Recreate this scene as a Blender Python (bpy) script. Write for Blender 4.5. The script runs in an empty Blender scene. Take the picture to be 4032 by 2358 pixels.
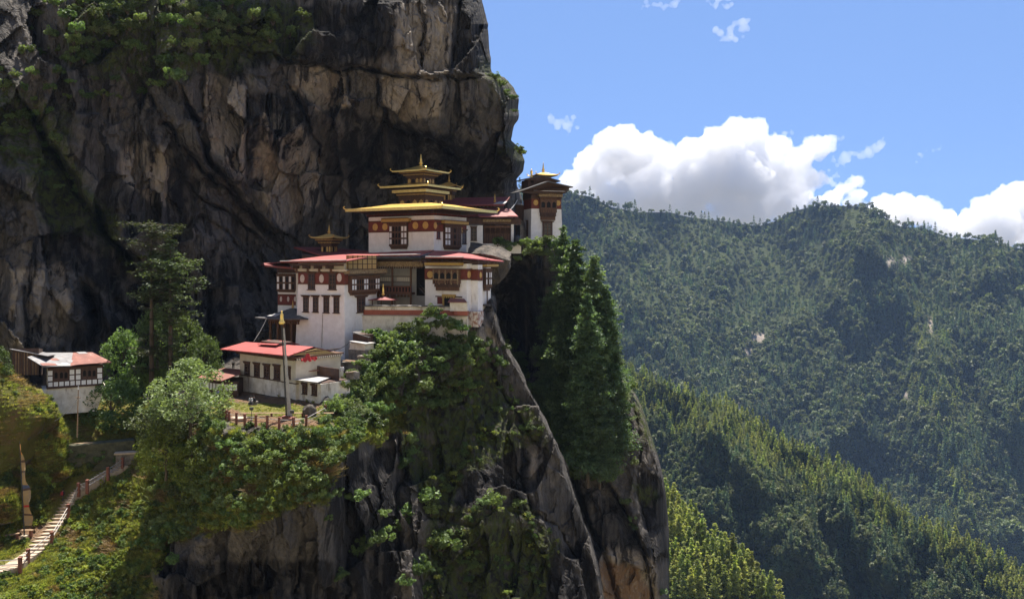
import bpy, math, random
import numpy as np
from mathutils import Vector, Matrix
random.seed(7); RNG = np.random.default_rng(7)
S = bpy.context.scene
COL = S.collection

# ------------------------------------------------------------------ camera, sky, sun
F, CU, HV = 838.0, 512.0, 258.0        # focal length (px of a 1024 px wide frame), centre column, horizon row
cam = bpy.data.cameras.new('camera'); cam_o = bpy.data.objects.new('camera', cam); COL.objects.link(cam_o)
cam.sensor_width = 36.0; cam.lens = 36.0 * F / 1024.0
cam.shift_y = -(299.0 - HV) / 1024.0
cam.clip_start = 0.5; cam.clip_end = 60000.0
cam_o.location = (0, 0, 0); cam_o.rotation_euler = (math.radians(90), 0, 0)
S.camera = cam_o

SUN_EL, SUN_AZ = math.radians(71), math.radians(11)     # azimuth measured from +Y towards +X
sdir = Vector((math.cos(SUN_EL) * math.sin(SUN_AZ), math.cos(SUN_EL) * math.cos(SUN_AZ), math.sin(SUN_EL)))
sun = bpy.data.lights.new('sun', 'SUN'); sun.energy = 5.0; sun.angle = math.radians(0.5); sun.color = (1.0, 0.94, 0.84)
sun_o = bpy.data.objects.new('sun', sun); COL.objects.link(sun_o)
sun_o.rotation_euler = (-sdir).to_track_quat('-Z', 'Y').to_euler()

W = bpy.data.worlds.new("World"); S.world = W; W.use_nodes = True
nt = W.node_tree; nt.nodes.clear()
wo = nt.nodes.new('ShaderNodeOutputWorld'); bg = nt.nodes.new('ShaderNodeBackground'); sk = nt.nodes.new('ShaderNodeTexSky')
sk.sky_type = 'NISHITA'; sk.sun_disc = False; sk.sun_elevation = SUN_EL; sk.sun_rotation = SUN_AZ
sk.altitude = 3000; sk.air_density = 1.0; sk.dust_density = 0.3; sk.ozone_density = 3.0
bg.inputs['Strength'].default_value = 0.105
stc = nt.nodes.new('ShaderNodeTexCoord'); sva = nt.nodes.new('ShaderNodeVectorMath'); sva.operation = 'ADD'; sva.inputs[1].default_value = (0, 0, 0.42)
nt.links.new(stc.outputs['Generated'], sva.inputs[0]); svn = nt.nodes.new('ShaderNodeVectorMath'); svn.operation = 'NORMALIZE'
nt.links.new(sva.outputs[0], svn.inputs[0]); nt.links.new(svn.outputs[0], sk.inputs[0])
nt.links.new(sk.outputs[0], bg.inputs[0]); nt.links.new(bg.outputs[0], wo.inputs[0])
S.view_settings.view_transform = 'Standard'; S.view_settings.look = 'None'
S.view_settings.exposure = 1.25; S.view_settings.gamma = 1.0
S.cycles.max_bounces = 12; S.cycles.diffuse_bounces = 3; S.cycles.glossy_bounces = 2; S.cycles.transmission_bounces = 4
S.cycles.volume_bounces = 9; S.cycles.transparent_max_bounces = 6
S.cycles.caustics_reflective = False; S.cycles.caustics_refractive = False

# ------------------------------------------------------------------ helpers
def P(u, v, d):                         # point of the place seen at column u, row v, d metres ahead
    return Vector((d * (u - CU) / F, d, d * (HV - v) / F))
def pts3(u, v, d):
    return np.stack([d * (u - CU) / F, d, d * (HV - v) / F], -1)
def tag(o, label=None, cat=None, group=None, kind=None):
    if label: o['label'] = label
    if cat: o['category'] = cat
    if group: o['group'] = group
    if kind: o['kind'] = kind
    return o
def link(name, me, parent=None):
    o = bpy.data.objects.new(name, me); COL.objects.link(o)
    if parent is not None: o.parent = parent
    return o
def np_mesh(name, verts, faces, mats=(), attrs=None, smooth=False, mi=None):
    """verts (n,3); faces (m,k) int array (k = 3 or 4)"""
    me = bpy.data.meshes.new(name)
    verts = np.asarray(verts, np.float32); faces = np.asarray(faces, np.int32)
    n, m, k = len(verts), len(faces), faces.shape[1]
    me.vertices.add(n); me.vertices.foreach_set('co', verts.ravel())
    me.loops.add(m * k); me.loops.foreach_set('vertex_index', faces.ravel())
    me.polygons.add(m); me.polygons.foreach_set('loop_start', np.arange(0, m * k, k, dtype=np.int32))
    me.polygons.foreach_set('use_smooth', np.full(m, smooth))
    if mi is not None: me.polygons.foreach_set('material_index', np.asarray(mi, np.int32))
    for mt in mats: me.materials.append(mt)
    me.update(calc_edges=True)
    for an, av in (attrs or {}).items():
        a = me.attributes.new(an, 'FLOAT', 'POINT'); a.data.foreach_set('value', np.asarray(av, np.float32))
    return me

def vnoise(x, y, seed=0):
    xi = np.floor(x).astype(np.int64); yi = np.floor(y).astype(np.int64)
    fx = x - xi; fy = y - yi; fx = fx * fx * (3 - 2 * fx); fy = fy * fy * (3 - 2 * fy)
    def h(a, b):
        n = (a * 374761393 + b * 668265263 + seed * 974634777) & 0x7fffffff
        n = ((n ^ (n >> 13)) * 1274126177) & 0x7fffffff
        return ((n ^ (n >> 16)) & 0xffff) / 65535.0
    return (h(xi, yi) * (1 - fx) + h(xi + 1, yi) * fx) * (1 - fy) + (h(xi, yi + 1) * (1 - fx) + h(xi + 1, yi + 1) * fx) * fy
def fbm(x, y, o=4, seed=0):
    s = 0; a = 1.0; t = 0
    for i in range(o):
        s = s + a * (vnoise(x * 2 ** i, y * 2 ** i, seed + i * 17) - 0.5); t += a; a *= 0.5
    return s / t * 2
def facets(x, y, sx, sy, seed, tilt):
    """blocky fracture: nearest-seed cells, each an offset plane with its own tilt"""
    r = np.random.default_rng(seed)
    gx = x / sx; gy = y / sy
    ix = np.floor(gx).astype(int); iy = np.floor(gy).astype(int)
    N = 257; jx = r.random((N, N)); jy = r.random((N, N)); of = r.random((N, N)) - 0.5
    tx = (r.random((N, N)) - 0.5) * 2; ty = (r.random((N, N)) - 0.5) * 2
    best = np.full(x.shape, 9e9); val = np.zeros(x.shape)
    for dx in (-1, 0, 1):
        for dy in (-1, 0, 1):
            a = (ix + dx) % N; b = (iy + dy) % N
            cx = ix + dx + jx[a, b]; cy = iy + dy + jy[a, b]
            q = (gx - cx) ** 2 + (gy - cy) ** 2
            m = q < best
            best = np.where(m, q, best)
            val = np.where(m, of[a, b] + tilt * (tx[a, b] * (gx - cx) + ty[a, b] * (gy - cy)), val)
    return val
def seg_dist(x, y, line):
    """(distance, signed side: + to the right of the direction of travel seen on the picture, t along) to a polyline"""
    best = np.full(x.shape, 9e9); sd = np.zeros(x.shape); tt = np.zeros(x.shape)
    n = len(line) - 1
    for i in range(n):
        (x0, y0), (x1, y1) = line[i], line[i + 1]
        ex, ey = x1 - x0, y1 - y0; L = ex * ex + ey * ey
        t = np.clip(((x - x0) * ex + (y - y0) * ey) / L, 0, 1)
        qx, qy = x - (x0 + t * ex), y - (y0 + t * ey)
        q = np.hypot(qx, qy); m = q < best
        best = np.where(m, q, best); sd = np.where(m, np.sign(ex * qy - ey * qx), sd); tt = np.where(m, (i + t) / n, tt)
    return best, sd, tt
def in_poly(x, y, poly):
    ins = np.zeros(x.shape, bool); n = len(poly)
    for i in range(n):
        (x0, y0), (x1, y1) = poly[i], poly[(i + 1) % n]
        c = ((y0 > y) != (y1 > y)) & (x < (x1 - x0) * (y - y0) / (y1 - y0 + 1e-12) + x0)
        ins ^= c
    return ins
def poly_soft(x, y, poly, w=4):
    """1 inside a polygon, falling to 0 over w px outside its outline"""
    d, _, _ = seg_dist(x, y, list(poly) + [poly[0]])
    d = np.where(in_poly(x, y, poly), d, -d) + w * 1.8 * fbm(x / 14, y / 22, 4, 91)
    d = np.clip(d / (1.6 * w) + 0.5, 0, 1)
    return d * d * (3 - 2 * d)
class Rbf:                                   # smooth depth through control points (u, v, depth)
    def __init__(s, c):
        c = np.array(c, float); s.p = c[:, :2] / 100.0
        n = len(c); D = np.sqrt(((s.p[:, None] - s.p[None]) ** 2).sum(-1) + 0.002)
        A = np.zeros((n + 3, n + 3)); A[:n, :n] = D - np.eye(n) * 0.02; A[:n, n] = 1; A[:n, n + 1:] = s.p; A[n, :n] = 1; A[n + 1:, :n] = s.p.T
        b = np.zeros(n + 3); b[:n] = c[:, 2]
        s.w = np.linalg.solve(A, b); s.n = n
    def __call__(s, u, v):
        u, v = np.broadcast_arrays(np.asarray(u, float) / 100, np.asarray(v, float) / 100)
        sh = u.shape; q = np.stack([u.ravel(), v.ravel()], 1); out = np.empty(len(q))
        for i in range(0, len(q), 20000):
            k = q[i:i + 20000]
            D = np.sqrt(((k[:, None] - s.p[None]) ** 2).sum(-1) + 0.002)
            out[i:i + 20000] = D @ s.w[:s.n] + s.w[s.n] + k @ s.w[s.n + 1:]
        return out.reshape(sh)
def grid_faces(r, c, keep=None):
    i = np.arange(r - 1)[:, None] * c + np.arange(c - 1)[None]
    f = np.stack([i, i + c, i + c + 1, i + 1], -1).reshape(-1, 4)
    return f if keep is None else f[keep.ravel()]

# ------------------------------------------------------------------ material helpers
def newmat(name):
    m = bpy.data.materials.new(name); m.use_nodes = True
    return m, m.node_tree, m.node_tree.nodes['Principled BSDF']
def N(t, typ, **kw):
    n = t.nodes.new(typ)
    for k, v in kw.items():
        if hasattr(n, k): setattr(n, k, v)
    return n
def ramp(t, src, stops):
    n = t.nodes.new('ShaderNodeValToRGB'); e = n.color_ramp.elements
    while len(e) < len(stops): e.new(0.5)
    for el, (p, c) in zip(e, stops):
        el.position = p; el.color = (c, c, c, 1) if isinstance(c, (int, float)) else (*c, 1)
    t.links.new(src, n.inputs[0]); return n.outputs[0]
def mix(t, fac, a, b, mode='MIX'):
    n = t.nodes.new('ShaderNodeMix'); n.data_type = 'RGBA'; n.blend_type = mode
    for s, v in ((n.inputs[0], fac), (n.inputs[6], a), (n.inputs[7], b)):
        if isinstance(v, (int, float)): s.default_value = v
        elif isinstance(v, tuple): s.default_value = (*v, 1) if len(v) == 3 else v
        else: t.links.new(v, s)
    return n.outputs[2]
def math_n(t, op, a, b=0.0):
    n = t.nodes.new('ShaderNodeMath'); n.operation = op; n.use_clamp = False
    for s, v in ((n.inputs[0], a), (n.inputs[1], b)):
        if isinstance(v, (int, float)): s.default_value = v
        else: t.links.new(v, s)
    return n.outputs[0]
def noise(t, scale, detail=6, rough=0.6, stretch=(1, 1, 1), space='Object', dist=0.0):
    tc = t.nodes.new('ShaderNodeTexCoord'); mp = t.nodes.new('ShaderNodeMapping'); mp.inputs['Scale'].default_value = stretch
    n = t.nodes.new('ShaderNodeTexNoise'); n.inputs['Scale'].default_value = scale; n.inputs['Detail'].default_value = detail
    n.inputs['Roughness'].default_value = rough; n.inputs['Distortion'].default_value = dist
    t.links.new(tc.outputs[space], mp.inputs[0]); t.links.new(mp.outputs[0], n.inputs['Vector'])
    return n.outputs['Fac']
def attr(t, name):
    a = t.nodes.new('ShaderNodeAttribute'); a.attribute_name = name; return a.outputs['Fac']
def bump(t, bsdf, h, strength=0.5, dist=0.3, normal=None):
    b = t.nodes.new('ShaderNodeBump'); b.inputs['Strength'].default_value = strength; b.inputs['Distance'].default_value = dist
    t.links.new(h, b.inputs['Height'])
    if normal is not None: t.links.new(normal, b.inputs['Normal'])
    if bsdf is not None: t.links.new(b.outputs[0], bsdf.inputs['Normal'])
    return b.outputs[0]

def rock_material(name, base=(0.112, 0.101, 0.093), warm=(0.20, 0.174, 0.148), black=(0.014, 0.012, 0.012)):
    m, t, p = newmat(name); L = t.links
    streak = noise(t, 0.55, 10, 0.66, (1, 1, 0.05), dist=0.4)
    blotch = noise(t, 0.07, 7, 0.65)
    fine = noise(t, 1.1, 10, 0.7, (1, 1, 0.5))
    c = mix(t, ramp(t, blotch, [(0.35, 0.0), (0.65, 1.0)]), base, warm)
    c = mix(t, ramp(t, fine, [(0.30, 0.8), (0.60, 0.0)]), c, (0.045, 0.041, 0.04))
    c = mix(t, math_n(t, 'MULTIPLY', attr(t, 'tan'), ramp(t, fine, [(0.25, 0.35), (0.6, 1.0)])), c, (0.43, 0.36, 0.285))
    pale = ramp(t, noise(t, 0.8, 8, 0.6, (1, 1, 0.05), dist=0.3), [(0.58, 0.0), (0.7, 1.0)])
    c = mix(t, math_n(t, 'MULTIPLY', pale, 0.5), c, (0.36, 0.31, 0.26))
    c = mix(t, ramp(t, streak, [(0.36, 1.0), (0.46, 0.0)]), c, (0.030, 0.025, 0.023))
    bands = ramp(t, noise(t, 0.22, 8, 0.62, (1, 1, 0.045), dist=0.35), [(0.555, 0.0), (0.60, 0.9)])
    c = mix(t, bands, c, black)
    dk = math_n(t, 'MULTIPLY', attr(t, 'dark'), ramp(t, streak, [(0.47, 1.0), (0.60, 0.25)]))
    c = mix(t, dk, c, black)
    mossm = math_n(t, 'MULTIPLY', attr(t, 'moss'), ramp(t, noise(t, 0.9, 6, 0.7), [(0.40, 0.0), (0.56, 1.0)]))
    c = mix(t, mossm, c, mix(t, noise(t, 2.5, 4), (0.035, 0.055, 0.012), (0.11, 0.12, 0.025)))
    soil = math_n(t, 'MULTIPLY', attr(t, 'soil'), ramp(t, noise(t, 0.5, 6, 0.7), [(0.3, 0.2), (0.5, 1.0)]))
    c = mix(t, soil, c, (0.26, 0.155, 0.085))
    gr = mix(t, noise(t, 0.8, 8, 0.7), (0.11, 0.125, 0.022), (0.29, 0.255, 0.06))
    gr = mix(t, ramp(t, noise(t, 0.25, 6, 0.7), [(0.52, 0.0), (0.68, 0.85)]), gr, (0.15, 0.105, 0.05))
    c = mix(t, attr(t, 'grass'), c, gr)
    L.new(c, p.inputs['Base Color']); p.inputs['Roughness'].default_value = 0.9
    def cracks(sc, st, w, rnd=1.0):
        tc = t.nodes.new('ShaderNodeTexCoord'); mp = t.nodes.new('ShaderNodeMapping'); mp.inputs['Scale'].default_value = st
        ad = t.nodes.new('ShaderNodeVectorMath'); ad.operation = 'ADD'; nz = t.nodes.new('ShaderNodeTexNoise'); nz.inputs['Scale'].default_value = 0.35; nz.inputs['Detail'].default_value = 5
        sc_ = t.nodes.new('ShaderNodeVectorMath'); sc_.operation = 'SCALE'; sc_.inputs['Scale'].default_value = 2.4
        L.new(tc.outputs['Object'], nz.inputs['Vector']); L.new(nz.outputs['Color'], sc_.inputs[0]); L.new(sc_.outputs[0], ad.inputs[0]); L.new(tc.outputs['Object'], ad.inputs[1]); L.new(ad.outputs[0], mp.inputs[0])
        vo = t.nodes.new('ShaderNodeTexVoronoi'); vo.feature = 'DISTANCE_TO_EDGE'; vo.inputs['Scale'].default_value = sc; vo.inputs['Randomness'].default_value = rnd
        L.new(mp.outputs[0], vo.inputs['Vector']); return ramp(t, vo.outputs['Distance'], [(0.0, 0.0), (w, 1.0)])
    rocky = math_n(t, 'SUBTRACT', 1.0, attr(t, 'grass'))
    k1 = cracks(0.16, (1, 1, .45), .05); k2 = cracks(0.5, (1, 1, .5), .09)
    ck = math_n(t, 'MULTIPLY', k1, math_n(t, 'ADD', math_n(t, 'MULTIPLY', k2, .5), .5))
    p.inputs['Specular IOR Level'].default_value = 0.25
    h1 = noise(t, 0.5, 12, 0.68, (1, 1, 0.35)); h2 = noise(t, 2.2, 8, 0.7)
    hh = math_n(t, 'ADD', h1, math_n(t, 'MULTIPLY', math_n(t, 'MULTIPLY', ck, rocky), 0.35))
    n1 = bump(t, None, hh, 1.0, 2.2)
    bump(t, p, h2, 0.9, 0.45, n1)
    return m

# ------------------------------------------------------------------ the rock: cliff wall, promontory and hillside, side crag
def lut(pts, x):
    a = np.array(pts, float); return np.interp(x, a[:, 0], a[:, 1])

A_CTRL = [(-20,-110,162),(130,-110,166),(300,-110,184),(450,-110,192),(-20,-60,158),(-20,100,142),(-20,350,134),(0,450,134),(60,0,150),(60,150,144),(60,300,139),(60,420,136),
 (130,-60,162),(130,0,154),(130,150,154),(130,300,149),(130,430,143),(220,-60,176),(220,0,164),(220,130,160),(220,250,160),(220,400,150),
 (300,-60,180),(300,0,170),(300,130,168),(300,200,174),(300,270,174),(300,400,162),(380,-60,184),(380,0,172),(380,80,170),(380,140,178),(380,220,188),(380,300,180),
 (450,-60,188),(450,0,176),(450,80,174),(450,130,177),(450,180,192),(450,240,198),(450,300,190),(500,-60,195),(500,0,184),(500,100,180),(500,150,186),(500,200,202),(500,250,205),(540,240,208),(530,320,205)]
A_RIGHT = [(-110,474),(-60,478),(0,482),(24,487.6),(49,489.6),(73,491.7),(77,504),(87,513),(99,518.5),(118,518),(130,513),(140,511),(147,519),(160,525),(171,523),(179,516),(200,522),(240,530),(330,536)]
LA = [  # (line, groove depth, groove width, step on the left(+)/right side, decay)
 ([(141,81),(166,125),(202,166),(222,186),(253,213),(273,235)], 2.6, 2.6, 3.0, 40),
 ([(186,96),(202,139),(215,166),(249,206),(276,233)], 3.0, 2.6, 2.2, 30),
 ([(30,110),(38,125),(60,157),(78,190),(101,226),(125,253),(146,282)], 5.0, 4.0, 6.0, 60),
 ([(268,55),(284,58),(347,69),(381,72),(421,77),(448,77),(492,76)], 2.2, 1.8, 2.6, 40),
 ([(287,83),(302,112),(318,148),(323,186),(330,210)], 1.8, 1.6, -1.6, 25),
 ([(347,69),(352,110),(350,150)], 1.0, 1.4, -1.0, 20),
 ([(382,72),(378,100),(392,125),(420,135),(452,150),(464,163)], 1.6, 2.0, 3.2, 30),
 ([(246,85),(247,130),(246,190)], 1.3, 1.6, -1.6, 20),
 ([(205,70),(203,130),(212,165)], 0.9, 1.5, 1.0, 20),
 ([(190,182),(205,200),(232,214),(262,238)], 1.4, 1.6, 2.0, 20),
 ([(86,286),(93,300),(96,320),(97,346)], 5.0, 5.0, 1.0, 20),
 ([(184,226),(200,214),(226,232),(240,250)], 1.0, 1.4, 1.2, 16),
 ([(420,0),(426,30),(418,76)], 1.0, 1.6, 1.0, 20),
 ([(459,0),(455,40),(448,76)], 1.8, 2.0, -2.5, 30),
 ([(140,130),(143,170),(139,210)], 0.9, 1.6, 0.8, 18)]
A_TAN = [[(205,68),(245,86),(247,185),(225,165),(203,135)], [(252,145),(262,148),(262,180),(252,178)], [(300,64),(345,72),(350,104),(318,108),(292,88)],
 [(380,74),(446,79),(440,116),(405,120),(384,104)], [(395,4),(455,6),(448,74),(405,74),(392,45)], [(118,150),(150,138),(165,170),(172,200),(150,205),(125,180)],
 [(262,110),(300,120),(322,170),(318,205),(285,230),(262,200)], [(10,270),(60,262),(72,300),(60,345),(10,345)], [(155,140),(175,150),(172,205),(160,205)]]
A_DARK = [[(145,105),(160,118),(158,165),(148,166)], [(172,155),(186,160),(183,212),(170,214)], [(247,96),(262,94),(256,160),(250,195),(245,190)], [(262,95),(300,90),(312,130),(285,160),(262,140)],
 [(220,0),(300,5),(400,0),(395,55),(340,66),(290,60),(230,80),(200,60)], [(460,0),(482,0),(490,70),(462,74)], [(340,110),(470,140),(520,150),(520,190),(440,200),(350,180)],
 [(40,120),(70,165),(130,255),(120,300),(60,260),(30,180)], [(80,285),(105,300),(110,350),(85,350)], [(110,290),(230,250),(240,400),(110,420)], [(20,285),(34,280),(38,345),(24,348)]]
A_MOSS = [[(60,0),(300,0),(310,40),(250,70),(150,80),(70,60)], [(0,70),(60,110),(120,250),(60,230),(0,160)], [(485,68),(520,80),(522,120),(505,105),(490,80)], [(500,140),(530,145),(528,172),(516,150)]]
rbA = Rbf(A_CTRL)
def depthA(u, v):
    d = rbA(np.maximum(u, -60), np.maximum(v, -110)); crack = np.zeros(u.shape)
    for ln, gd, gw, st, dc in LA:
        q, s, t = seg_dist(u + 6 * fbm(u / 16, v / 16, 4, 5), v + 6 * fbm(u / 16, v / 16, 4, 9), ln)
        end = np.clip(np.minimum(t, 1 - t) * 8, 0, 1)
        g = np.exp(-(q / gw) ** 2) * np.clip(end + 0.3, 0, 1) * np.clip(.75 + 1.1 * fbm(u / 13, v / 13, 3, 19), .1, 1.4)
        d = d + 1.7 * gd * g + 1.2 * st * 0.5 * np.where(s > 0, 1, -0.4) * np.exp(-q / dc)
        crack = np.maximum(crack, g * min(1, gd / 2.0))
    big = facets(u + 6 * fbm(u / 30, v / 30, 3, 3), v + 6 * fbm(u / 30, v / 30, 3, 4), 34, 60, 11, 1.3)
    mid = facets(u + 3 * fbm(u / 12, v / 12, 2, 6), v, 15, 26, 12, 1.0)
    sml = facets(u, v + 2 * fbm(u / 8, v / 8, 2, 8), 6, 9, 13, 0.8)
    d = d + 4.8 * big + 1.2 * mid + 0.3 * sml + 1.6 * fbm(u / 26, v / 60, 4, 21) + 0.45 * fbm(u / 5, v / 9, 4, 22)
    return d, crack
def build_sheet(name, u, v, d, attrs, mat, keep=None, cap=None, smooth=False):
    r, c = u.shape
    p = pts3(u, v, d)
    f = grid_faces(r, c, keep)
    vs = p.reshape(-1, 3); at = {k: a.ravel() for k, a in attrs.items()}
    if cap is not None:                     # a roof behind the top edge, so that the sheet has thickness
        top = p[0] + np.array(cap)
        n0 = len(vs); vs = np.concatenate([vs, top])
        i = np.arange(c - 1); f = np.concatenate([f, np.stack([n0 + i, i, i + 1, n0 + i + 1], 1)])
        at = {k: np.concatenate([a, a[:c]]) for k, a in at.items()}
    me = np_mesh(name, vs, f, [mat], at, smooth)
    return link(name, me)
M_ROCK = rock_material('cliff rock')
def zero(u): return np.zeros(u.shape)
nr, nc = 330, 440
vv = np.linspace(-110, 440, nr)[:, None]; ss = np.linspace(0, 1, nc)[None]
ss = 1 - (1 - ss) ** 1.15
ur = lut(A_RIGHT, vv) + 1.2 * fbm(vv / 6, vv * 0 + 3.3, 3, 2)
U = -140 + (ur + 140) * ss; V = np.where(vv < 0, vv * (1 + 2.2 * np.exp(-((U - 277) / 46) ** 2) + .9 * np.exp(-((U - 5) / 45) ** 2)), vv)  # unseen cliff top raised in two humps above the frame to cast shade below
dA, crA = depthA(U, V)
e = np.clip((ur - U) / 20, 0, 1)
dA = dA + 26 * (1 - np.sqrt(np.clip(1 - (1 - e) ** 2, 0, 1)))
atA = dict(tan=zero(U), dark=zero(U), moss=zero(U), crack=crA, soil=zero(U), grass=zero(U))
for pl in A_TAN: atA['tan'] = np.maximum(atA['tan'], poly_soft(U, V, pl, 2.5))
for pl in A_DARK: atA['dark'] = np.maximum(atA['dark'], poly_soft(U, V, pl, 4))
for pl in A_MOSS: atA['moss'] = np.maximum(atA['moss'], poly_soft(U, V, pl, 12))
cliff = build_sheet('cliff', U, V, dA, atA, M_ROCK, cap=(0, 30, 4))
tag(cliff, kind='structure')
def A_at(u, v): return float(depthA(np.array([float(u)]), np.array([float(v)]))[0][0])

def yd(v): return 20.3 * F / (v - HV)
STAIR = [(-60,1240,98.5),(20,1222,99.5),(95,1200,100.5),(170,1150,102),(270,1085,104),(330,1000,106),(385,925,108),(445,840,110),(490,760,111.5),(530,690,112.5),(565,640,113.2),(612,590,113.8),(670,545,114.4),(740,505,115),(805,468,115.6),(870,432,116.2),(960,392,116.8),(1010,365,117.2)]
STAIR_UV = [((x / 2.082) / 3.9375, (1650 + y / 2.082) / 3.9375, d) for x, y, d in STAIR]
B_CTRL = [(-15,380,124),(50,396,124),(100,405,125),(150,400,130),(180,390,134),
 (100,443,118.5),(140,445,121),(60,443,115.5),(100,462,117.8),(60,470,113.5),(150,440,116),(0,450,110),(0,480,108),(40,500,110.5),(0,530,105.5),(20,543,105),(0,548,103),
 (0,605,91),(60,605,96),(60,562,102.8),(100,540,107.5),(130,605,101),(150,560,103),(130,505,111),(150,480,112),
 (170,605,99),(250,605,99.5),(330,605,106),(400,605,116),(480,605,124),(560,605,134),(605,605,140),(620,560,140),
 (170,500,106.5),(200,455,105.5),(200,520,102),(250,448,101),(250,470,99.3),(250,500,97.5),(300,450,100.3),(300,490,97.5),(330,470,99),(330,510,99.5),(280,540,98),(220,560,99),(330,560,104),
 (180,425,112),(212,405,yd(405)),(212,418,yd(418)),(230,420,yd(420)),(230,400,yd(400)),(250,411,yd(411)),(290,411,yd(411)),(270,424,yd(424)),(270,402,yd(402)),(310,424,yd(424)),(310,408,yd(408)),(325,415,yd(415)),(338,408,yd(408)),
 (230,433,102.6),(270,439,101.2),(310,439,101.2),(290,432,100.6),
 (348,398,119),(360,420,117),(345,440,107),(390,440,124),(400,480,124),(345,480,107),(348,540,108),(420,540,121),(440,480,128),(480,450,133),(480,520,128),(520,400,143),(540,450,141),(555,480,142),(585,540,142),
 (300,362,133),(345,357,133.5),(345,380,126),(380,345,136),(380,380,131),(420,335,137.5),(420,390,132),(460,318,139),(480,314,140),(492,300,141),(500,345,143),(460,400,135),
 (240,345,152),(290,345,142),(240,375,138),(300,300,168),(380,300,164),(440,300,160),(480,298,147)] + STAIR_UV
B_RIGHT = [(280,480),(289,488),(295,493.5),(308,496),(324,499.6),(336,503),(374,524),(414,544),(443,559),(471,567),(500,577),(528,589),(560,597),(605,606)]
B_TOP = [(-150,366),(-25,372),(40,388),(110,392),(160,396),(200,378),(240,347),(288,343),(296,300),(480,297),(486,289),(494,288),(700,288)]
LB = [([(341,459),(344,500),(350,540),(346,600)], 1.6, 3, -2.0, 20), ([(398,440),(404,470),(396,520),(400,560)], 2.0, 2.6, 2.2, 24),
 ([(484,352),(503,392),(525,425),(540,440)], 1.0, 2.2, 2.4, 22), ([(524,450),(520,480),(533,515)], 0.9, 1.6, -1.6, 18), ([(533,515),(556,525),(575,560)], 1.0, 2, -2.2, 20),
 ([(430,520),(470,526),(500,505),(522,520)], 0.6, 3.0, -1.2, 14), ([(250,560),(256,600)], 1.4, 2.6, 2.0, 20), ([(300,555),(296,600)], 1.2, 2.4, -1.6, 18), ([(375,480),(384,500),(376,520),(366,505)], 0.9, 1.6, 1.6, 10),
 ([(430,560),(440,600)], 1.0, 2, 1.6, 16), ([(545,560),(552,600)], 0.9, 1.6, 1.4, 16)]
G_GRASS = [[(-160,352),(-30,360),(40,380),(130,395),(170,420),(150,450),(165,540),(150,610),(-160,610)], [(205,430),(230,432),(330,430),(395,395),(405,430),(340,455),(325,500),(250,525),(165,540),(150,470),(180,400)]]
G_SOIL = [[(220,405),(235,409),(250,415),(300,418),(319,420),(318,426),(270,426),(230,422)], [(222,392),(240,391),(322,403),(318,406.5),(262,403),(230,400.5)], [(8,532),(48,520),(56,527),(38,540),(10,541)]]
G_TAN = [[(458,318),(486,312),(492,330),(500,345),(480,352),(455,350)], [(486,290),(494,292),(498,322),(488,318)], [(530,455),(540,450),(536,480),(528,482)]]
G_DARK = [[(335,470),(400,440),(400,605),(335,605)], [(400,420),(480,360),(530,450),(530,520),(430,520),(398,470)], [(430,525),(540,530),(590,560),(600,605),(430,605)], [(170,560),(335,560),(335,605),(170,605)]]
G_MOSS = [[(400,400),(480,350),(540,440),(470,470),(440,520),(400,460)], [(500,370),(545,430),(548,450)], [(430,515),(520,500),(560,540),(540,605),(420,605)]]
rbB = Rbf(B_CTRL)
def veg_mask(u, v):
    g = np.zeros(u.shape)
    for pl in G_GRASS: g = np.maximum(g, poly_soft(u, v, pl, 6))
    return g
G_GRASS.append([(205,395),(240,391),(325,405),(345,400),(334,420),(320,427),(270,427),(225,424),(208,412)])
YARD = [(205,395),(240,391),(325,405),(345,400),(334,420),(320,427),(270,427),(225,424),(208,412)]
def depthB(u, v):
    d = rbB(np.maximum(u, -60), v); g = veg_mask(u, v); yard = np.clip(in_poly(u, v, YARD) + np.clip(1 - seg_dist(u, v, YARD + [YARD[0]])[0] / 9, 0, 1), 0, 1)
    rd = seg_dist(u, v, [(a, b) for a, b, c in STAIR_UV])[0]; yard = np.maximum(yard, np.clip(1.6 - rd / 9, 0, 1))
    rock = np.clip(1 - g, 0, 1) * (1 - yard); crack = np.zeros(u.shape)
    for ln, gd, gw, st, dc in LB:
        q, s, t = seg_dist(u + 7 * fbm(u / 14, v / 14, 4, 5), v + 7 * fbm(u / 14, v / 14, 4, 15), ln)
        x = np.exp(-(q / gw) ** 2) * np.clip(np.minimum(t, 1 - t) * 8 + 0.2, 0, 1) * rock
        d = d + gd * x + st * 0.5 * np.where(s > 0, 1, -0.4) * np.exp(-q / dc) * rock
        crack = np.maximum(crack, x * min(1, gd / 1.6))
    big = facets(u + 6 * fbm(u / 30, v / 30, 3, 3), v + 6 * fbm(u / 30, v / 30, 3, 4), 40, 80, 31, 1.3)
    mid = facets(u + 3 * fbm(u / 12, v / 12, 2, 6), v, 16, 34, 32, 1.0)
    d = d + rock * (3.4 * big + 1.5 * mid + 0.9 * fbm(u / 20, v / 60, 4, 41)) + (0.25 + 0.15 * rock) * (1 - yard) * fbm(u / 5, v / 7, 4, 42) + g * (1 - yard) * 0.9 * fbm(u / 22, v / 22, 3, 43)
    e = np.clip((lut(B_RIGHT, v) - u) / 5, 0, 1)
    return d + 9 * (1 - np.sqrt(np.clip(1 - (1 - e) ** 2, 0, 1))), crack
nr, nc = 250, 480
vv = np.linspace(286, 608, nr)[:, None]; ss = 1 - (1 - np.linspace(0, 1, nc)[None]) ** 1.15
ur = lut(B_RIGHT, vv) + 5.0 * fbm(vv / 26, vv * 0 + 7.7, 4, 13) + 0.8 * fbm(vv / 6, vv * 0 + 1.3, 3, 12)
U = -140 + (ur + 140) * ss; V = np.broadcast_to(vv, U.shape)
dB, crB = depthB(U, V)
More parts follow.
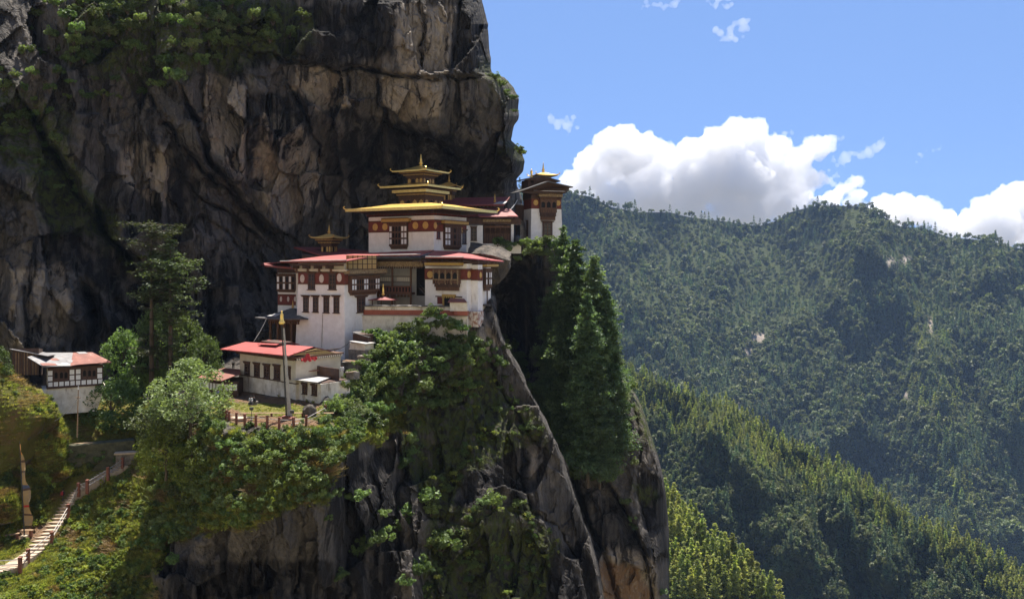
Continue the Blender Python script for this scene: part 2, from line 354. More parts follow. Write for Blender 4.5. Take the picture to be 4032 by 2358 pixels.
atB = dict(tan=zero(U), dark=zero(U), moss=zero(U), crack=crB, soil=zero(U), grass=veg_mask(U, V))
for k, pls in (('tan', G_TAN), ('dark', G_DARK), ('moss', G_MOSS), ('soil', G_SOIL)):
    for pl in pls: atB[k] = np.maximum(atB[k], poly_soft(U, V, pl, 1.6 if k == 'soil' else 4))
atB['grass'] = atB['grass'] * (1 - atB['soil'])
keep = (V >= lut(B_TOP, U))[:-1, :-1]
hill = build_sheet('hillside', U, V, dB, atB, M_ROCK, keep=keep)
tag(hill, kind='structure')
def B_at(u, v): return float(depthB(np.array([float(u)]), np.array([float(v)]))[0][0])
def PB(u, v, off=0.0): return P(u, v, B_at(u, v) + off)

C_CTRL = [(470,250,178),(520,250,182),(562,250,186),(520,300,196),(508,340,198),(545,300,186),(550,380,182),(520,420,178),(560,430,170),(600,400,174),(600,470,166),(570,490,162),(600,500,159),
 (640,560,161),(650,450,168),(660,520,168),(628,390,174),(600,605,157),(667,605,166),(540,605,152),(470,605,152),(470,400,180)]
C_TOP = [(470,243.5),(562,243.5),(566,300),(575,375),(610,394),(621,389),(628,385),(636,394),(642,406),(650,431),(658,455),(664,480),(667,505),(669,530)]
LC = [([(560,445),(571,480),(585,520),(605,560),(618,605)], 4.0, 4.0, -3.0, 14), ([(610,484),(634,524),(648,561),(655,605)], 1.6, 2.0, 5.0, 26), ([(632,400),(640,450),(636,490),(650,540)], 1.0, 2.2, -1.6, 20),
 ([(498,300),(520,330),(528,380)], 2.0, 4, 1, 20), ([(543,285),(545,330),(543,385)], 3.0, 3, -3.5, 22)]
rbC = Rbf(C_CTRL)
def depthC(u, v):
    d = rbC(u, v); crack = np.zeros(u.shape)
    for ln, gd, gw, st, dc in LC:
        q, s, t = seg_dist(u + 1.2 * fbm(u / 9, v / 9, 3, 5), v, ln)
        x = np.exp(-(q / gw) ** 2) * np.clip(np.minimum(t, 1 - t) * 8 + 0.2, 0, 1)
        d = d + gd * x + st * 0.5 * np.where(s > 0, -1, 0.4) * -1 * np.exp(-q / dc)
        crack = np.maximum(crack, x * min(1, gd / 2))
    d = d + 3.0 * facets(u + 5 * fbm(u / 30, v / 30, 3, 3), v, 36, 70, 51, 1.2) + 1.2 * facets(u, v, 14, 26, 52, 1.0) + 0.9 * fbm(u / 16, v / 40, 4, 53) + 0.4 * fbm(u / 5, v / 7, 4, 54)
    top = lut(C_TOP, u)
    e = np.clip((v - top) / 14, 0, 1); e2 = np.clip((669 - u) / 14, 0, 1)
    return d + 10 * (1 - np.sqrt(np.clip(1 - (1 - e) ** 2, 0, 1))) * (u > 575) + 18 * (1 - np.sqrt(np.clip(1 - (1 - e2) ** 2, 0, 1))), crack
nr, nc = 210, 150
uu = np.linspace(470, 669, nc)[None]; ss = (np.linspace(0, 1, nr)[:, None]) ** 1.15
vt = lut(C_TOP, uu); V = vt + (608 - vt) * ss; U = np.broadcast_to(uu, V.shape)
dC, crC = depthC(U, V)
atC = dict(tan=zero(U), dark=zero(U), moss=zero(U), crack=crC, soil=zero(U), grass=zero(U))
for k, pls in (('tan', [[(546,290),(557,290),(557,385),(546,380)], [(598,540),(650,555),(660,605),(605,605)]]), ('soil', [[(600,560),(640,565),(652,605),(606,605)]]),
               ('dark', [[(490,250),(542,250),(542,385),(500,380)], [(575,490),(625,500),(640,545),(600,550)], [(640,470),(668,480),(668,560),(645,555)]]),
               ('moss', [[(620,385),(645,400),(660,455),(640,430)], [(636,485),(660,490),(660,505),(640,500)]])):
    for pl in pls: atC[k] = np.maximum(atC[k], poly_soft(U, V, pl, 4))
crag = build_sheet('crag_terrain', U, V, dC, atC, M_ROCK, cap=(0, 22, 0))
tag(crag, kind='structure')
def C_at(u, v): return float(depthC(np.array([float(u)]), np.array([float(v)]))[0][0])
def PC(u, v, off=0.0): return P(u, v, C_at(u, v) + off)

# ------------------------------------------------------------------ unseen hillside at the viewpoint, added behind and below the camera to bounce light
hm_, ht_, hp_ = newmat('bounce hillside')
ht_.links.new(mix(ht_, noise(ht_, 0.15, 8, 0.7), (0.17, 0.155, 0.10), (0.34, 0.295, 0.22)), hp_.inputs['Base Color']); hp_.inputs['Roughness'].default_value = 1.0
gx, gs = np.meshgrid(np.linspace(-420, 420, 85), np.linspace(0, 1, 70))
gy = 60 - 400 * gs; gz = -78 + 300 * gs + 9 * fbm(gx / 40, gy / 40, 4, 95) + .0006 * gx ** 2 * (gs - .2)
gz = np.where(gy > -4, np.minimum(gz, -4 - .9 * (gy + 4)), gz)
near = np.hypot(gx, gy) < 14; gz = np.where(near, np.minimum(gz, -1.7 - .2 * np.hypot(gx, gy)), gz)
tag(link('bounce_hill', np_mesh('bounce_hill', np.stack([gx, gy, gz], -1).reshape(-1, 3), grid_faces(70, 85)[:, ::-1], [hm_])), kind='structure')

# ------------------------------------------------------------------ far terrain
def forest_floor(name):
    m, t, p = newmat(name)
    c = mix(t, noise(t, 0.03, 6, 0.7), (0.022, 0.034, 0.012), (0.06, 0.065, 0.025))
    c = mix(t, attr(t, 'bare'), c, (0.30, 0.25, 0.21))
    t.links.new(c, p.inputs['Base Color']); p.inputs['Roughness'].default_value = 1.0; p.inputs['Specular IOR Level'].default_value = 0.1
    bump(t, p, noise(t, 0.08, 6, 0.7), 1.0, 6.0)
    return m
M_FLOOR = forest_floor('forest floor')
M_TOP = [(540,190),(560,190),(575,194),(590,196),(612,207),(640,212),(670,212),(690,217),(725,221),(758,226),(775,221),(790,212),(812,206),(835,205),(852,206),(868,207),(885,217),(900,226),(925,228),(950,237),(985,240),(1010,246),(1060,256)]
M_CTRL = [(540,190,2500),(600,205,2500),(690,215,2750),(760,225,2800),(830,205,2550),(900,226,2450),(1050,250,2250),
 (560,380,2050),(640,380,2000),(700,420,1940),(800,480,1840),(900,540,1690),(1050,640,1450),(700,320,2280),(800,360,2170),(950,420,1950),(1050,430,1840),(560,300,2220)]
rbM = Rbf(M_CTRL)
LM = [([(835,205),(872,245),(905,292),(928,349),(948,435),(965,520)], 200, 80), ([(790,300),(808,330),(815,400),(812,470)], 130, 50), ([(740,230),(720,300),(735,350),(742,400)], 130, 46),
      ([(600,205),(630,280),(668,340),(700,410)], 130, 46), ([(985,240),(1010,320),(1040,420)], 170, 55), ([(870,207),(850,280),(862,360),(850,430)], 110, 40)]
def depthM(u, v):
    d = rbM(u, v)
    for ln, am, w in LM:
        q, s, t = seg_dist(u + 10 * fbm(u / 30, v / 30, 3, 71), v, ln)
        d = d - am * np.clip(1 - q / w, 0, 1) * np.clip(t * 5, 0.15, 1)
    return d + 80 * fbm(u / 44, v / 60, 4, 72)
R_TOP = [(600,364),(626,366),(650,378),(675,391),(705,399),(731,406),(744,416),(780,440),(837,466),(870,486),(914,523),(963,540),(1024,577),(1060,600)]
R_CTRL = [(600,364,1050),(675,391,1000),(780,440,930),(870,486,860),(963,540,800),(1060,600,740),(640,440,970),(700,480,900),(760,540,845),(850,580,806),(640,560,868),(720,610,790),(800,640,766),(1060,680,690)]
rbR = Rbf(R_CTRL)
def depthR(u, v):
    d = rbR(u, v)
    for ln, am, w in [([(700,399),(720,440),(770,500),(800,560)], 42, 34), ([(837,466),(850,520),(890,570)], 36, 28)]:
        q, s, t = seg_dist(u + 6 * fbm(u / 30, v / 30, 3, 73), v, ln)
        d = d - am * np.clip(1 - q / w, 0, 1) * np.clip(t * 4, 0, 1)
    return d + 26 * fbm(u / 26, v / 30, 4, 74)
Q_TOP = [(640,470),(655,488),(668,499),(691,524),(715,551),(735,566),(752,580),(784,606),(800,618)]
Q_CTRL = [(640,470,470),(668,498,460),(715,551,430),(784,606,400),(800,618,395),(660,560,428),(690,605,405),(640,605,415),(740,640,395),(800,650,385)]
rbQ = Rbf(Q_CTRL)
def depthQ(u, v): return rbQ(u, v) + 6 * fbm(u / 20, v / 20, 3, 75)
BARE_M = [(760,337,7,4),(748,352,4,3),(798,452,2.2,9),(803,441,2,6),(930,325,3,7),(906,395,2,3),(926,435,2,3),(738,409,4,6),(787,455,2,4),(905,260,5,4),(890,262,6,4)]
def ridge(name, top, dep, u0, u1, v1, nc, nr, cap):
    uu = np.linspace(u0, u1, nc)[None]; ss = np.linspace(0, 1, nr)[:, None] ** 1.2
    vt = lut(top, uu); V = vt + (v1 - vt) * ss; U = np.broadcast_to(uu, V.shape)
    bare = zero(U)
    if name == 'mountain_terrain':
        for (bu, bv, a, b) in BARE_M: bare = np.maximum(bare, np.clip(1.6 - np.hypot((U - bu) / a, (V - bv) / b) + 0.8 * fbm(U / 3, V / 3, 3, 5), 0, 1))
    o = build_sheet(name, U, V, dep(U, V), dict(bare=bare), M_FLOOR, cap=cap)
    return tag(o, kind='structure')
ridge('mountain_terrain', M_TOP, depthM, 500, 1080, 660, 240, 180, (0, 250, -120))
ridge('ridge_terrain', R_TOP, depthR, 590, 1070, 700, 200, 120, (30, 120, -60))
ridge('slope_terrain', Q_TOP, depthQ, 620, 800, 680, 80, 60, (20, 40, -40))
gm, gt, gp = newmat('valley ground'); gp.inputs['Base Color'].default_value = (0.04, 0.055, 0.02, 1); gp.inputs['Roughness'].default_value = 1
gt.links.new(mix(gt, noise(gt, 0.01, 6), (0.10, 0.09, 0.05), (0.18, 0.15, 0.09)), gp.inputs['Base Color'])
a = np.linspace(0, 2 * math.pi, 65)[:-1]
gv = np.concatenate([[[0, 0, -900]], np.stack([20000 * np.cos(a), 20000 * np.sin(a), np.full(64, -900.)], 1)])
gf = [[0, i + 1, (i + 1) % 64 + 1] for i in range(64)]
tag(link('ground', np_mesh('ground', gv, gf, [gm])), kind='structure')
# ------------------------------------------------------------------ building materials
def simple(name, c1, c2=None, scale=1.5, rough=0.85, metal=0.0, stretch=(1, 1, 1), bumps=0.0, stops=(0.35, 0.65), stain=None, detail=6):
    m, t, p = newmat(name)
    c2 = c2 or tuple(x * 0.7 for x in c1)
    n = noise(t, scale, detail, 0.65, stretch)
    c = mix(t, ramp(t, n, [(stops[0], 0.0), (stops[1], 1.0)]), c2, c1)
    if stain:
        c = mix(t, ramp(t, noise(t, stain[1], 7, 0.7, stain[2]), [(stain[3], 0.0), (stain[3] + 0.1, stain[4])]), c, stain[0])
    t.links.new(c, p.inputs['Base Color']); p.inputs['Roughness'].default_value = rough; p.inputs['Metallic'].default_value = metal
    if bumps: bump(t, p, noise(t, scale * 3, 6, 0.7), bumps, 0.06)
    return m
MW = simple('whitewash', (0.83, 0.80, 0.79), (0.72, 0.685, 0.67), 0.9, 0.95, bumps=0.5, stain=((0.36, 0.27, 0.22), 0.55, (1, 1, 0.35), 0.62, 0.5))
MWD = simple('weathered whitewash', (0.75, 0.70, 0.63), (0.52, 0.46, 0.38), 0.8, 0.95, bumps=0.8, stain=((0.22, 0.17, 0.12), 0.6, (1, 1, 0.25), 0.55, 0.75))
MBEI = simple('beige plaster', (0.60, 0.54, 0.44), (0.50, 0.44, 0.35), 0.8, 0.95, bumps=0.3)
MPL = simple('grey plaster', (0.42, 0.41, 0.41), (0.33, 0.32, 0.31), 0.7, 0.95, bumps=0.2)
MT = simple('dark timber', (0.085, 0.043, 0.028), (0.045, 0.024, 0.017), 2.5, 0.8, stretch=(1, 1, 0.3))
MTB = simple('brown carved timber', (0.15, 0.075, 0.04), (0.07, 0.035, 0.02), 4.0, 0.8)
MRED = simple('red ochre frieze', (0.17, 0.042, 0.030), (0.12, 0.030, 0.022), 1.5, 0.9)
MSTRIPE = simple('brick red wash', (0.34, 0.10, 0.06), (0.24, 0.07, 0.045), 0.9, 0.9, stain=((0.12, 0.08, 0.05), 0.8, (1, 1, 0.4), 0.6, 0.6))
MOCH = simple('ochre painted timber', (0.50, 0.34, 0.10), (0.36, 0.22, 0.06), 5.0, 0.7)
MCRV = simple('cream carved timber', (0.34, 0.25, 0.13), (0.10, 0.055, 0.03), 7.0, 0.8, stretch=(1, 1, 0.6))
MGOLD = simple('gilded copper', (0.95, 0.66, 0.20), (0.80, 0.50, 0.13), 2.0, 0.33, 0.75)
MGP = simple('gold painted disc', (0.58, 0.37, 0.10), (0.40, 0.24, 0.07), 3.0, 0.6)
MWD2 = simple('pale painted disc', (0.62, 0.54, 0.50), (0.5, 0.42, 0.38), 3.0, 0.9)
MROOF = simple('red painted tin', (0.38, 0.075, 0.068), (0.27, 0.055, 0.048), 0.8, 0.55, stretch=(1, 1, 1), stain=((0.20, 0.07, 0.05), 0.7, (1, 1, 1), 0.62, 0.7))
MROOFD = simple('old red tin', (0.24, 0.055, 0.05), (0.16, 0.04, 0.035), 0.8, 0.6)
MRUST = simple('rusty tin', (0.23, 0.082, 0.058), (0.15, 0.052, 0.038), 0.9, 0.7, stain=((0.50, 0.36, 0.30), 0.6, (1, 1, 1), 0.58, 0.7))
MTIN = simple('bare tin sheet', (0.50, 0.49, 0.48), (0.34, 0.32, 0.31), 0.9, 0.5, 0.3, stain=((0.35, 0.18, 0.12), 0.9, (1, 1, 1), 0.58, 0.6))
MTIND = simple('dull tin sheet', (0.22, 0.215, 0.22), (0.14, 0.135, 0.14), 1.2, 0.55, 0.2, stain=((0.2, 0.11, 0.08), 0.9, (1, 1, 1), 0.6, 0.6))
MSLATE = simple('slate roofing', (0.12, 0.11, 0.11), (0.07, 0.065, 0.06), 2.0, 0.8, bumps=0.5)
MVOID = simple('dark interior', (0.012, 0.010, 0.010), (0.008, 0.007, 0.007), 1.0, 1.0)
MGLASS = simple('dark window glass', (0.03, 0.028, 0.03), (0.02, 0.018, 0.02), 1.0, 0.25)
MPANE = simple('white window panel', (0.76, 0.75, 0.76), (0.68, 0.67, 0.68), 3.0, 0.8)
MSTONE = simple('rubble stone', (0.24, 0.21, 0.18), (0.09, 0.08, 0.07), 1.8, 0.95, bumps=1.0)
MSTEP = simple('worn stone step', (0.46, 0.37, 0.28), (0.34, 0.26, 0.19), 2.0, 0.95, bumps=0.4)
MPOST = simple('red brown paint', (0.20, 0.075, 0.05), (0.13, 0.045, 0.03), 3.0, 0.8)
MRAIL = simple('grey pipe', (0.40, 0.38, 0.37), (0.25, 0.22, 0.2), 3.0, 0.6, 0.3)
MWOOD = simple('weathered plank', (0.33, 0.22, 0.13), (0.2, 0.13, 0.08), 3.0, 0.85)
MYEL = simple('yellow plank infill', (0.46, 0.33, 0.13), (0.30, 0.20, 0.08), 3.0, 0.85, stretch=(3, 3, 0.2))
MCLOTH = simple('red cloth', (0.42, 0.025, 0.03), (0.30, 0.02, 0.02), 3.0, 0.9)
MCONC = simple('grey concrete', (0.40, 0.38, 0.35), (0.28, 0.26, 0.23), 1.5, 0.95, bumps=0.4)
MIRON = simple('dark iron', (0.03, 0.03, 0.032), (0.02, 0.02, 0.02), 3.0, 0.6)

# ------------------------------------------------------------------ mesh builder and building frame
class MB:
    def __init__(s): s.v = []; s.f = []; s.m = []; s.mats = []
    def mi(s, mat):
        if mat not in s.mats: s.mats.append(mat)
        return s.mats.index(mat)
    def add(s, vs, fs, mat):
        b = len(s.v); k = s.mi(mat); s.v += [tuple(p) for p in vs]
        for f in fs: s.f.append(tuple(i + b for i in f)); s.m.append(k)
    def hexa(s, a, b, mat):              # two quads (lower ring a, upper ring b)
        s.add(list(a) + list(b), [(3, 2, 1, 0), (4, 5, 6, 7), (0, 1, 5, 4), (1, 2, 6, 5), (2, 3, 7, 6), (3, 0, 4, 7)], mat)
    def box(s, x0, x1, y0, y1, z0, z1, mat, t=0.0, tf=None):      # t: batter, the top is inset by t
        if x0 > x1: x0, x1 = x1, x0
        if y0 > y1: y0, y1 = y1, y0
        if z0 > z1: z0, z1 = z1, z0
        a = [(x0, y0, z0), (x1, y0, z0), (x1, y1, z0), (x0, y1, z0)]
        b = [(x0 + t, y0 + t, z1), (x1 - t, y0 + t, z1), (x1 - t, y1 - t, z1), (x0 + t, y1 - t, z1)]
        if tf: a = [tf(*p) for p in a]; b = [tf(*p) for p in b]
        s.hexa(a, b, mat)
    def slab(s, poly, th, mat, under=None):              # sheet with thickness below a 3D polygon
        n = len(poly); lo = [(p[0], p[1], p[2] - th) for p in poly]
        s.add(list(poly), [tuple(range(n))], mat)
        s.add(list(lo), [tuple(range(n))[::-1]], under or mat)
        s.add(list(poly) + lo, [(i, n + i, n + (i + 1) % n, (i + 1) % n) for i in range(n)], mat)
    def tube(s, a, b, r0, r1, mat, n=8):
        a, b = Vector(a), Vector(b); d = (b - a).normalized()
        x = d.orthogonal().normalized(); y = d.cross(x)
        va = [a + (x * math.cos(q) + y * math.sin(q)) * r0 for q in [2 * math.pi * i / n for i in range(n)]]
        vb = [b + (x * math.cos(q) + y * math.sin(q)) * r1 for q in [2 * math.pi * i / n for i in range(n)]]
        s.add(va + vb, [(i, (i + 1) % n, n + (i + 1) % n, n + i) for i in range(n)] + [tuple(range(n))[::-1], tuple(range(n, 2 * n))], mat)
    def lathe(s, c, prof, mat, n=12):                    # prof: (r, z) from the bottom up
        vs = []; fs = []
        for r, z in prof:
            vs += [(c[0] + r * math.cos(2 * math.pi * i / n), c[1] + r * math.sin(2 * math.pi * i / n), c[2] + z) for i in range(n)]
        for k in range(len(prof) - 1):
            fs += [(k * n + i, k * n + (i + 1) % n, (k + 1) * n + (i + 1) % n, (k + 1) * n + i) for i in range(n)]
        fs += [tuple(range(n))[::-1], tuple((len(prof) - 1) * n + i for i in range(n))]
        s.add(vs, fs, mat)
    def build(s, name, parent=None, smooth=False):
        me = bpy.data.meshes.new(name); me.from_pydata(s.v, [], s.f)
        for m in s.mats: me.materials.append(m)
        me.polygons.foreach_set('material_index', s.m)
        if smooth: me.polygons.foreach_set('use_smooth', [True] * len(s.f))
        me.update()
        return link(name, me, parent)
def crop(ox, oy, sc):                                   # a point read in an enlarged crop -> column, row of the 1024 px frame
    return lambda x, y: ((ox + x / sc) / 3.9375, (oy + y / sc) / 3.9375)
c1 = crop(950, 580, 1.7978); c2 = crop(0, 1250, 1.33); c3 = crop(1300, 580, 2.52); c4 = crop(980, 950, 2.423); c5 = crop(780, 1200, 2.8347)
c6 = crop(0, 1300, 3.686); c7 = crop(1650, 1020, 4.914); c8 = crop(0, 1650, 2.082); c9 = crop(1980, 600, 3.878); c10 = crop(1240, 1050, 3.985)
class Bld:
    """building frame: origin at a corner of the front, x along the front, y into the house, z up"""
    def __init__(s, name, O, deg, label, cat, group=None):
        s.O = Vector(O); s.a = math.radians(deg); s.ex = Vector((math.cos(s.a), math.sin(s.a), 0)); s.ey = Vector((-math.sin(s.a), math.cos(s.a), 0))
        s.e = bpy.data.objects.new(name, None); COL.objects.link(s.e); s.e.location = s.O; s.e.rotation_euler = (0, 0, s.a); s.e.empty_display_size = 1
        tag(s.e, label, cat, group)
    def world(s, x, y, z): return s.O + s.ex * x + s.ey * y + Vector((0, 0, z))
    def x_at(s, u, y=0.0):
        m = (u - CU) / F; B = s.O + s.ey * y
        return (m * B.y - B.x) / (s.ex.x - m * s.ex.y)
    def y_at(s, u, x=0.0):
        m = (u - CU) / F; B = s.O + s.ex * x
        return (m * B.y - B.x) / (s.ey.x - m * s.ey.y)
    def z_at(s, x, y, v):
        w = s.world(x, y, 0); return w.y * (HV - v) / F - s.O.z
    def diag(s, u, sx, sy):                              # k so that the point (sx k, sy k) stands in column u
        m = (u - CU) / F; D = s.ex * sx + s.ey * sy
        return (m * s.O.y - s.O.x) / (D.x - m * D.y)
    def loc(s, u, v, d):                                 # local coordinates of a place point
        q = P(u, v, d) - s.O; return Vector((q.dot(s.ex), q.dot(s.ey), q.z))
class Face:
    """a wall plane of a building: a along it, b out of it, h up"""
    def __init__(s, B, kind, at=0.0): s.B = B; s.k = kind; s.at = at
    def pt(s, a, b, h):
        if s.k == 'front': return (a, s.at - b, h)
        if s.k == 'right': return (s.at + b, a, h)
        return (s.at - b, a, h)                          # left
    def px(s, cr, x, y):
        u, v = cr(x, y)
        if s.k == 'front': a = s.B.x_at(u, s.at); return a, s.B.z_at(a, s.at, v)
        a = s.B.y_at(u, s.at); return a, s.B.z_at(s.at, a, v)
    def rect(s, cr, x0, y0, x1, y1):
        a0, _ = s.px(cr, x0, y0); a1, _ = s.px(cr, x1, y0)
        _, ha = s.px(cr, (x0 + x1) / 2, y0); _, hb = s.px(cr, (x0 + x1) / 2, y1)
        return min(a0, a1), max(a0, a1), min(ha, hb), max(ha, hb)
    def box(s, mb, a0, a1, b0, b1, h0, h1, mat):
        mb.box(a0, a1, b0, b1, h0, h1, mat, tf=s.pt)
    def disc(s, mb, a, h, ra, rh, b0, b1, mat, n=16):
        lo = [s.pt(a + ra * math.cos(2 * math.pi * i / n), b0, h + rh * math.sin(2 * math.pi * i / n)) for i in range(n)]
        hi = [s.pt(a + ra * math.cos(2 * math.pi * i / n), b1, h + rh * math.sin(2 * math.pi * i / n)) for i in range(n)]
        mb.add(lo + hi, [(i, (i + 1) % n, n + (i + 1) % n, n + i) for i in range(n)] + [tuple(range(n, 2 * n)), tuple(range(n))[::-1]], mat)
    def arch(s, mb, a0, a1, b0, b1, h0, h1, mat):        # pointed multifoil opening, built as a raised dark panel
        w = (a1 - a0) / 2; c = (a0 + a1) / 2
        prof = [(-w, h0), (w, h0), (w, h1 - w * 1.0), (w * 0.75, h1 - w * 0.55), (w * 0.35, h1 - w * 0.35), (0, h1), (-w * 0.35, h1 - w * 0.35), (-w * 0.75, h1 - w * 0.55), (-w, h1 - w * 1.0)]
        n = len(prof)
        lo = [s.pt(c + x, b0, h) for x, h in prof]; hi = [s.pt(c + x, b1, h) for x, h in prof]
        mb.add(lo + hi, [tuple(range(n, 2 * n))] + [(i, (i + 1) % n, n + (i + 1) % n, n + i) for i in range(n)], mat)
def dentils(mb, fc, a0, a1, b, h0, h1, mat, step=0.34, depth=0.14, back=None):
    n = max(2, int((a1 - a0) / step)); w = (a1 - a0) / n
    for i in range(n): fc.box(mb, a0 + i * w, a0 + (i + 0.55) * w, b, b + depth, h0, h1, mat)
def narrow_window(B, fc, r, lintel=0.35, mat=MT, lattice=True):
    a0, a1, h0, h1 = r; w = a1 - a0
    f = MB(); t = w * 0.16
    fc.box(f, a0, a0 + t, -0.05, 0.10, h0, h1, mat); fc.box(f, a1 - t, a1, -0.05, 0.10, h0, h1, mat)
    fc.box(f, a0 + t, a1 - t, -0.05, 0.09, h1 - t, h1, mat); fc.box(f, a0 + t, a1 - t, -0.05, 0.09, h0, h0 + t * 0.8, mat)
    fc.box(f, (a0 + a1) / 2 - t * 0.25, (a0 + a1) / 2 + t * 0.25, -0.05, 0.06, h0 + t * 0.8, h1 - t, MTB)
    for k in range(1, 4): 
        hh = h0 + (h1 - h0) * k / 4
        fc.box(f, a0 + t, a1 - t, -0.05, 0.05, hh - 0.04, hh + 0.04, MTB)
    w_o = f.build('window', B.e)
    g = MB(); fc.box(g, a0 + t, a1 - t, -0.05, 0.02, h0 + t * 0.8, h1 - t, MGLASS); g.build('pane', w_o)
    l = MB(); e = lintel * w
    fc.box(l, a0 - e * 0.5, a1 + e * 0.5, 0.0, 0.22, h1, h1 + 0.10, MT); dentils(l, fc, a0 - e * 0.8, a1 + e * 0.8, 0.0, h1 + 0.10, h1 + 0.24, MTB, 0.22, 0.26)
    fc.box(l, a0 - e, a1 + e, 0.0, 0.32, h1 + 0.24, h1 + 0.31, MT); l.build('lintel', w_o)
    q = MB(); fc.box(q, a0 - e * 0.4, a1 + e * 0.4, 0.0, 0.2, h0 - 0.12, h0, MT); q.build('sill', w_o)
    return w_o
def bay_window(B, fc, r, cols, rows, out=0.5, cornice=None, cmat=MOCH, base=0.16, crown=0.10, bracket=True, mat=MT):
    """projecting timber bay; cols is a string, W white panels, D dark pointed lights, B brown board"""
    a0, a1, h0, h1 = r; H = h1 - h0; hb = h0 + H * base; ht = h1 - H * crown
    f = MB(); fc.box(f, a0, a1, 0, out, hb, h1, mat)
    if bracket:
        for k in range(3):
            e = 0.08 * k * (a1 - a0) * 0.35; q0 = hb - (hb - h0) * (k + 1) / 3; q1 = hb - (hb - h0) * k / 3
            fc.box(f, a0 + e, a1 - e, 0, out * (1.06 - 0.28 * k), q0, q1, MTB if k % 2 == 0 else MT)
        dentils(f, fc, a0, a1, out * 1.06, hb - (hb - h0) / 3, hb, MTB, 0.4, 0.06)
    dentils(f, fc, a0 - 0.05, a1 + 0.05, out, ht + (h1 - ht) * 0.3, h1, MTB, 0.36, 0.16)
    w_o = f.build('bay_window', B.e)
    n = len(cols); cw = (a1 - a0) / n; rh = (ht - hb) / rows
    pn = MB(); dk = MB(); bars = MB()
    for i, c in enumerate(cols):
        for j in range(rows):
            x0 = a0 + i * cw + cw * 0.16; x1 = a0 + (i + 1) * cw - cw * 0.16; z0 = hb + j * rh + rh * 0.13; z1 = hb + (j + 1) * rh - rh * 0.13
            if c == 'W': fc.box(pn, x0, x1, out - 0.02, out + 0.025, z0, z1, MPANE)
            elif c == 'D': fc.arch(dk, x0, x1, out - 0.02, out + 0.02, z0, z1, MVOID)
        if i: fc.box(bars, a0 + i * cw - 0.05, a0 + i * cw + 0.05, out, out + 0.07, hb, ht, MTB)
    for j in range(rows + 1): fc.box(bars, a0, a1, out, out + 0.05, hb + j * rh - 0.05, hb + j * rh + 0.05, MTB)
    if pn.v: pn.build('white_panel', w_o)  # solid white boards of the bay, not glass, joined in one mesh
    if dk.v: dk.build('pane', w_o)
    bars.build('lattice', w_o)
    if cornice:
        c0, c1_, q0, q1 = cornice; cm = MB()
        fc.box(cm, c0, c1_, 0, out + 0.42, q0 + (q1 - q0) * 0.25, q1, cmat)
        fc.box(cm, c0 + 0.12, c1_ - 0.12, 0, out + 0.28, q0, q0 + (q1 - q0) * 0.25, MT)
        dentils(cm, fc, c0, c1_, out + 0.2, q1, q1 + 0.14, MTB if cmat is not MCRV else MCRV, 0.3, 0.2)
        cm.build('cornice', w_o)
    return w_o
def frieze(B, fc, a0, a1, h0, h1, out=0.05, mat=MRED):
    f = MB(); fc.box(f, a0, a1, 0.0, out, h0, h1, mat)
    dentils(f, fc, a0, a1, out, h1 - 0.2, h1, MTB, 0.36, 0.12); dentils(f, fc, a0, a1, out, h0, h0 + 0.18, MTB, 0.36, 0.10)
    return f.build('frieze', B.e)
def medallion(B, fc, a, h, ra, rh, out=0.05, mat=MGP):
    f = MB(); fc.disc(f, a, h, ra, rh, out, out + 0.07, mat); fc.disc(f, a, h, ra * 0.8, rh * 0.8, out + 0.07, out + 0.09, mat)
    f.build('medallion', B.e)
def finial(c, h, mat=MGOLD):
    mb = MB(); s = h / 10.0
    mb.lathe(c, [(1.7*s,0),(1.7*s,.5*s),(.9*s,.8*s),(.7*s,1.2*s),(1.3*s,1.6*s),(1.9*s,2.2*s),(1.3*s,2.9*s),(.6*s,3.2*s),(1.2*s,3.5*s),(1.25*s,3.8*s),(.55*s,4.1*s),(.9*s,4.6*s),(.75*s,5.6*s),(.45*s,5.9*s),(.95*s,6.2*s),(.4*s,6.5*s),(.55*s,7.3*s),(.3*s,7.6*s),(.5*s,7.9*s),(.2*s,8.3*s),(.35*s,8.9*s),(.05*s,10*s)], mat, 10)
    return mb
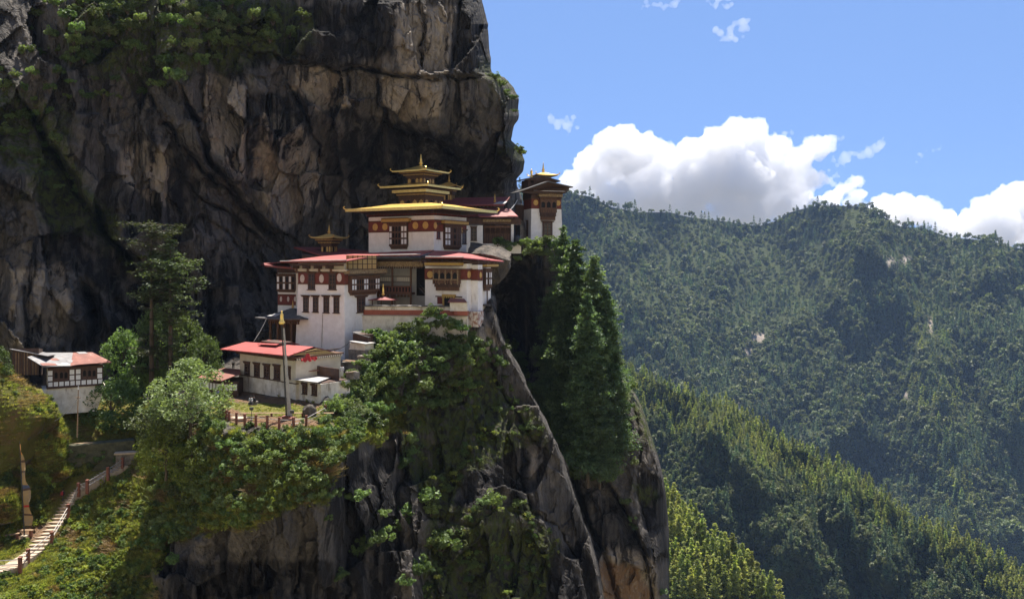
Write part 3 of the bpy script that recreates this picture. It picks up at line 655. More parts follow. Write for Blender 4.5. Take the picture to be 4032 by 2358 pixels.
def tier_roof(mb, cx, cy, wx, wy, z_e, rise, top, mat, under, th=0.16, flare=0.25, curl=True):
    """hipped roof with lifted corners; eaves wx by wy, top opening 'top' of that size"""
    n = 8
    def ring(fx, z, lift):
        pts = []
        for k in range(4):
            c0 = [(-1, -1), (1, -1), (1, 1), (-1, 1)][k]; c1_ = [(1, -1), (1, 1), (-1, 1), (-1, -1)][k]
            for i in range(n):
                t = i / n; l = (abs(2 * t - 1) ** 3) * lift
                pts.append((cx + fx * wx / 2 * (c0[0] + (c1_[0] - c0[0]) * t), cy + fx * wy / 2 * (c0[1] + (c1_[1] - c0[1]) * t), z + l))
        return pts
    rings = [ring(1 + (top - 1) * t, z_e + rise * (t ** 1.35), flare * (1 - t) ** 2) for t in (0, 0.2, 0.45, 0.7, 1.0)]
    m = 4 * n; vs = sum(rings, []); fs = []
    for k in range(len(rings) - 1): fs += [(k * m + i, k * m + (i + 1) % m, (k + 1) * m + (i + 1) % m, (k + 1) * m + i) for i in range(m)]
    fs.append(tuple((len(rings) - 1) * m + i for i in range(m)))
    mb.add(vs, fs, mat)
    lo = [(x, y, z - th) for x, y, z in rings[0]]; inn = ring(top * 0.9, z_e + rise * 0.55 - th, 0)
    mb.add(rings[0] + lo, [(i, m + i, m + (i + 1) % m, (i + 1) % m) for i in range(m)], mat)
    mb.add(lo + inn, [(i, m + i, m + (i + 1) % m, (i + 1) % m) for i in range(m)] + [tuple(range(m, 2 * m))[::-1]], under)
    if curl:
        for k in range(4):
            x, y, z = rings[0][k * n]; dx, dy = (x - cx) / abs(x - cx), (y - cy) / abs(y - cy)
            s_ = min(0.19, min(wx, wy) * 0.035); prev = Vector((x - dx * s_, y - dy * s_, z - th * 0.3))
            for a_, b_, r in ((0.6, 0.2, 1), (1.6, 1.2, .9), (1.9, 2.4, .75), (1.2, 3.3, .6), (0.4, 3.2, .4)):
                q = Vector((x + dx * s_ * a_ * 0.7, y + dy * s_ * a_ * 0.7, z + s_ * b_ * 0.7)); mb.tube(prev, q, s_ * r * 0.5, s_ * r * 0.45, mat, 6); prev = q
def rafters(mb, fc, a0, a1, b0, b1, h, mat, step=0.7, s=0.14, drop=0.0):
    n = max(2, int((a1 - a0) / step))
    for i in range(n + 1):
        a = a0 + (a1 - a0) * i / n
        A = [fc.pt(a - s / 2, b0, h - s), fc.pt(a + s / 2, b0, h - s), fc.pt(a + s / 2, b1, h - s - drop), fc.pt(a - s / 2, b1, h - s - drop)]
        mb.hexa(A, [(p[0], p[1], p[2] + s) for p in A], mat)
def cupola_tier(B, cx, cy, w, z0, z1, wc, parent=None, discs=True, name='lantern'):
    """small storey: carved box, flared brackets to width wc"""
    mb = MB(); h = z1 - z0
    mb.box(cx - w / 2, cx + w / 2, cy - w / 2, cy + w / 2, z0, z0 + h * 0.55, MTB)
    for k in range(5):
        ww = w + (wc - w) * (k + 1) / 5; q0 = z0 + h * (0.55 + 0.09 * k); q1 = q0 + h * 0.09
        mb.box(cx - ww / 2, cx + ww / 2, cy - ww / 2, cy + ww / 2, q0, q1, (MT, MTB)[k % 2])
    o = mb.build(name, B.e)
    fr, rt = Face(B, 'front', cy - w / 2), Face(B, 'right', cx + w / 2)
    d = MB(); p = MB(); br = MB()
    for fc, c in ((fr, cx), (rt, cy)):
        for i in range(4):
            a = c - w / 2 + w * (i + 0.5) / 4
            if discs: fc.arch(d, a - w * 0.085, a + w * 0.085, 0.0, 0.05, z0 + h * 0.08, z0 + h * 0.42, MGP if (i != 1) else MVOID)
            fc.box(p, a - w * 0.125 - 0.04, a - w * 0.125 + 0.04, 0.0, 0.09, z0, z0 + h * 0.5, MT)
        fc.box(p, c - w / 2, c + w / 2, 0.0, 0.12, z0 + h * 0.46, z0 + h * 0.52, MT)
        for k in (1, 3):
            ww = w + (wc - w) * (k + 1) / 5; f2 = Face(B, fc.k, (cy - ww / 2) if fc.k == 'front' else (cx + ww / 2))
            dentils(br, f2, c - ww / 2, c + ww / 2, 0.0, z0 + h * (0.56 + 0.09 * k), z0 + h * (0.63 + 0.09 * k), MOCH, 0.3, 0.06)
    if d.v: d.build('painted_panel', o)
    p.build('pilaster', o); br.build('bracket', o)
    return o

# ------------------------------------------------------------------ upper temple with three gilded roofs
u0, v0 = c3(1030, 1040)
T = Bld('temple', P(u0, v0, 150), -30, 'white temple with three stacked gilded roofs and gold discs on a red band', 'temple')
fr, rt = Face(T, 'front', 0), Face(T, 'right', 0)
Wt = -T.x_at(c3(382, 900)[0]); Dt = T.y_at(c3(1352, 900)[0])
zt = T.z_at(0, 0, c3(1030, 672)[1]); zb0 = T.z_at(0, 0, c3(1030, 832)[1]); zb1 = T.z_at(0, 0, c3(1030, 712)[1])
mb = MB(); mb.box(-Wt, 0, 0, Dt, -3, zt, MW); mb.build('wall', T.e)
for fc, a0, a1 in ((fr, -Wt, 0), (rt, 0, Dt)): frieze(T, fc, a0, a1, zb0, zb1)
for x, y in ((450, 788), (547, 785), (848, 773), (948, 770)):
    a, h = fr.px(c3, x, y); medallion(T, fr, a, h, 0.62, 0.66)
for x, y in ((1041, 772), (1297, 820)):
    a, h = rt.px(c3, x, y); medallion(T, rt, a, h, 0.5, 0.62)
def corn(fc, cr, x0, x1, y0, y1): return fc.rect(cr, x0, y0, x1, y1)
bay_window(T, fr, fr.rect(c3, 600, 748, 776, 1006), 'WDDDWW', 3, 0.45, corn(fr, c3, 535, 806, 706, 748))
bay_window(T, rt, rt.rect(c3, 1120, 765, 1284, 1012), 'WWBDBB', 3, 0.45, corn(rt, c3, 1100, 1338, 732, 768))
narrow_window(T, rt, rt.rect(c3, 1056, 765, 1090, 905), 0.2, MRED)
narrow_window(T, rt, rt.rect(c3, 1310, 825, 1350, 955), 0.2)
# eave posts and beams between the wall top and the first roof
k = T.diag(c3(1110, 565)[0], 1, -1)
ze = T.z_at(k, -k, c3(1110, 575)[1])
xl = T.x_at(c3(150, 600)[0], -k)
mb = MB()
mb.box(-Wt + 0.8, -0.8, 0.8, Dt - 0.8, zt, ze + 0.6, MT)
for fc, a0, a1 in ((fr, -Wt, 0), (rt, 0, Dt)):
    rafters(mb, fc, a0, a1, -0.8, 0.5, zt + 0.35, MRED, 0.9, 0.2); fc.box(mb, a0 - 0.3, a1 + 0.3, 0.35, 0.6, zt + 0.37, zt + 0.55, MT)
    rafters(mb, fc, a0 - 0.5, a1 + 0.5, -0.8, k * 0.93, ze + 0.15, MTB, 0.75, 0.16, 0.12)
mb.build('eave_beams', T.e)
cxt, cyt = (xl + k) / 2, (-k + Dt + 2) / 2
mb = MB(); tier_roof(mb, cxt, cyt, k - xl, Dt + 2 + k, ze, 1.0, 0.42, MGOLD, MT, 0.5, 0.03); r1 = mb.build('roof', T.e)
# second storey: corner by its column, then its brackets, gilded strip and roof
k2 = T.diag(c3(935, 510)[0], -1, 1); w2 = -T.x_at(c3(685, 510)[0], k2) - k2
z20 = T.z_at(-k2, k2, c3(935, 560)[1]); z21 = T.z_at(-k2, k2, c3(935, 400)[1])
kc = T.diag(c3(942, 425)[0], -1, 1); wc2 = -T.x_at(c3(615, 430)[0], kc) - kc
cx2, cy2 = -k2 - w2 / 2, k2 + w2 / 2
cupola_tier(T, cx2, cy2, w2, z20 - 0.6, z21, wc2, name='upper_storey')
mb = MB(); zs = T.z_at(-kc, kc, c3(942, 432)[1]); mb.box(cx2 - wc2 / 2 - .08, cx2 + wc2 / 2 + .08, cy2 - wc2 / 2 - .08, cy2 + wc2 / 2 + .08, zs - 0.1, zs + 0.42, MGOLD); mb.build('gilded_cornice', T.e)
ke = T.diag(c3(968, 345)[0], -1, 1); wr2 = -T.x_at(c3(492, 365)[0], ke) - ke
zr2 = T.z_at(-ke, ke, c3(968, 360)[1])
mb = MB(); tier_roof(mb, cx2, cy2, wr2, wr2, zr2, 0.75, 0.3, MGOLD, MTB, 0.38, 0.03); mb.build('roof', T.e)
w3 = w2 * 0.62; u3 = (c3(770, 0)[0], c3(905, 0)[0])
z30 = zr2 + 0.6; z31 = T.z_at(cx2, cy2 - w3 / 2, c3(850, 232)[1])
cupola_tier(T, cx2, cy2, w3, z30, z31, w3 * 1.75, name='lantern')
mb = MB(); tier_roof(mb, cx2, cy2, w3 * 2.15, w3 * 2.15, z31 - 0.02, 1.15, 0.12, MGOLD, MTB, 0.26, 0.06); mb.build('roof', T.e)
finial((cx2, cy2, z31 + 1.15), T.z_at(cx2, cy2, c3(850, 62)[1]) - z31 - 1.15).build('finial', T.e, True)

# ------------------------------------------------------------------ corner tower on the cliff edge
u0, v0 = c9(422, 1384)
R = Bld('tower', P(u0, v0, 186), 19, 'white corner tower with a carved balcony and small gilded roof at the cliff edge', 'tower')
fr, lf = Face(R, 'front', 0), Face(R, 'left', 0)
Wr = R.x_at(c9(925, 1300)[0]); Dr = 6.0
ztop = R.z_at(0, 0, c9(450, 600)[1]); zb0 = R.z_at(0, 0, c9(445, 852)[1]); zb1 = R.z_at(0, 0, c9(450, 700)[1])
bt = 0.55; tb = bt * zb0 / ztop
mb = MB(); mb.box(0, Wr, 0, Dr, -2, zb0, MW, t=tb); mb.box(tb, Wr - tb, tb, Dr - tb, zb0, ztop + 1.2, MRED)
mb.box(tb - 0.08, Wr - tb + 0.08, tb - 0.08, Dr - tb + 0.08, zb1, ztop + 0.3, MT); mb.build('wall', R.e)
ff = Face(R, 'front', tb); fl = Face(R, 'left', tb)
for fc, a0, a1 in ((ff, tb, Wr - tb), (fl, tb, Dr - tb)):
    f = MB(); dentils(f, fc, a0, a1, 0.08, zb1 - 0.1, zb1 + 0.15, MTB, 0.36, 0.14); f.build('frieze', R.e)
for x, y in ((503, 762), (844, 768)):
    a, h = ff.px(c9, x, y); medallion(R, ff, a, h, 0.58, 0.62, 0.0)
bay_window(R, ff, ff.rect(c9, 556, 690, 806, 1030), 'DDD', 1, 0.75, corn(ff, c9, 522, 886, 640, 690), MCRV, base=0.5, crown=0.12, mat=MTB)
r = ff.rect(c9, 575, 870, 790, 985); mb = MB(); dentils(mb, ff, r[0], r[1], 0.75, r[2], r[3], MT, 0.5, 0.06); mb.build('balcony_panel', R.e)
narrow_window(R, fr, fr.rect(c9, 607, 1060, 756, 1270), 0.2)
narrow_window(R, lf, (1.6, 2.6, R.z_at(0, 2, c9(400, 1275)[1]), R.z_at(0, 2, c9(400, 1050)[1])), 0.1)
def gable_roof(mb, x0, x1, y0, y1, z_e, rise, th, mat, under, xr=None):
    xr = (x0 + x1) / 2 if xr is None else xr
    mb.slab([(x0, y0, z_e), (xr, y0, z_e + rise), (xr, y1, z_e + rise), (x0, y1, z_e)], th, mat, under)
    mb.slab([(xr, y0, z_e + rise), (x1, y0, z_e), (x1, y1, z_e), (xr, y1, z_e + rise)], th, mat, under)
yo = -3.0
xa = R.x_at(c9(240, 600)[0], yo); xb = R.x_at(c9(1072, 517)[0], yo); xr_ = R.x_at(c9(690, 430)[0], yo)
zE = R.z_at(xb, yo, c9(1072, 517)[1]); zR = R.z_at(xr_, yo, c9(690, 432)[1]); zL = R.z_at(xa, yo, c9(240, 592)[1])
mb = MB(); ye = Dr + 2.0; mb.slab([(xa, yo, zL), (xr_, yo, zR), (xr_, ye, zR), (xa, ye, zL)], .22, MSLATE, MT); mb.slab([(xr_, yo, zR), (xb, yo, zE), (xb, ye, zE), (xr_, ye, zR)], .22, MSLATE, MT); mb.build('roof', R.e)
mb = MB(); zw = R.z_at(Wr - tb, 0, c9(890, 648)[1])
top = [(xa + .3, yo + .5, zL - .1), (xr_, yo + .5, zR - .3), (xb - .4, yo + .5, zE - .12)]; bot = [(tb, tb - .12, zw), (xr_, tb - .12, zw), (Wr - tb, tb - .12, zw)]
mb.add(top + bot + [(p[0], ye - 1, p[2]) for p in top], [(0, 1, 4, 3), (1, 2, 5, 4), (0, 3, 5, 2), (0, 6, 7, 1), (1, 7, 8, 2)], MT)
mb.box(tb + .2, Wr - tb - .2, tb + .3, Dr - tb - .3, zw - .5, zE + 0.4, MT)
rafters(mb, ff, tb - 1, Wr - tb + .8, -0.1, 2.5, zw + .55, MTB, 0.6, 0.16, -.6); mb.build('eave_beams', R.e)
p0 = R.x_at(c9(478, 575)[0], -2.0); p1 = R.x_at(c9(942, 575)[0], -2.0); zp = R.z_at(p0, -2.0, c9(700, 575)[1])
mb = MB(); mb.slab([(p0, -2.2, zp), (p1, -2.2, zp), (p1, 0.4, zp + 0.5), (p0, 0.4, zp + 0.5)], 0.12, MTIN, MT); mb.build('canopy', R.e)
y2 = 0.6; xa2 = R.x_at(c9(278, 405)[0], y2); xb2 = R.x_at(c9(880, 425)[0], y2); xm = R.x_at(c9(600, 330)[0], y2)
zE2 = R.z_at(xb2, y2, c9(880, 428)[1]); zR2 = R.z_at(xm, y2, c9(600, 340)[1])
mb = MB(); gable_roof(mb, xa2, xb2, y2, Dr + 1.2, zE2, zR2 - zE2, 0.2, MSLATE, MT, xm); mb.build('roof', R.e)
mb = MB(); mb.add([(xa2 + .5, y2 + .4, zE2 - .1), (xb2 - .4, y2 + .4, zE2 - .1), (xm, y2 + .4, zR2 - .25)], [(0, 1, 2)], MT); mb.box(xa2 + 2.0, xb2 - 1.0, y2 + 0.9, Dr, zE - 0.2, zE2 + 0.15, MT); mb.box(xa2 + 2.6, xa2 + 3.3, y2 + 0.85, y2 + 0.95, zE2 - 0.6, zE2 + 0.1, MVOID); mb.build('upper_storey', R.e)
xg = R.x_at(c9(617, 320)[0], 3.0); wg = R.x_at(c9(790, 320)[0], 3.0) - R.x_at(c9(455, 320)[0], 3.0); zg = R.z_at(xg, 3.0, c9(617, 352)[1])
cupola_tier(R, xg, 3.0, wg * 0.42, zg - 1.3, zg, wg * 0.72, name='lantern')
mb = MB(); tier_roof(mb, xg, 3.0, wg, wg, zg, 0.75, 0.15, MGOLD, MTB, 0.16, 0.18); mb.build('roof', R.e)
finial((xg, 3.0, zg + 0.7), R.z_at(xg, 3.0, c9(615, 145)[1]) - zg - 0.7).build('finial', R.e, True)
xv = R.x_at(c9(437, 350)[0], 2.0); zv = R.z_at(xv, 2.0, c9(437, 362)[1]); hv_ = R.z_at(xv, 2.0, c9(437, 245)[1]) - zv
mb = MB(); mb.lathe((xv, 2.0, zv - 0.3), [(.3, 0), (.3, .3), (.2, .4), (.27, hv_ * .8), (.32, hv_ * .85), (.1, hv_ * .95), (.06, hv_ + .3)], MGOLD, 10); mb.build('roof_banner', R.e, True)

# ------------------------------------------------------------------ prayer gallery between temple and tower
u0, v0 = c3(1515, 952)
Gq = Bld('gallery_house', P(u0, v0, 172), 2, 'white gallery house with an open dark veranda between the temple and the corner tower', 'building')
fr = Face(Gq, 'front', 0)
xl = Gq.x_at(c3(1352, 860)[0]); zt = Gq.z_at(0, 0, c3(1515, 770)[1]); xv0 = Gq.x_at(c3(1532, 800)[0]); xv1 = Gq.x_at(c3(1822, 800)[0]); xe = Gq.x_at(c3(1895, 800)[0])
mb = MB(); mb.box(xl - 1, 0, 0, 6, -2, zt, MW); mb.box(xv1 - 0.55, xv1, 0, 0.6, -1, zt + 0.2, MW); mb.box(0, xv1, 2.6, 3.0, -1, zt, MT); mb.box(0, xe, 0, 6, -2, 0, MW); mb.build('wall', Gq.e)
narrow_window(Gq, fr, fr.rect(c3, 1395, 790, 1456, 922), 0.12)
mb = MB()
for x in (1534, 1590, 1640, 1690, 1740): 
    a, h = fr.px(c3, x, 850); mb = MB(); fr.box(mb, a - 0.1, a + 0.1, -0.4, -0.2, 0, zt, MTB); mb.build('veranda_post', Gq.e)
mb = MB(); fr.box(mb, xv0, xv1 - .6, -0.45, -0.15, zt - 0.5, zt - 0.1, MTB); mb.build('veranda_beam', Gq.e)
mb = MB(); hr = fr.px(c3, 1650, 860)[1]; fr.box(mb, xv0, xv1 - .7, -0.4, -0.3, hr, hr + 0.15, MTB); dentils(mb, fr, xv0, xv1 - .7, -0.42, 0.1, hr, MTB, 0.42, 0.1); mb.build('railing', Gq.e)
mb = MB(); cr_ = fr.rect(c3, 1515, 712, 1795, 738); fr.box(mb, cr_[0], cr_[1], 0.0, 0.5, cr_[2], cr_[3], MCRV); fr.box(mb, xl, xe, -3, 0.2, zt + 0.2, zt + 1.4, MT); mb.build('lintel_beam', Gq.e)
ze = Gq.z_at(0, -1.4, c3(1600, 682)[1]); xra = Gq.x_at(c3(1480, 680)[0], -1.4); xrb = Gq.x_at(c3(1866, 682)[0], -1.4)
mb = MB(); mb.slab([(xra, -1.4, ze), (xrb, -1.4, ze), (xrb - 1.5, 5.0, ze + 2.0), (xra - 1, 5.0, ze + 2.0)], 0.2, MROOFD, MT); mb.slab([(xrb - 2.2, -1.3, ze + .14), (xrb - .1, -1.3, ze + .14), (xrb - .9, 1.5, ze + 1.0), (xrb - 1.7, 1.5, ze + 1.0)], 0.05, MROOF); mb.build('roof', Gq.e)
u0, v0 = c3(1640, 660)
Hq = Bld('rear_hall', P(u0, v0, 178), -14, 'dark timbered hall with a long brown red roof under the overhanging cliff', 'building')
fr = Face(Hq, 'front', 0); xl = Hq.x_at(c3(1060, 600)[0]); ze = Hq.z_at(0, -1.5, c3(1640, 572)[1])
mb = MB(); mb.box(xl, 0, 0, 7, -3.5, ze + 0.5, MT); rafters(mb, fr, xl, 0, -0.1, 1.2, ze - 0.1, MTB, 0.8, 0.18); mb.box(xl + 6, -2, -0.25, 0.0, -0.5, 0.6, MROOFD); mb.build('wall', Hq.e)
x0_ = Hq.x_at(c3(1040, 530)[0], -1.5); x1_ = Hq.x_at(c3(1726, 572)[0], -1.5)
mb = MB(); mb.slab([(x0_, -1.5, ze + .2), (x1_, -1.5, ze + .2), (x1_ - 1, 7.5, ze + 2.4), (x0_, 7.5, ze + 2.4)], 0.32, MROOFD, MT); mb.build('roof', Hq.e)
mb = MB(); mb.slab([(x1_ - 2.3, -1.56, ze + .3), (x1_ + .1, -1.56, ze + .3), (x1_ + .1, 1.0, ze + .95), (x1_ - 1.7, 1.0, ze + .95)], 0.05, MTIN); mb.build('tin_patch', Hq.e)
xf = Hq.x_at(c3(1634, 540)[0], 1.0); zf = ze + 0.8; finial((xf, 1.0, zf), Hq.z_at(xf, 1.0, c3(1634, 455)[1]) - zf, MGP).build('finial', Hq.e, True)
yc = 6.0; xc = Hq.x_at(c3(1180, 400)[0], yc); wb = Hq.x_at(c3(1228, 400)[0], yc) - Hq.x_at(c3(1128, 400)[0], yc); wr = Hq.x_at(c3(1312, 360)[0], yc) - Hq.x_at(c3(1088, 360)[0], yc)
zc1 = Hq.z_at(xc, yc, c3(1180, 385)[1])
cupola_tier(Hq, xc, yc, wb * 0.8, ze + 1.5, zc1, wr * 0.7, name='lantern')
mb = MB(); tier_roof(mb, xc, yc, wr * 0.9, wr * 0.9, zc1, 0.9, 0.14, MGP, MTB, 0.16, 0.15); mb.build('roof', Hq.e)
finial((xc, yc, zc1 + 0.8), Hq.z_at(xc, yc, c3(1152, 268)[1]) - zc1 - 0.8, MGP).build('finial', Hq.e, True)

# ------------------------------------------------------------------ tall white house of the lower temple
u0, v0 = c4(915, 1092)
Q = Bld('tall_house', P(u0, v0, 134), -28, 'tall white house with pale discs on a red band under a wide red tin roof', 'building')
fr, rt = Face(Q, 'front', 0), Face(Q, 'right', 0)
zb0 = Q.z_at(0, 0, c4(908, 414)[1]); zb1 = Q.z_at(0, 0, c4(905, 290)[1]); zt = Q.z_at(0, 0, c4(905, 205)[1])
Wq = -Q.x_at(c4(436, 900)[0]); tq = 0.42; Dq = Q.y_at(c4(1228, 470)[0]) + 0.6
mb = MB(); mb.box(-Wq, 0, 0, Dq, -2, zb0, MW, t=tq); mb.box(-Wq + tq, -tq, tq, Dq - tq, zb0, zt, MBEI); mb.build('wall', Q.e)
ff, fr2 = Face(Q, 'front', tq), Face(Q, 'right', -tq)
fm = Face(Q, 'front', tq * 0.62)
frieze(Q, ff, -Wq + tq, -tq, zb0, zb1); frieze(Q, fr2, tq, Q.y_at(c4(946, 350)[0], -tq), zb0, zb1)
for x, y in ((513, 352), (696, 352), (866, 343)):
    a, h = ff.px(c4, x, y); medallion(Q, ff, a, h, 0.47, 0.68, 0.05, MWD2)
for r in ((566, 305, 630, 456), (763, 305, 832, 456)): narrow_window(Q, Face(Q, 'front', tq - 0.08), Face(Q, 'front', tq - 0.08).rect(c4, *r), 0.3)
for r in ((520, 526, 570, 668), (613, 526, 662, 670), (714, 526, 765, 676), (810, 526, 862, 678)): narrow_window(Q, fm, fm.rect(c4, *r), 0.35)
mb = MB(); n = 4
for i in range(n):
    a0 = -Wq + tq + (Wq - 2 * tq) * i / n; ff.box(mb, a0 - 0.25, a0 + 0.25, -0.1, 1.5, zt - 0.9, zt - 0.45, MT); ff.box(mb, a0 - 0.2, a0 + 0.2, -0.1, 0.5, zt - 1.6, zt - 0.9, MTB)
ff.box(mb, -Wq - 0.3, 0.3, 1.0, 1.3, zt - 0.45, zt - 0.1, MT); ff.box(mb, -Wq, 0.2, 0.0, 0.35, zb1 + 0.1, zb1 + 0.45, MBEI); mb.build('corbel', Q.e)
bay_window(Q, fr2, fr2.rect(c4, 945, 320, 1212, 506), 'WWDDDWWDDDWW', 2, 0.8, corn(fr2, c4, 905, 1266, 272, 312), MCRV, base=0.25, crown=0.16)
narrow_window(Q, Face(Q, 'right', -tq * .6), Face(Q, 'right', -tq * .6).rect(c4, 1032, 530, 1108, 672), 0.35)
r = fr2.rect(c4, 932, 165, 1206, 262); mb = MB(); fr2.box(mb, r[0], r[1], -0.1, 0.25, r[2], r[3] + 0.6, MYEL)
for i in range(7): a = r[0] + (r[1] - r[0]) * i / 6; fr2.box(mb, a - 0.06, a + 0.06, 0.25, 0.32, r[2], r[3] + 0.6, MT)
for i in range(3): h = r[2] + (r[3] - r[2]) * i / 2; fr2.box(mb, r[0], r[1], 0.25, 0.30, h - 0.06, h + 0.06, MT)
mb.build('infill_panel', Q.e)
a, h = fm.px(c4, 705, 690); _, h2 = Face(Q, 'front', 0.1).px(c4, 702, 1010); mb = MB(); mb.tube(fm.pt(a, 0.05, h), Face(Q, 'front', 0.03).pt(a, 0.05, h2), 0.04, 0.04, MCONC, 6); mb.build('drain_pipe', Q.e)
def L4(B, x, y, d): return B.loc(*c4(x, y), d)
th = 0.18
mb = MB()
pr = [L4(Q, 298, 190, 139), L4(Q, 930, 180, 131.5), L4(Q, 1240, 128, 144), L4(Q, 1020, 112, 150), L4(Q, 700, 138, 150)]
mb.slab(pr, th, MROOF, MT)
mb.slab([L4(Q, 1242, 128, 143.8), L4(Q, 1640, 121, 141.5), L4(Q, 1766, 79, 150), L4(Q, 1022, 112, 150.2)], th, MROOF, MT)
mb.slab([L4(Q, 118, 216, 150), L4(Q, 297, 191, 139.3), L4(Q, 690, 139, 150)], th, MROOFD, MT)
mb.build('roof', Q.e)
mb = MB()
a = L4(Q, 930, 176, 131.4); b = L4(Q, 298, 186, 138.9); mb.tube(b, a, 0.09, 0.09, MTIN, 6)
a = L4(Q, 1640, 119, 141.4); b = L4(Q, 1250, 127, 143.4); mb.tube(b, a, 0.09, 0.09, MTIN, 6); mb.build('gutter', Q.e)

# side wing in the shade behind the tall house
u0, v0 = c4(450, 665)
K = Bld('side_wing', P(u0, v0, 144), -20, 'small shaded wing with white window panels squeezed between cliff and tall house', 'building')
fr = Face(K, 'front', 0); xl = K.x_at(c4(276, 500)[0]); zt = K.z_at(0, 0, c4(400, 240)[1])
mb = MB(); mb.box(xl, 2, 0, 6, -4, zt, MW); mb.box(xl - .1, 2, -.1, 6, K.z_at(0, 0, c4(380, 300)[1]), zt + .8, MT); mb.build('wall', K.e)
bay_window(K, fr, fr.rect(c4, 277, 305, 448, 482), 'WDWDWD', 2, 0.4, None, base=0.12)
r = fr.rect(c4, 277, 500, 449, 606); frieze(K, fr, r[0], r[1], r[2], r[3])
for x in (309, 378, 444):
    a, h = fr.px(c4, x, 547); medallion(K, fr, a, h, 0.22, 0.45, 0.05, MWD2)
mb = MB(); mb.slab([K.loc(*c4(150, 222), 143), K.loc(*c4(470, 250), 141), K.loc(*c4(470, 215), 149), K.loc(*c4(140, 200), 150)], 0.3, MROOFD, MT); mb.build('roof', K.e)
# gate pavilion
u0, v0 = c4(440, 945)
E = Bld('gate_pavilion', P(u0, v0, 139), -18, 'shaded timber gate pavilion with a grey slate roof beside the tall house', 'pavilion')
fr = Face(E, 'front', 0); xl = E.x_at(c4(190, 850)[0]); zt = E.z_at(0, 0, c4(400, 735)[1])
mb = MB(); mb.box(xl, 1, 2.2, 5, -2, zt, MT); mb.box(xl, 1, 0.0, 2.2, zt - 0.5, zt, MTB); dentils(mb, fr, xl, 1, 0, zt - 0.9, zt - 0.5, MTB, 0.4, 0.2); mb.build('wall', E.e)
mb = MB()
for x in (200, 272, 330, 400): a, _ = fr.px(c4, x, 850); mb = MB(); fr.box(mb, a - 0.16, a + 0.16, -0.3, 0.0, -1.5, zt - 0.5, MTB); mb.build('column', E.e)
mb = MB(); cx_, cy_ = xl / 2 + .5, 2.5; wr = 1 - xl + 3.4; tier_roof(mb, cx_, cy_, wr, 8, zt + 0.1, 1.5, 0.05, MSLATE, MT, 0.2, 0.1, curl=False); mb.build('roof', E.e)
q = E.loc(*c4(205, 712), 136.3); mb = MB(); mb.slab([(q.x - .5, q.y - .2, q.z + .1), (q.x + 1.1, q.y - .2, q.z + .1), (q.x + 1.3, q.y + .9, q.z + .4), (q.x + .2, q.y + .9, q.z + .4)], 0.06, MTIN); mb.build('tin_patch', E.e)
zf = zt + 1.5; finial((cx_, cy_, zf), max(1.5, E.z_at(cx_, cy_, c4(372, 570)[1]) - zf), MGP).build('finial', E.e, True)

# roofed house behind on the left, with a small gilded lantern
u0, v0 = c1(890, 770)
J = Bld('rear_house', P(u0, v0, 158), -20, 'shaded house with a dark red roof and one small gilded lantern at the cliff foot', 'building')
mb = MB(); a = [J.loc(*c1(x, y), d) for x, y, d in ((430, 760, 157), (890, 790, 153), (890, 740, 160), (430, 720, 168))]
mb.hexa([(p.x, p.y, p.z - 5) for p in a], [tuple(p) for p in a], MT); mb.build('wall', J.e)
mb = MB(); mb.slab([J.loc(*c1(x, y), d) for x, y, d in ((372, 702, 164), (600, 768, 152), (905, 742, 155), (890, 728, 163), (580, 704, 172))], 0.3, MROOFD, MT); mb.build('roof', J.e)
q = J.loc(*c1(622, 715), 161); s = 161 / F / 3.9375 / 1.7978; zc1 = J.loc(*c1(622, 640), 161).z
cupola_tier(J, q.x, q.y, 80 * s, q.z - 0.8, zc1, 150 * s, name='lantern')
mb = MB(); tier_roof(mb, q.x, q.y, 185 * s, 185 * s, zc1, 0.8, 0.14, MGP, MTB, 0.16, 0.2); mb.build('roof', J.e)
finial((q.x, q.y, zc1 + 0.7), J.loc(*c1(622, 545), 161).z - zc1 - 0.7, MGP).build('finial', J.e, True)

# ------------------------------------------------------------------ middle gallery (balcony, ladder) behind the terrace
u0, v0 = c4(1690, 604)
D = Bld('balcony_house', P(u0, v0, 147), -12, 'recessed plaster house with a carved timber balcony and steep ladder above the terrace', 'building')
fr = Face(D, 'front', 0); xl = D.x_at(c4(1150, 500)[0]); zt = D.z_at(0, 0, c4(1500, 150)[1])
mb = MB(); mb.box(xl - 1, 1.5, 0, 5, -3, zt, MPL); mb.build('wall', D.e)
a = fr.rect(c4, 1215, 190, 1712, 238); mb = MB(); fr.box(mb, a[0], a[1], 2.4, 2.9, a[2], a[3], MCRV); fr.box(mb, a[0] - 1, a[1], 0, 2.4, a[3], a[3] + 0.3, MT); dentils(mb, fr, a[0], a[1], 2.9, a[2] - 0.3, a[2], MT, 0.4, 0.1); rafters(mb, fr, a[0], a[1], 0, 3.2, a[3] + 1.0, MT, 0.8, 0.2); mb.build('cornice', D.e)
rb = fr.rect(c4, 1232, 425, 1585, 480); mb = MB()
fr.box(mb, rb[0], rb[1], 0, 2.2, rb[2] - 0.35, rb[2], MTB); dentils(mb, fr, rb[0], rb[1], 2.0, rb[2] - 0.75, rb[2] - 0.35, MTB, 0.6, 0.25); b_o = mb.build('balcony', D.e)
mb = MB(); fr.box(mb, rb[0], rb[1], 2.05, 2.15, rb[2], rb[3], MPOST)
fr.box(mb, rb[0], rb[1], 2.0, 2.25, rb[3], rb[3] + 0.14, MTB)
for i in range(12):
    aa = rb[0] + (rb[1] - rb[0]) * (i + .5) / 12; fr.arch(mb, aa - 0.16, aa + 0.16, 2.15, 2.17, rb[2] + .12, rb[3] - .05, MVOID)
mb.build('railing', b_o)
mb = MB()
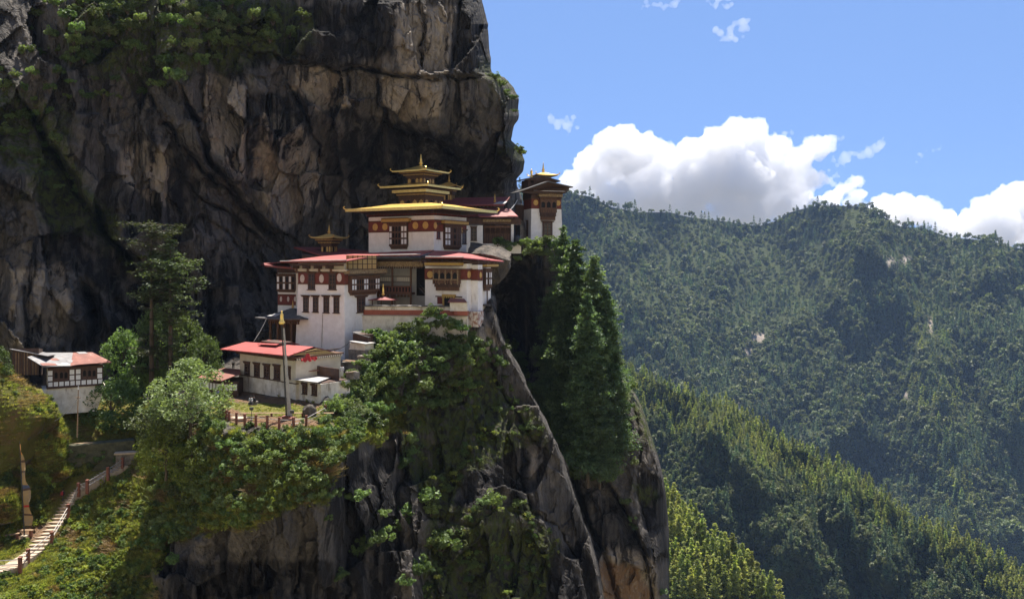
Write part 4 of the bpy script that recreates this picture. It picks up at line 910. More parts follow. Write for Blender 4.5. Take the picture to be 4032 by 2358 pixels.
for x in (1240, 1405, 1580): mb = MB(); aa, _ = fr.px(c4, x, 400); fr.box(mb, aa - 0.14, aa + 0.14, 1.8, 2.1, rb[2] - 3.0 if x > 1400 else rb[2], a[2], MTB); mb.build('column', b_o)
mb = MB(); hl = fr.px(c4, 1400, 332)[1]; fr.box(mb, rb[0], rb[1], 1.9, 1.98, hl, hl + 0.12, MT); fr.box(mb, rb[0], rb[1], 1.9, 1.98, hl - 1.0, hl - 0.9, MT)
for i in range(18):
    if i in (9, 10): continue
    aa = rb[0] + (rb[1] - rb[0]) * (i + .5) / 18; fr.box(mb, aa - 0.09, aa + 0.09, 1.94, 1.99, hl - 0.75, hl - 0.1, MBEI)
mb.build('tag_rail', b_o)
fr.box(q := MB(), fr.px(c4, 1600, 300)[0], fr.px(c4, 1680, 300)[0], 0.0, 0.05, rb[2] - .6, a[2], MVOID); q.build('doorway', D.e)
p0 = D.loc(*c4(1640, 440), 144.5); p1 = D.loc(*c4(1785, 600), 142.5); mb = MB()
for off in (-0.35, 0.35): mb.tube((p0.x + off, p0.y, p0.z), (p1.x + off, p1.y, p1.z), 0.09, 0.09, MIRON if off < 0 else MRAIL, 6)
for i in range(12): t = (i + .5) / 12; q = p0.lerp(p1, t); mb.box(q.x - .35, q.x + .35, q.y - .12, q.y + .12, q.z - .04, q.z + .04, MT)
for off in (-0.4, 0.4): mb.tube((p0.x + off, p0.y, p0.z + .8), (p1.x + off, p1.y, p1.z + .8), 0.05, 0.05, MIRON, 6)
mb.build('ladder', D.e)
# canopy with gilded finial on the terrace
u0, v0 = c10(1040, 590)
X = Bld('canopy_shrine', P(u0, v0, 140), -15, 'small terrace canopy with a low brown roof and bell shaped gold finial', 'shrine')
s = 140 / F / 3.9375 / 3.985
mb = MB()
for x, y in ((-150, 0), (0, 0), (170, 0), (-150, 1.6), (170, 1.6)): mb = MB(); mb.box(x * s - .06, x * s + .06, (y or 0.0) - .06, (y or 0) + .06, -1.5, 85 * s, MTB); mb.build('post', X.e)
mb = MB(); tier_roof(mb, 10 * s, 0.8, 400 * s, 3.2, 80 * s, 0.45, 0.1, MROOFD, MT, 0.1, 0.0, curl=False); mb.build('roof', X.e)
mb = MB(); mb.lathe((0, 0.8, 115 * s), [(.1,0),(.1,.35),(.32,.4),(.3,.55),(.18,.7),(.22,1.1),(.15,1.6),(.06,1.8),(.1,1.95),(.02,2.2)], MGOLD, 10); mb.build('finial', X.e, True)

# ------------------------------------------------------------------ chapel block on the spur
u0, v0 = c7(925, 1005)
Z = Bld('chapel', P(u0, v0, 139), -30, 'white chapel with a four arched balcony window on the tip of the rock spur', 'building')
fr, rt = Face(Z, 'front', 0), Face(Z, 'right', 0)
xl = Z.x_at(c7(112, 400)[0]); zt = Z.z_at(0, 0, c7(910, 82)[1]); zb0 = Z.z_at(0, 0, c7(915, 398)[1]); zb1 = Z.z_at(0, 0, c7(915, 178)[1])
y1 = Z.y_at(c7(1040, 400)[0]); 
mb = MB(); mb.box(xl, 0, 0, y1 + 4, -1.2, zt, MW, t=0.06)
g0 = Z.y_at(c7(1078, 400)[0], 0.0); x2 = 1.3; y2 = Z.y_at(c7(1225, 400)[0], x2); y2a = Z.y_at(c7(1142, 400)[0], x2)
mb.box(-2, x2, y2a, max(y2, y2a + 1.5), -1.6, zt - .2, MW, t=0.05); mb.box(-1, x2 - .8, y2 - 1, y2 + 4.0, -1.6, zt - .2, MW)
mb.build('wall', Z.e)
frieze(Z, fr, xl, 0.0, zb0, zb1); frieze(Z, rt, 0.0, y1, zb0, zb1)
fs = Face(Z, 'right', x2); ffs = Face(Z, 'front', y2a)
frieze(Z, fs, y2a, y2, zb0 - .15, zb1 - .15); frieze(Z, ffs, 0.0, x2, zb0 - .1, zb1 - .1)
a, h = fr.px(c7, 218, 292); medallion(Z, fr, a, h, 0.6, 0.6)
a, h = rt.px(c7, 960, 290); medallion(Z, rt, a, h, 0.5, 0.6)
a, h = fs.px(c7, 1185, 300); medallion(Z, fs, a, h, 0.35, 0.5)
bay_window(Z, fr, fr.rect(c7, 322, 180, 808, 602), 'DDDD', 1, 0.8, corn(fr, c7, 185, 862, 62, 126), MOCH, base=0.5, crown=0.1, mat=MTB)
r = fr.rect(c7, 330, 385, 800, 480); mb = MB()
for i in range(5): aa = r[0] + (r[1] - r[0]) * i / 4; fr.box(mb, aa - .1, aa + .1, 0.8, 0.9, r[2], r[3] + 1.6, MCRV)
for i in range(10): aa = r[0] + (r[1] - r[0]) * (i + .5) / 10; fr.arch(mb, aa - .09, aa + .09, 0.8, 0.87, r[2] + .1, r[3] - .15, MVOID)
fr.box(mb, r[0], r[1], 0.8, 0.93, r[3] - .1, r[3] + .05, MCRV); mb.build('balcony_rail', Z.e)
yb = max(y2, y2a + 1.5); fb = Face(Z, 'right', x2 - .8)
bay_window(Z, Face(Z, 'right', x2 - 0.3), Face(Z, 'right', x2 - .3).rect(c7, 1238, 170, 1352, 605), 'WDWW', 2, 0.6, corn(Face(Z, 'right', x2 - .3), c7, 1215, 1440, 98, 150), MOCH, base=0.25, crown=0.15)
a, h = fb.px(c7, 1270, 600); _, h2 = fb.px(c7, 1280, 860); mb = MB(); mb.tube(fb.pt(a, .5, h), fb.pt(a, .5, h2), 0.12, 0.1, MT, 6); mb.box(x2 - .9, x2 + .5, a - .6, a + .7, h2 - .3, h2, MSLATE); mb.build('drain_chute', Z.e)
r = fr.rect(c7, 462, 672, 712, 862); mb = MB(); fr.box(mb, r[0], r[1], 0, 0.35, r[3] - .35, r[3], MOCH); fr.box(mb, r[0] + .1, r[0] + .35, 0, .3, r[2] - .8, r[3] - .35, MOCH); fr.box(mb, r[1] - .35, r[1] - .1, 0, .3, r[2] - .8, r[3] - .35, MOCH)
fr.box(mb, r[0] + .35, r[1] - .35, 0, .1, r[2] - .8, r[3] - .35, MVOID); dentils(mb, fr, r[0], r[1], .3, r[3] - .62, r[3] - .35, MOCH, .4, .1); mb.build('doorway', Z.e)
r = fr.rect(c7, 330, 708, 835, 728); mb = MB(); fr.box(mb, r[0], r[1], 0, 0.25, r[2], r[3], MT); r2 = fr.rect(c7, 358, 728, 460, 860); fr.box(mb, r2[0], r2[1], 0, .08, r2[2], r2[3], MRED); mb.build('beam', Z.e)
def L7(x, y, d): return Z.loc(*c4(x, y), d)
mb = MB()
A1, A2, A3, R1_, R2_ = L7(1685, 147, 139.5), L7(2048, 151, 136), L7(2432, 186, 147), L7(1770, 84, 150), L7(1985, 92, 149)
mb.slab([A1, A2, R2_, R1_], th, MROOF, MT); mb.slab([A2, A3, L7(2250, 120, 156), R2_], th, MROOF, MT); mb.build('roof', Z.e)
mb = MB(); mb.tube(L7(1685, 143, 139.4), L7(2048, 147, 135.9), .09, .09, MTIN, 6); mb.build('gutter', Z.e)
mb = MB(); rafters(mb, fr, xl - 1, 0.5, -0.3, 2.2, zt + .5, MT, 0.8, 0.18); rafters(mb, rt, 0, y2 + 2, -0.3, 2.4, zt + .3, MT, 0.8, 0.18); mb.box(xl - 1, 0.3, 0.4, y1 + 4, zt, zt + .9, MT); mb.box(-.5, x2 - .3, y2a + .3, y2 + 3, zt - .2, zt + .7, MT); mb.build('eave_beams', Z.e)

# terrace wall with its red stripe
u0, v0 = c4(2085, 706)
Y = Bld('terrace_wall', P(u0, v0, 136.5), -6, 'long white terrace wall with one brick red stripe above the bushes', 'wall')
fr = Face(Y, 'front', 0); xl = Y.x_at(c4(1083, 700)[0]); z1 = Y.z_at(-5, 0, c4(1700, 655)[1]); z2 = Y.z_at(-5, 0, c4(1700, 622)[1])
mb = MB(); mb.box(xl, 0, 0, 0.9, -7.5, -0.12, MWD); mb.build('wall', Y.e)
mb = MB(); mb.box(xl, 0.02, 0.25, 0.9, 0, z1, MSTRIPE); mb.box(xl + 9.5, 0.03, 0.22, 0.9, z1, z1 + .45, MSTRIPE) if False else None; mb.build('red_stripe', Y.e)
mb = MB(); mb.box(xl + .3, -1.6, 0.3, 0.9, z1, z2, MWD); mb.build('parapet', Y.e)
mb = MB(); mb.box(xl - .1, 0.1, -0.12, 0.3, -0.12, 0.0, MCONC)
rr = random.Random(3)
for i in range(34):
    x = xl + .3 + (-2.0 - xl) * i / 33; mb.box(x - .3, x + .28, 0.1 - rr.random() * .15, 1.1, z2 + .05 * rr.random(), z2 + .12 + .1 * rr.random(), MSLATE if rr.random() < .85 else MCONC)
mb.build('coping', Y.e)
u0, v0 = c7(932, 1000)
Y2 = Bld('guard_block', P(u0, v0, 135.9), -6, 'low white wall block with a rusty stone slab roof at the terrace end', 'wall')
fr = Face(Y2, 'front', 0); xl = Y2.x_at(c7(597, 900)[0]); zt = Y2.z_at(0, 0, c7(900, 822)[1])
mb = MB(); mb.box(xl, 0, 0, 1.4, 0, zt, MWD); mb.box(Y2.x_at(c7(675, 1000)[0]), .05, -0.04, 1.3, Y2.z_at(0, 0, c7(900, 1085)[1]), 0, MSTRIPE); mb.build('wall', Y2.e)
mb = MB(); q0 = Y2.x_at(c7(560, 800)[0]); q1 = Y2.x_at(c7(930, 815)[0]); hz = Y2.z_at(0, 0, c7(700, 765)[1])
mb.slab([(q0, -.3, zt), (q1, -.3, zt), (q1 - .6, .9, hz), (q0 + .2, .9, hz + .1)], .1, MRUST, MSTONE); mb.build('roof', Y2.e)
u0, v0 = c7(1140, 1260)
Y3 = Bld('footing_wall', P(u0, v0, 137.6), -20, 'crumbling whitewashed brick footing below the chapel on bare tan rock', 'wall')
xl = Y3.x_at(c7(650, 1150)[0]); mb = MB(); mb.box(xl, 0, 0, 2.5, -.4, Y3.z_at(0, 0, c7(1000, 1010)[1]), simple('crumbling brick', (0.66, 0.60, 0.54), (0.30, 0.14, 0.09), 1.6, 0.95, bumps=1.0, stops=(0.42, 0.55))); mb.build('wall', Y3.e)
mb = MB(); mb.box(-xl * -.45, xl * .45 + .35, -.03, .3, 1.0, 1.5, MVOID); mb.build('drain_hole', Y3.e)
# ------------------------------------------------------------------ lower house in the yard, with its two annexes
u0, v0 = c5(1088, 1095); dh = 20.3 * F / (v0 - HV)
H = Bld('lower_house', P(u0, v0, dh), -41, 'beige and white two storey house with a sunlit red tin roof behind the railed yard', 'house')
fr, rt = Face(H, 'front', 0), Face(H, 'right', 0)
xl = H.x_at(c5(446, 900)[0]); Dh = 8.0; zm = H.z_at(0, 0, c5(1088, 880)[1]); zt = H.z_at(0, 0, c5(1075, 655)[1])
mb = MB(); mb.box(xl, 0, 0, Dh, -1.5, zm, MWD, t=0.12); mb.box(xl + .3, -.14, 0.14, Dh - .1, zm, zt + .5, MBEI); mb.box(xl + .1, -.06, .06, Dh, zm - .06, zm + .08, MT); mb.build('wall', H.e)
fu = Face(H, 'front', 0.14)
for r in ((522, 648, 580, 780), (628, 660, 690, 796), (737, 674, 803, 808), (850, 682, 918, 822), (985, 700, 1035, 815)): narrow_window(H, fu, fu.rect(c5, *r), 0.12)
ru = Face(H, 'right', -.14); y1 = 6.5
ze0 = H.z_at(-3, -1.6, c5(900, 552)[1])
mb = MB(); mb.box(xl + .1, .1, 0, Dh, zt + .45, zt + .75, MT); mb.box(xl - .1, .25, -.25, Dh + .2, zt + .75, zt + .95, MTB)
dentils(mb, Face(H, 'front', -.25), xl, .2, 0, zt + .45, zt + .73, MTB, .35, .12); dentils(mb, Face(H, 'right', .25), 0, Dh, 0, zt + .45, zt + .73, MBEI, .35, .1)
rafters(mb, fu, xl, 0, 0, 1.7, ze0 - .05, MT, .7, .16); mb.build('eave_beams', H.e)
def L5(x, y, d): return H.loc(*c5(x, y), d)
def hz5(x, y, z): u, v = c5(x, y); return H.loc(u, v, z * F / (HV - v))
zr_e = H.O.z + ze0
A_ = Vector((H.x_at(c5(248, 487)[0], -1.7), -1.7, H.z_at(H.x_at(c5(248, 487)[0], -1.7), -1.7, c5(248, 487)[1])))
B_ = Vector((1.9, -1.7, H.z_at(1.9, -1.7, c5(1008, 562)[1])))
xB = H.x_at(c5(1008, 562)[0], -1.7); B_ = Vector((xB, -1.7, H.z_at(xB, -1.7, c5(1008, 562)[1])))
ym = 3.6; xC = H.x_at(c5(1288, 462)[0], ym); C_ = Vector((xC, ym, H.z_at(xC, ym, c5(1288, 462)[1])))
xD = H.x_at(c5(528, 408)[0], ym); D_ = Vector((xD, ym, H.z_at(xD, ym, c5(528, 408)[1])))
yE = 9.2; xE = H.x_at(c5(1562, 525)[0], yE); E_ = Vector((xE, yE, H.z_at(xE, yE, c5(1562, 525)[1]))); F_ = Vector((xD, yE, E_.z))
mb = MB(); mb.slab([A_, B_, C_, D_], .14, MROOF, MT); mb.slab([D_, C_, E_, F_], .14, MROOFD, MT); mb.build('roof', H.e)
mb = MB(); g = [(0.0, -.6, B_.z - .1), (0.0, yE - 1.0, E_.z - .1), (0.0, ym, C_.z - .2)]; mb.add(g + [(-.1, p[1], p[2]) for p in g], [(0, 1, 2), (5, 4, 3), (0, 3, 4, 1), (1, 4, 5, 2), (2, 5, 3, 0)], MYEL)
mb.box(-.1, .06, -.3, yE - 1.5, (B_.z + C_.z) / 2 - .25, (B_.z + C_.z) / 2 - .13, MT); mb.build('gable_infill', H.e)
# lantern roof on the ridge
yl = 2.2; xa = H.x_at(c5(700, 440)[0], yl); xb = H.x_at(c5(900, 440)[0], yl); zl0 = H.z_at((xa + xb) / 2, yl, c5(800, 465)[1])
mb = MB(); mb.box(xa, xb, yl, yl + 2.4, zl0 - .4, zl0 + .75, MT); lo = mb.build('roof_lantern', H.e)
q = [(663, 432, yl - .8), (870, 441, yl - .8), (985, 397, yl + 2.2), (782, 385, yl + 2.2)]; pl = []
for x, y, yy in q: xx = H.x_at(c5(x, y)[0], yy); pl.append((xx, yy, H.z_at(xx, yy, c5(x, y)[1])))
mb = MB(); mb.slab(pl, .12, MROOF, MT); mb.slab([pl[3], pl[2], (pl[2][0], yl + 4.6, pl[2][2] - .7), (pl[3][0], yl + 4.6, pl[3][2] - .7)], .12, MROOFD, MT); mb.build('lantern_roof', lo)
# red cloth over the rail under the gable: hangs, a thing of its own
mb = MB(); a0, h0 = Face(H, 'right', 1.2).px(c5, 1146, 630); a1, h1 = Face(H, 'right', 1.2).px(c5, 1325, 570)
fc = Face(H, 'right', 1.2); n = 12; top = []; bot = []
for i in range(n + 1):
    a = a0 + (a1 - a0) * i / n; w = .06 * math.sin(i * 2.1)
    top.append(H.world(*fc.pt(a, w * .4, h1 + (.55 if 4 <= i <= 6 else 0) - .1 * (i < 2)))); bot.append(H.world(*fc.pt(a, .12 + w * 2, h0 + .15 * math.sin(i * 1.7))))
mb.add(top + bot, [(i, i + 1, n + 2 + i, n + 1 + i) for i in range(n)], MCLOTH)
o = mb.build('red_cloth'); md = o.modifiers.new('solid', 'SOLIDIFY'); md.thickness = 0.03
tag(o, 'bright red cloth hung to dry under the gable of the red roofed house', 'cloth')
# right annex
u0, v0 = c5(1372, 1128)
H2 = Bld('stone_annex', P(u0, v0, dh - 3.0), -41, 'whitewashed stone annex under a pale tin roof at the right end of the yard', 'annex')
fr = Face(H2, 'front', 0); xl2 = H2.x_at(c5(1085, 1000)[0]); zt2 = H2.z_at(0, 0, c5(1372, 880)[1])
mb = MB(); mb.box(xl2, 0, 0, 5, -1.0, zt2, MWD, t=.06); mb.box(xl2 + .3, -.2, .3, 4.8, zt2, zt2 + .12, MT); mb.build('wall', H2.e)
for r in ((1167, 888, 1218, 985), (1272, 900, 1327, 1000)): narrow_window(H2, fr, fr.rect(c5, *r), .12)
def LL(B, x, y, yy): xx = B.x_at(c5(x, y)[0], yy); return (xx, yy, B.z_at(xx, yy, c5(x, y)[1]))
mb = MB(); mb.slab([LL(H2, 1048, 825, -.7), LL(H2, 1332, 858, -.7), LL(H2, 1527, 785, 4.6), LL(H2, 1308, 757, 4.6)], .1, MTIN, MT); mb.build('roof', H2.e)
mb = MB(); q = [LL(H2, 1083, 682, 2.2), LL(H2, 1190, 738, 1.2), LL(H2, 1532, 704, 5.6), LL(H2, 1360, 652, 6.2)]; mb.slab(q, .1, MRUST, MT); mb.build('porch_roof', H2.e)
mb = MB(); mb.box(xl2 + .2, -.4, 3.2, 3.4, zt2, LL(H2, 1190, 738, 1.2)[2] + .6, MT); mb.build('porch_wall', H2.e)
# left annex
u0, v0 = c5(272, 1062)
H3 = Bld('timber_annex', P(u0, v0, 122), 8, 'low half timbered annex with a rusty lean-to roof left of the yard house', 'annex')
fr = Face(H3, 'front', 0); x1 = H3.x_at(c5(446, 950)[0]); zt3 = H3.z_at(0, 0, c5(300, 855)[1]); xa = H3.x_at(c5(15, 950)[0], 3.5)
mb = MB(); mb.box(0, x1, 0, 5, -.5, zt3, MT); mb.hexa([(xa, 3.5, -2.5), (0, 0, -2.5), (0, 5, -2.5), (xa, 6, -2.5)], [(xa, 3.5, zt3 - .1), (0, 0, zt3 - .1), (0, 5, zt3 - .1), (xa, 6, zt3 - .1)], MT); mb.build('wall', H3.e)
r = fr.rect(c5, 285, 880, 440, 955); mb = MB()
for i in range(3):
    for j in range(2):
        w = (r[1] - r[0]) / 3; h = (r[3] - r[2]) / 2 * 1.02; fr.box(mb, r[0] + i * w + .07, r[0] + (i + 1) * w - .07, 0, .03, r[2] + j * h + .05, r[2] + (j + 1) * h - .05, MPANE)
mb.build('white_panel', H3.e)
mb = MB(); nx, ny = -3.5 / math.hypot(xa, 3.5), xa / math.hypot(xa, 3.5)
def lf(t, b, h): return (xa * t - (-ny) * 0 + nx * b * -1, 3.5 * t - abs(ny) * b, h)
for i in range(7):
    t0 = (i + .15) / 7; t1_ = (i + .85) / 7
    mb.hexa([lf(t0, 0, zt3 - 1.2), lf(t1_, 0, zt3 - 1.2), lf(t1_, .06, zt3 - 1.2), lf(t0, .06, zt3 - 1.2)], [lf(t0, 0, zt3 - .35), lf(t1_, 0, zt3 - .35), lf(t1_, .06, zt3 - .35), lf(t0, .06, zt3 - .35)], MPANE)
mb.build('white_panel', H3.e)
mb = MB(); mb.slab([LL(H3, 2, 806, 3.0), LL(H3, 88, 822, .2), LL(H3, 262, 842, -1.2), LL(H3, 474, 762, 1.0), LL(H3, 470, 716, 5.2), LL(H3, 290, 697, 6.5), LL(H3, 40, 780, 5.0)], .12, MRUST, MT); mb.build('roof', H3.e)

# ------------------------------------------------------------------ house on the far left
u0, v0 = c6(692, 828)
U = Bld('panel_house', P(u0, v0, 118), 31, 'old house with white panelled upper storey and patched tin roof on the far left', 'house')
fr, lf_ = Face(U, 'front', 0), Face(U, 'left', 0)
x1 = U.x_at(c6(1497, 700)[0]); zt = U.z_at(0, 0, c6(692, 545)[1]); Du = max(2.5, U.y_at(c6(566, 700)[0], 0.0))
Du = min(Du, 6.0)
mb = MB(); mb.box(0, x1, 0, Du, 0, zt, MT); mb.box(-.12, x1 + .12, -.12, Du, -.18, 0, MT); mb.build('wall', U.e)
def upan(fc, x0, y0, xx1, y1, mb, mat=MPANE): r = fc.rect(c6, x0, y0, xx1, y1); fc.box(mb, r[0], r[1], 0, .035, r[2], r[3], mat)
mb = MB()
for i in range(10):
    xx = 700 + i * 80.5; yy = 750 - i * 5.2; upan(fr, xx, yy, xx + 62, yy + 62, mb)
for xs, y0 in ((695, 582), (1012, 566), (1102, 560), (1414, 541)):
    for j in range(2): upan(fr, xs, y0 + j * 82, xs + 66, y0 + j * 82 + 66, mb)
mb.build('white_panel', U.e)  # white painted boards of the upper storey, one mesh for all
mb = MB()
for xs in (790, 870, 935): r = fr.rect(c6, xs, 600, xs + 45, 690); fr.arch(mb, r[0], r[1], 0, .03, r[2], r[3], MVOID)
for xs in (1205, 1280, 1345): r = fr.rect(c6, xs, 572, xs + 42, 660); fr.arch(mb, r[0], r[1], 0, .03, r[2], r[3], MVOID)
mb.build('pane', U.e)
mb = MB()
for a in (.25, .55, 1.6, 2.0):
    if a < Du - .3:
        for j in range(3): lf_.box(mb, a, a + .22, 0, .03, .25 + j * .85, .95 + j * .85, MBEI)
if mb.v: mb.build('white_panel', U.e)
mb = MB(); zb = U.z_at(0, 0, c6(1150, 1172)[1])
q0 = U.x_at(c6(612, 850)[0]); q1 = U.x_at(c6(1530, 800)[0]); b0 = U.x_at(c6(800, 1100)[0]); b1 = U.x_at(c6(1400, 1100)[0])
mb.hexa([(b0, -.25, zb - .5), (b1, -.25, zb - .5), (b1, 4, zb - .5), (b0, 4, zb - .5)], [(q0, .05, -.18), (q1, .05, -.18), (q1, 4, -.18), (q0, 4, -.18)], MWD); mb.build('stone_base', U.e)
def L6(x, y, yy): xx = U.x_at(c6(x, y)[0], yy); return (xx, yy, U.z_at(xx, yy, c6(x, y)[1]))
mb = MB(); mb.slab([L6(622, 517, -.9), L6(1020, 508, -.9), L6(1060, 316, 4.5), L6(640, 318, 4.5), L6(395, 380, 2.2)], .1, MTIND, MT)
mb.slab([L6(1020, 508, -.9), L6(1150, 488, -.9), L6(1622, 455, -.9), L6(1340, 312, 4.5), L6(1060, 316, 4.5)], .1, MRUST, MT); mb.build('roof', U.e)
mb = MB(); rr = random.Random(5)
def on_roof(x, y):                       # a spot on the roof sheet seen at that crop point
    t = min(max((512 - y) / 200.0, 0), 1); return L6(x, y, -.9 + 5.4 * t)
for x, y, w, h in ((620, 512, 210, 40), (745, 440, 120, 36), (850, 505, 170, 30), (1000, 470, 90, 40), (1150, 340, 130, 30)):
    q = [on_roof(x, y), on_roof(x + w, y - 6), on_roof(x + w - 45, y - h), on_roof(x - 45, y - h + 4)]
    mb.slab([(p[0], p[1], p[2] + .06) for p in q], .05, rr.choice([MTIN, MTIND, MRUST, MTIND]))
mb.build('roof_patch', U.e)
mb = MB(); q = [U.loc(*c6(138, 262), 121), U.loc(*c6(690, 366), 118.5), U.loc(*c6(800, 346), 121), U.loc(*c6(420, 262), 126)]; mb.slab(q, .1, MTIND, MT); mb.build('shed_roof', U.e)
q = [U.loc(*c6(200, 600), 121.5), U.loc(*c6(560, 600), 119.6), U.loc(*c6(560, 420), 122.5), U.loc(*c6(220, 320), 124)]
mb = MB(); b0 = [U.loc(*c6(x, 640), d) for x, d in ((190, 121.5), (562, 119.5), (620, 123), (240, 126))]; mb.hexa([tuple(p) for p in b0], [(p.x, p.y, p.z + 3.8) for p in b0], MT)
for i in range(9):
    t = i / 9; p = b0[0].lerp(b0[1], t); mb.box(p.x - .06, p.x + .06, p.y - .1, p.y + .02, p.z, p.z + 3.2, MWOOD if i % 3 else MTB)
mb.build('shed_wall', U.e)

# ------------------------------------------------------------------ small sheds and wall stubs below the terrace
def shed(name, label, cr, fx0, fx1, rx1, ytop, ybot, d, deg, roof, wall, rmat):
    B = Bld(name, P(*cr(fx1, ybot), d), deg, label, 'shed'); f = Face(B, 'front', 0)
    x0 = B.x_at(cr(fx0, ybot)[0]); y1 = max(1.2, min(6, B.y_at(cr(rx1, ybot)[0]))); zt = B.z_at(0, 0, cr(fx1, ytop)[1])
    m = MB(); m.box(x0, 0, 0, y1, -.5 if cr(fx0, 0)[0] > 344 else -2.0, zt, wall); m.build('wall', B.e)
    pl = []
    for x, y, yy in roof: xx = B.x_at(cr(x, y)[0], yy); pl.append((xx, yy, B.z_at(xx, yy, cr(x, y)[1])))
    m = MB(); m.slab(pl, .12, rmat, MT); m.build('roof', B.e); return B
shed('dark_shed', 'dark plank shed with a sagging slate roof against the tall white wall', c10, 595, 830, 918, 1060, 1145, 131.5, -30, [(583, 1018, -.4), (840, 1095, -.5), (925, 1090, 2.5), (755, 985, 3.0)], MT, MSLATE)
W_ = shed('white_shed', 'small whitewashed shed with a bright flat tin roof above the bushes', c10, 545, 782, 922, 1200, 1300, 129.5, -30, [(538, 1158, -.4), (792, 1202, -.4), (952, 1184, 2.4), (664, 1145, 2.8)], MWD, MTIN)
m = MB(); m.box(W_.x_at(c10(528, 1300)[0]), .15, -.06, 2.0, -4.5, -.05, MSTONE); m.build('stone_base', W_.e)
shed('wall_pier', 'short rough stone wall pier capped by pale stone slabs beside the bushes', c10, 668, 800, 860, 1395, 1474, 127, -30, [(662, 1400, -.2), (800, 1392, -.2), (862, 1378, 1.2), (742, 1372, 1.3)], MSTONE, MSTEP)
B = Bld('plank_pile', P(*c5(1770, 640), 127), -35, 'pale sawn planks lying on the stone wall behind the yard house', 'planks'); m = MB()
for i in range(4): m.box(-3.2, 0.1 * i, i * .22, i * .22 + .2, .02 * i, .08 + .03 * i, MWOOD)
m.build('plank', B.e)
B = Bld('field_wall', P(*c5(1775, 720), 127.6), -35, 'rough stone retaining wall carrying pale planks behind the yard house', 'wall'); m = MB(); m.box(-6.5, .3, -.2, 1.6, -3, -.02 + 1.0, MSTONE); m.build('wall', B.e)
shed('wall_stub', 'small stone wall stub topped by orange slabs right of the tin roofed annex', c5, 1650, 1735, 1770, 750, 790, 118, -35, [(1642, 748, -.15), (1735, 738, -.15), (1770, 730, .9), (1670, 734, .9)], MSTONE, MSTEP)

# ------------------------------------------------------------------ yard: railing, flagpole, lamps, bench, boulder
def yard_pt(cr, x, y, z=-20.3): u, v = cr(x, y); return P(u, v, z * F / (HV - v))
posts = [(185, 1130), (240, 1165), (277, 1190), (287, 1225), (316, 1265), (347, 1280), (428, 1295), (521, 1310), (645, 1320), (772, 1332), (905, 1346), (1067, 1350), (1208, 1328), (1425, 1205), (1395, 1120)]
pp = [yard_pt(c5, x, y) for x, y in posts]
fe = bpy.data.objects.new('yard_railing', None); COL.objects.link(fe); fe.location = pp[7]; tag(fe, 'red brown post and rail fence curving round the edge of the yard', 'railing')
for i, p in enumerate(pp):
    q = p - pp[7]; m = MB(); m.box(q.x - .13, q.x + .13, q.y - .13, q.y + .13, q.z - .4, q.z + 1.02, MPOST); m.box(q.x - .15, q.x + .15, q.y - .15, q.y + .15, q.z + 1.02, q.z + 1.1, MPOST); m.build('post', fe)
for hgt in (.32, .75):
    m = MB()
    for a, b in zip(pp[:-1], pp[1:]):
        a, b = a - pp[7], b - pp[7]; m.tube((a.x, a.y, a.z + hgt), (b.x, b.y, b.z + hgt), .04, .04, MRAIL if a.x > 5 or hgt > .5 else MPOST, 6)
    m.build('rail', fe)
fb_ = yard_pt(c5, 987, 1262); ft = P(*c5(934, 205), 106.4)
po = bpy.data.objects.new('flag_pole', None); COL.objects.link(po); po.location = fb_; tag(po, 'tall grey prayer flag pole with a gold bell finial in the yard', 'flag pole')
tl = ft - fb_; m = MB(); m.tube((0, 0, 0), tl, .11, .08, MIRON, 8); m.build('pole', po)
m = MB(); n = 26; lo_ = []; hi_ = []
for i in range(n + 1):
    t = i / n; c = tl * (.02 + .93 * t); w = .58 - .36 * t; s_ = .07 * math.sin(i * .9)
    lo_.append((c.x + .12, c.y + .02, c.z)); hi_.append((c.x + .12 + w, c.y + s_ - .1, c.z + .1 * math.sin(i * 1.3)))
MFL = simple('grey prayer flag', (0.38, 0.375, 0.37), (0.25, 0.245, 0.245), 1.2, 0.9, stain=((0.12, 0.10, 0.12), 1.0, (1, 1, 1.5), 0.63, 0.8))
m.add(lo_ + hi_, [(i, n + 1 + i, n + 2 + i, i + 1) for i in range(n)], MFL); o = m.build('flag', po); o.modifiers.new('solid', 'SOLIDIFY').thickness = .02
m = MB(); m.lathe(tl - Vector((0, 0, .1)), [(.28, 0), (.3, .1), (.42, .15), (.4, .3), (.26, .5), (.22, .95), (.24, 1.2), (.14, 1.4), (.1, 1.5), (.12, 1.6), (.03, 1.75)], MGOLD, 12); m.build('finial', po, True)
m = MB(); m.box(-.8, .8, -.8, .8, -.6, .12, MPOST); m.box(-.5, .5, -.5, .5, .12, .35, MPOST); m.build('plinth', po)
def lamp(x, y, h, label):
    p = yard_pt(c5, x, y); e_ = bpy.data.objects.new('yard_lamp', None); COL.objects.link(e_); e_.location = p; tag(e_, label, 'lamp')
    m = MB(); m.tube((0, 0, -.2), (0, 0, h), .045, .04, MIRON, 6); m.box(-.12, .12, -.12, .12, 0, .25, MCONC); m.build('pole', e_)
    m = MB(); m.box(-.2, .2, -.16, .16, h, h + .28, MIRON); m.box(-.24, .24, -.2, .2, h + .28, h + .34, MIRON); m.build('lamp_head', e_)
lamp(596, 1290, 1.35, 'dark floodlight on a thin post by the left side of the yard railing'); lamp(1050, 1340, 1.5, 'dark floodlight on a thin post beside the flag pole plinth')
p = yard_pt(c5, 960, 1262); be = bpy.data.objects.new('yard_bench', None); COL.objects.link(be); be.location = p; tag(be, 'long low wooden bench behind the foot of the flag pole', 'bench')
m = MB(); m.box(-6.0, 6.0, 1.2, 1.6, .38, .46, MWOOD); m.build('seat', be)
for x in (-5.5, -2, 2, 5.5): m = MB(); m.box(x - .1, x + .1, 1.25, 1.55, -.2, .38, MPOST); m.build('leg', be)
m = MB()
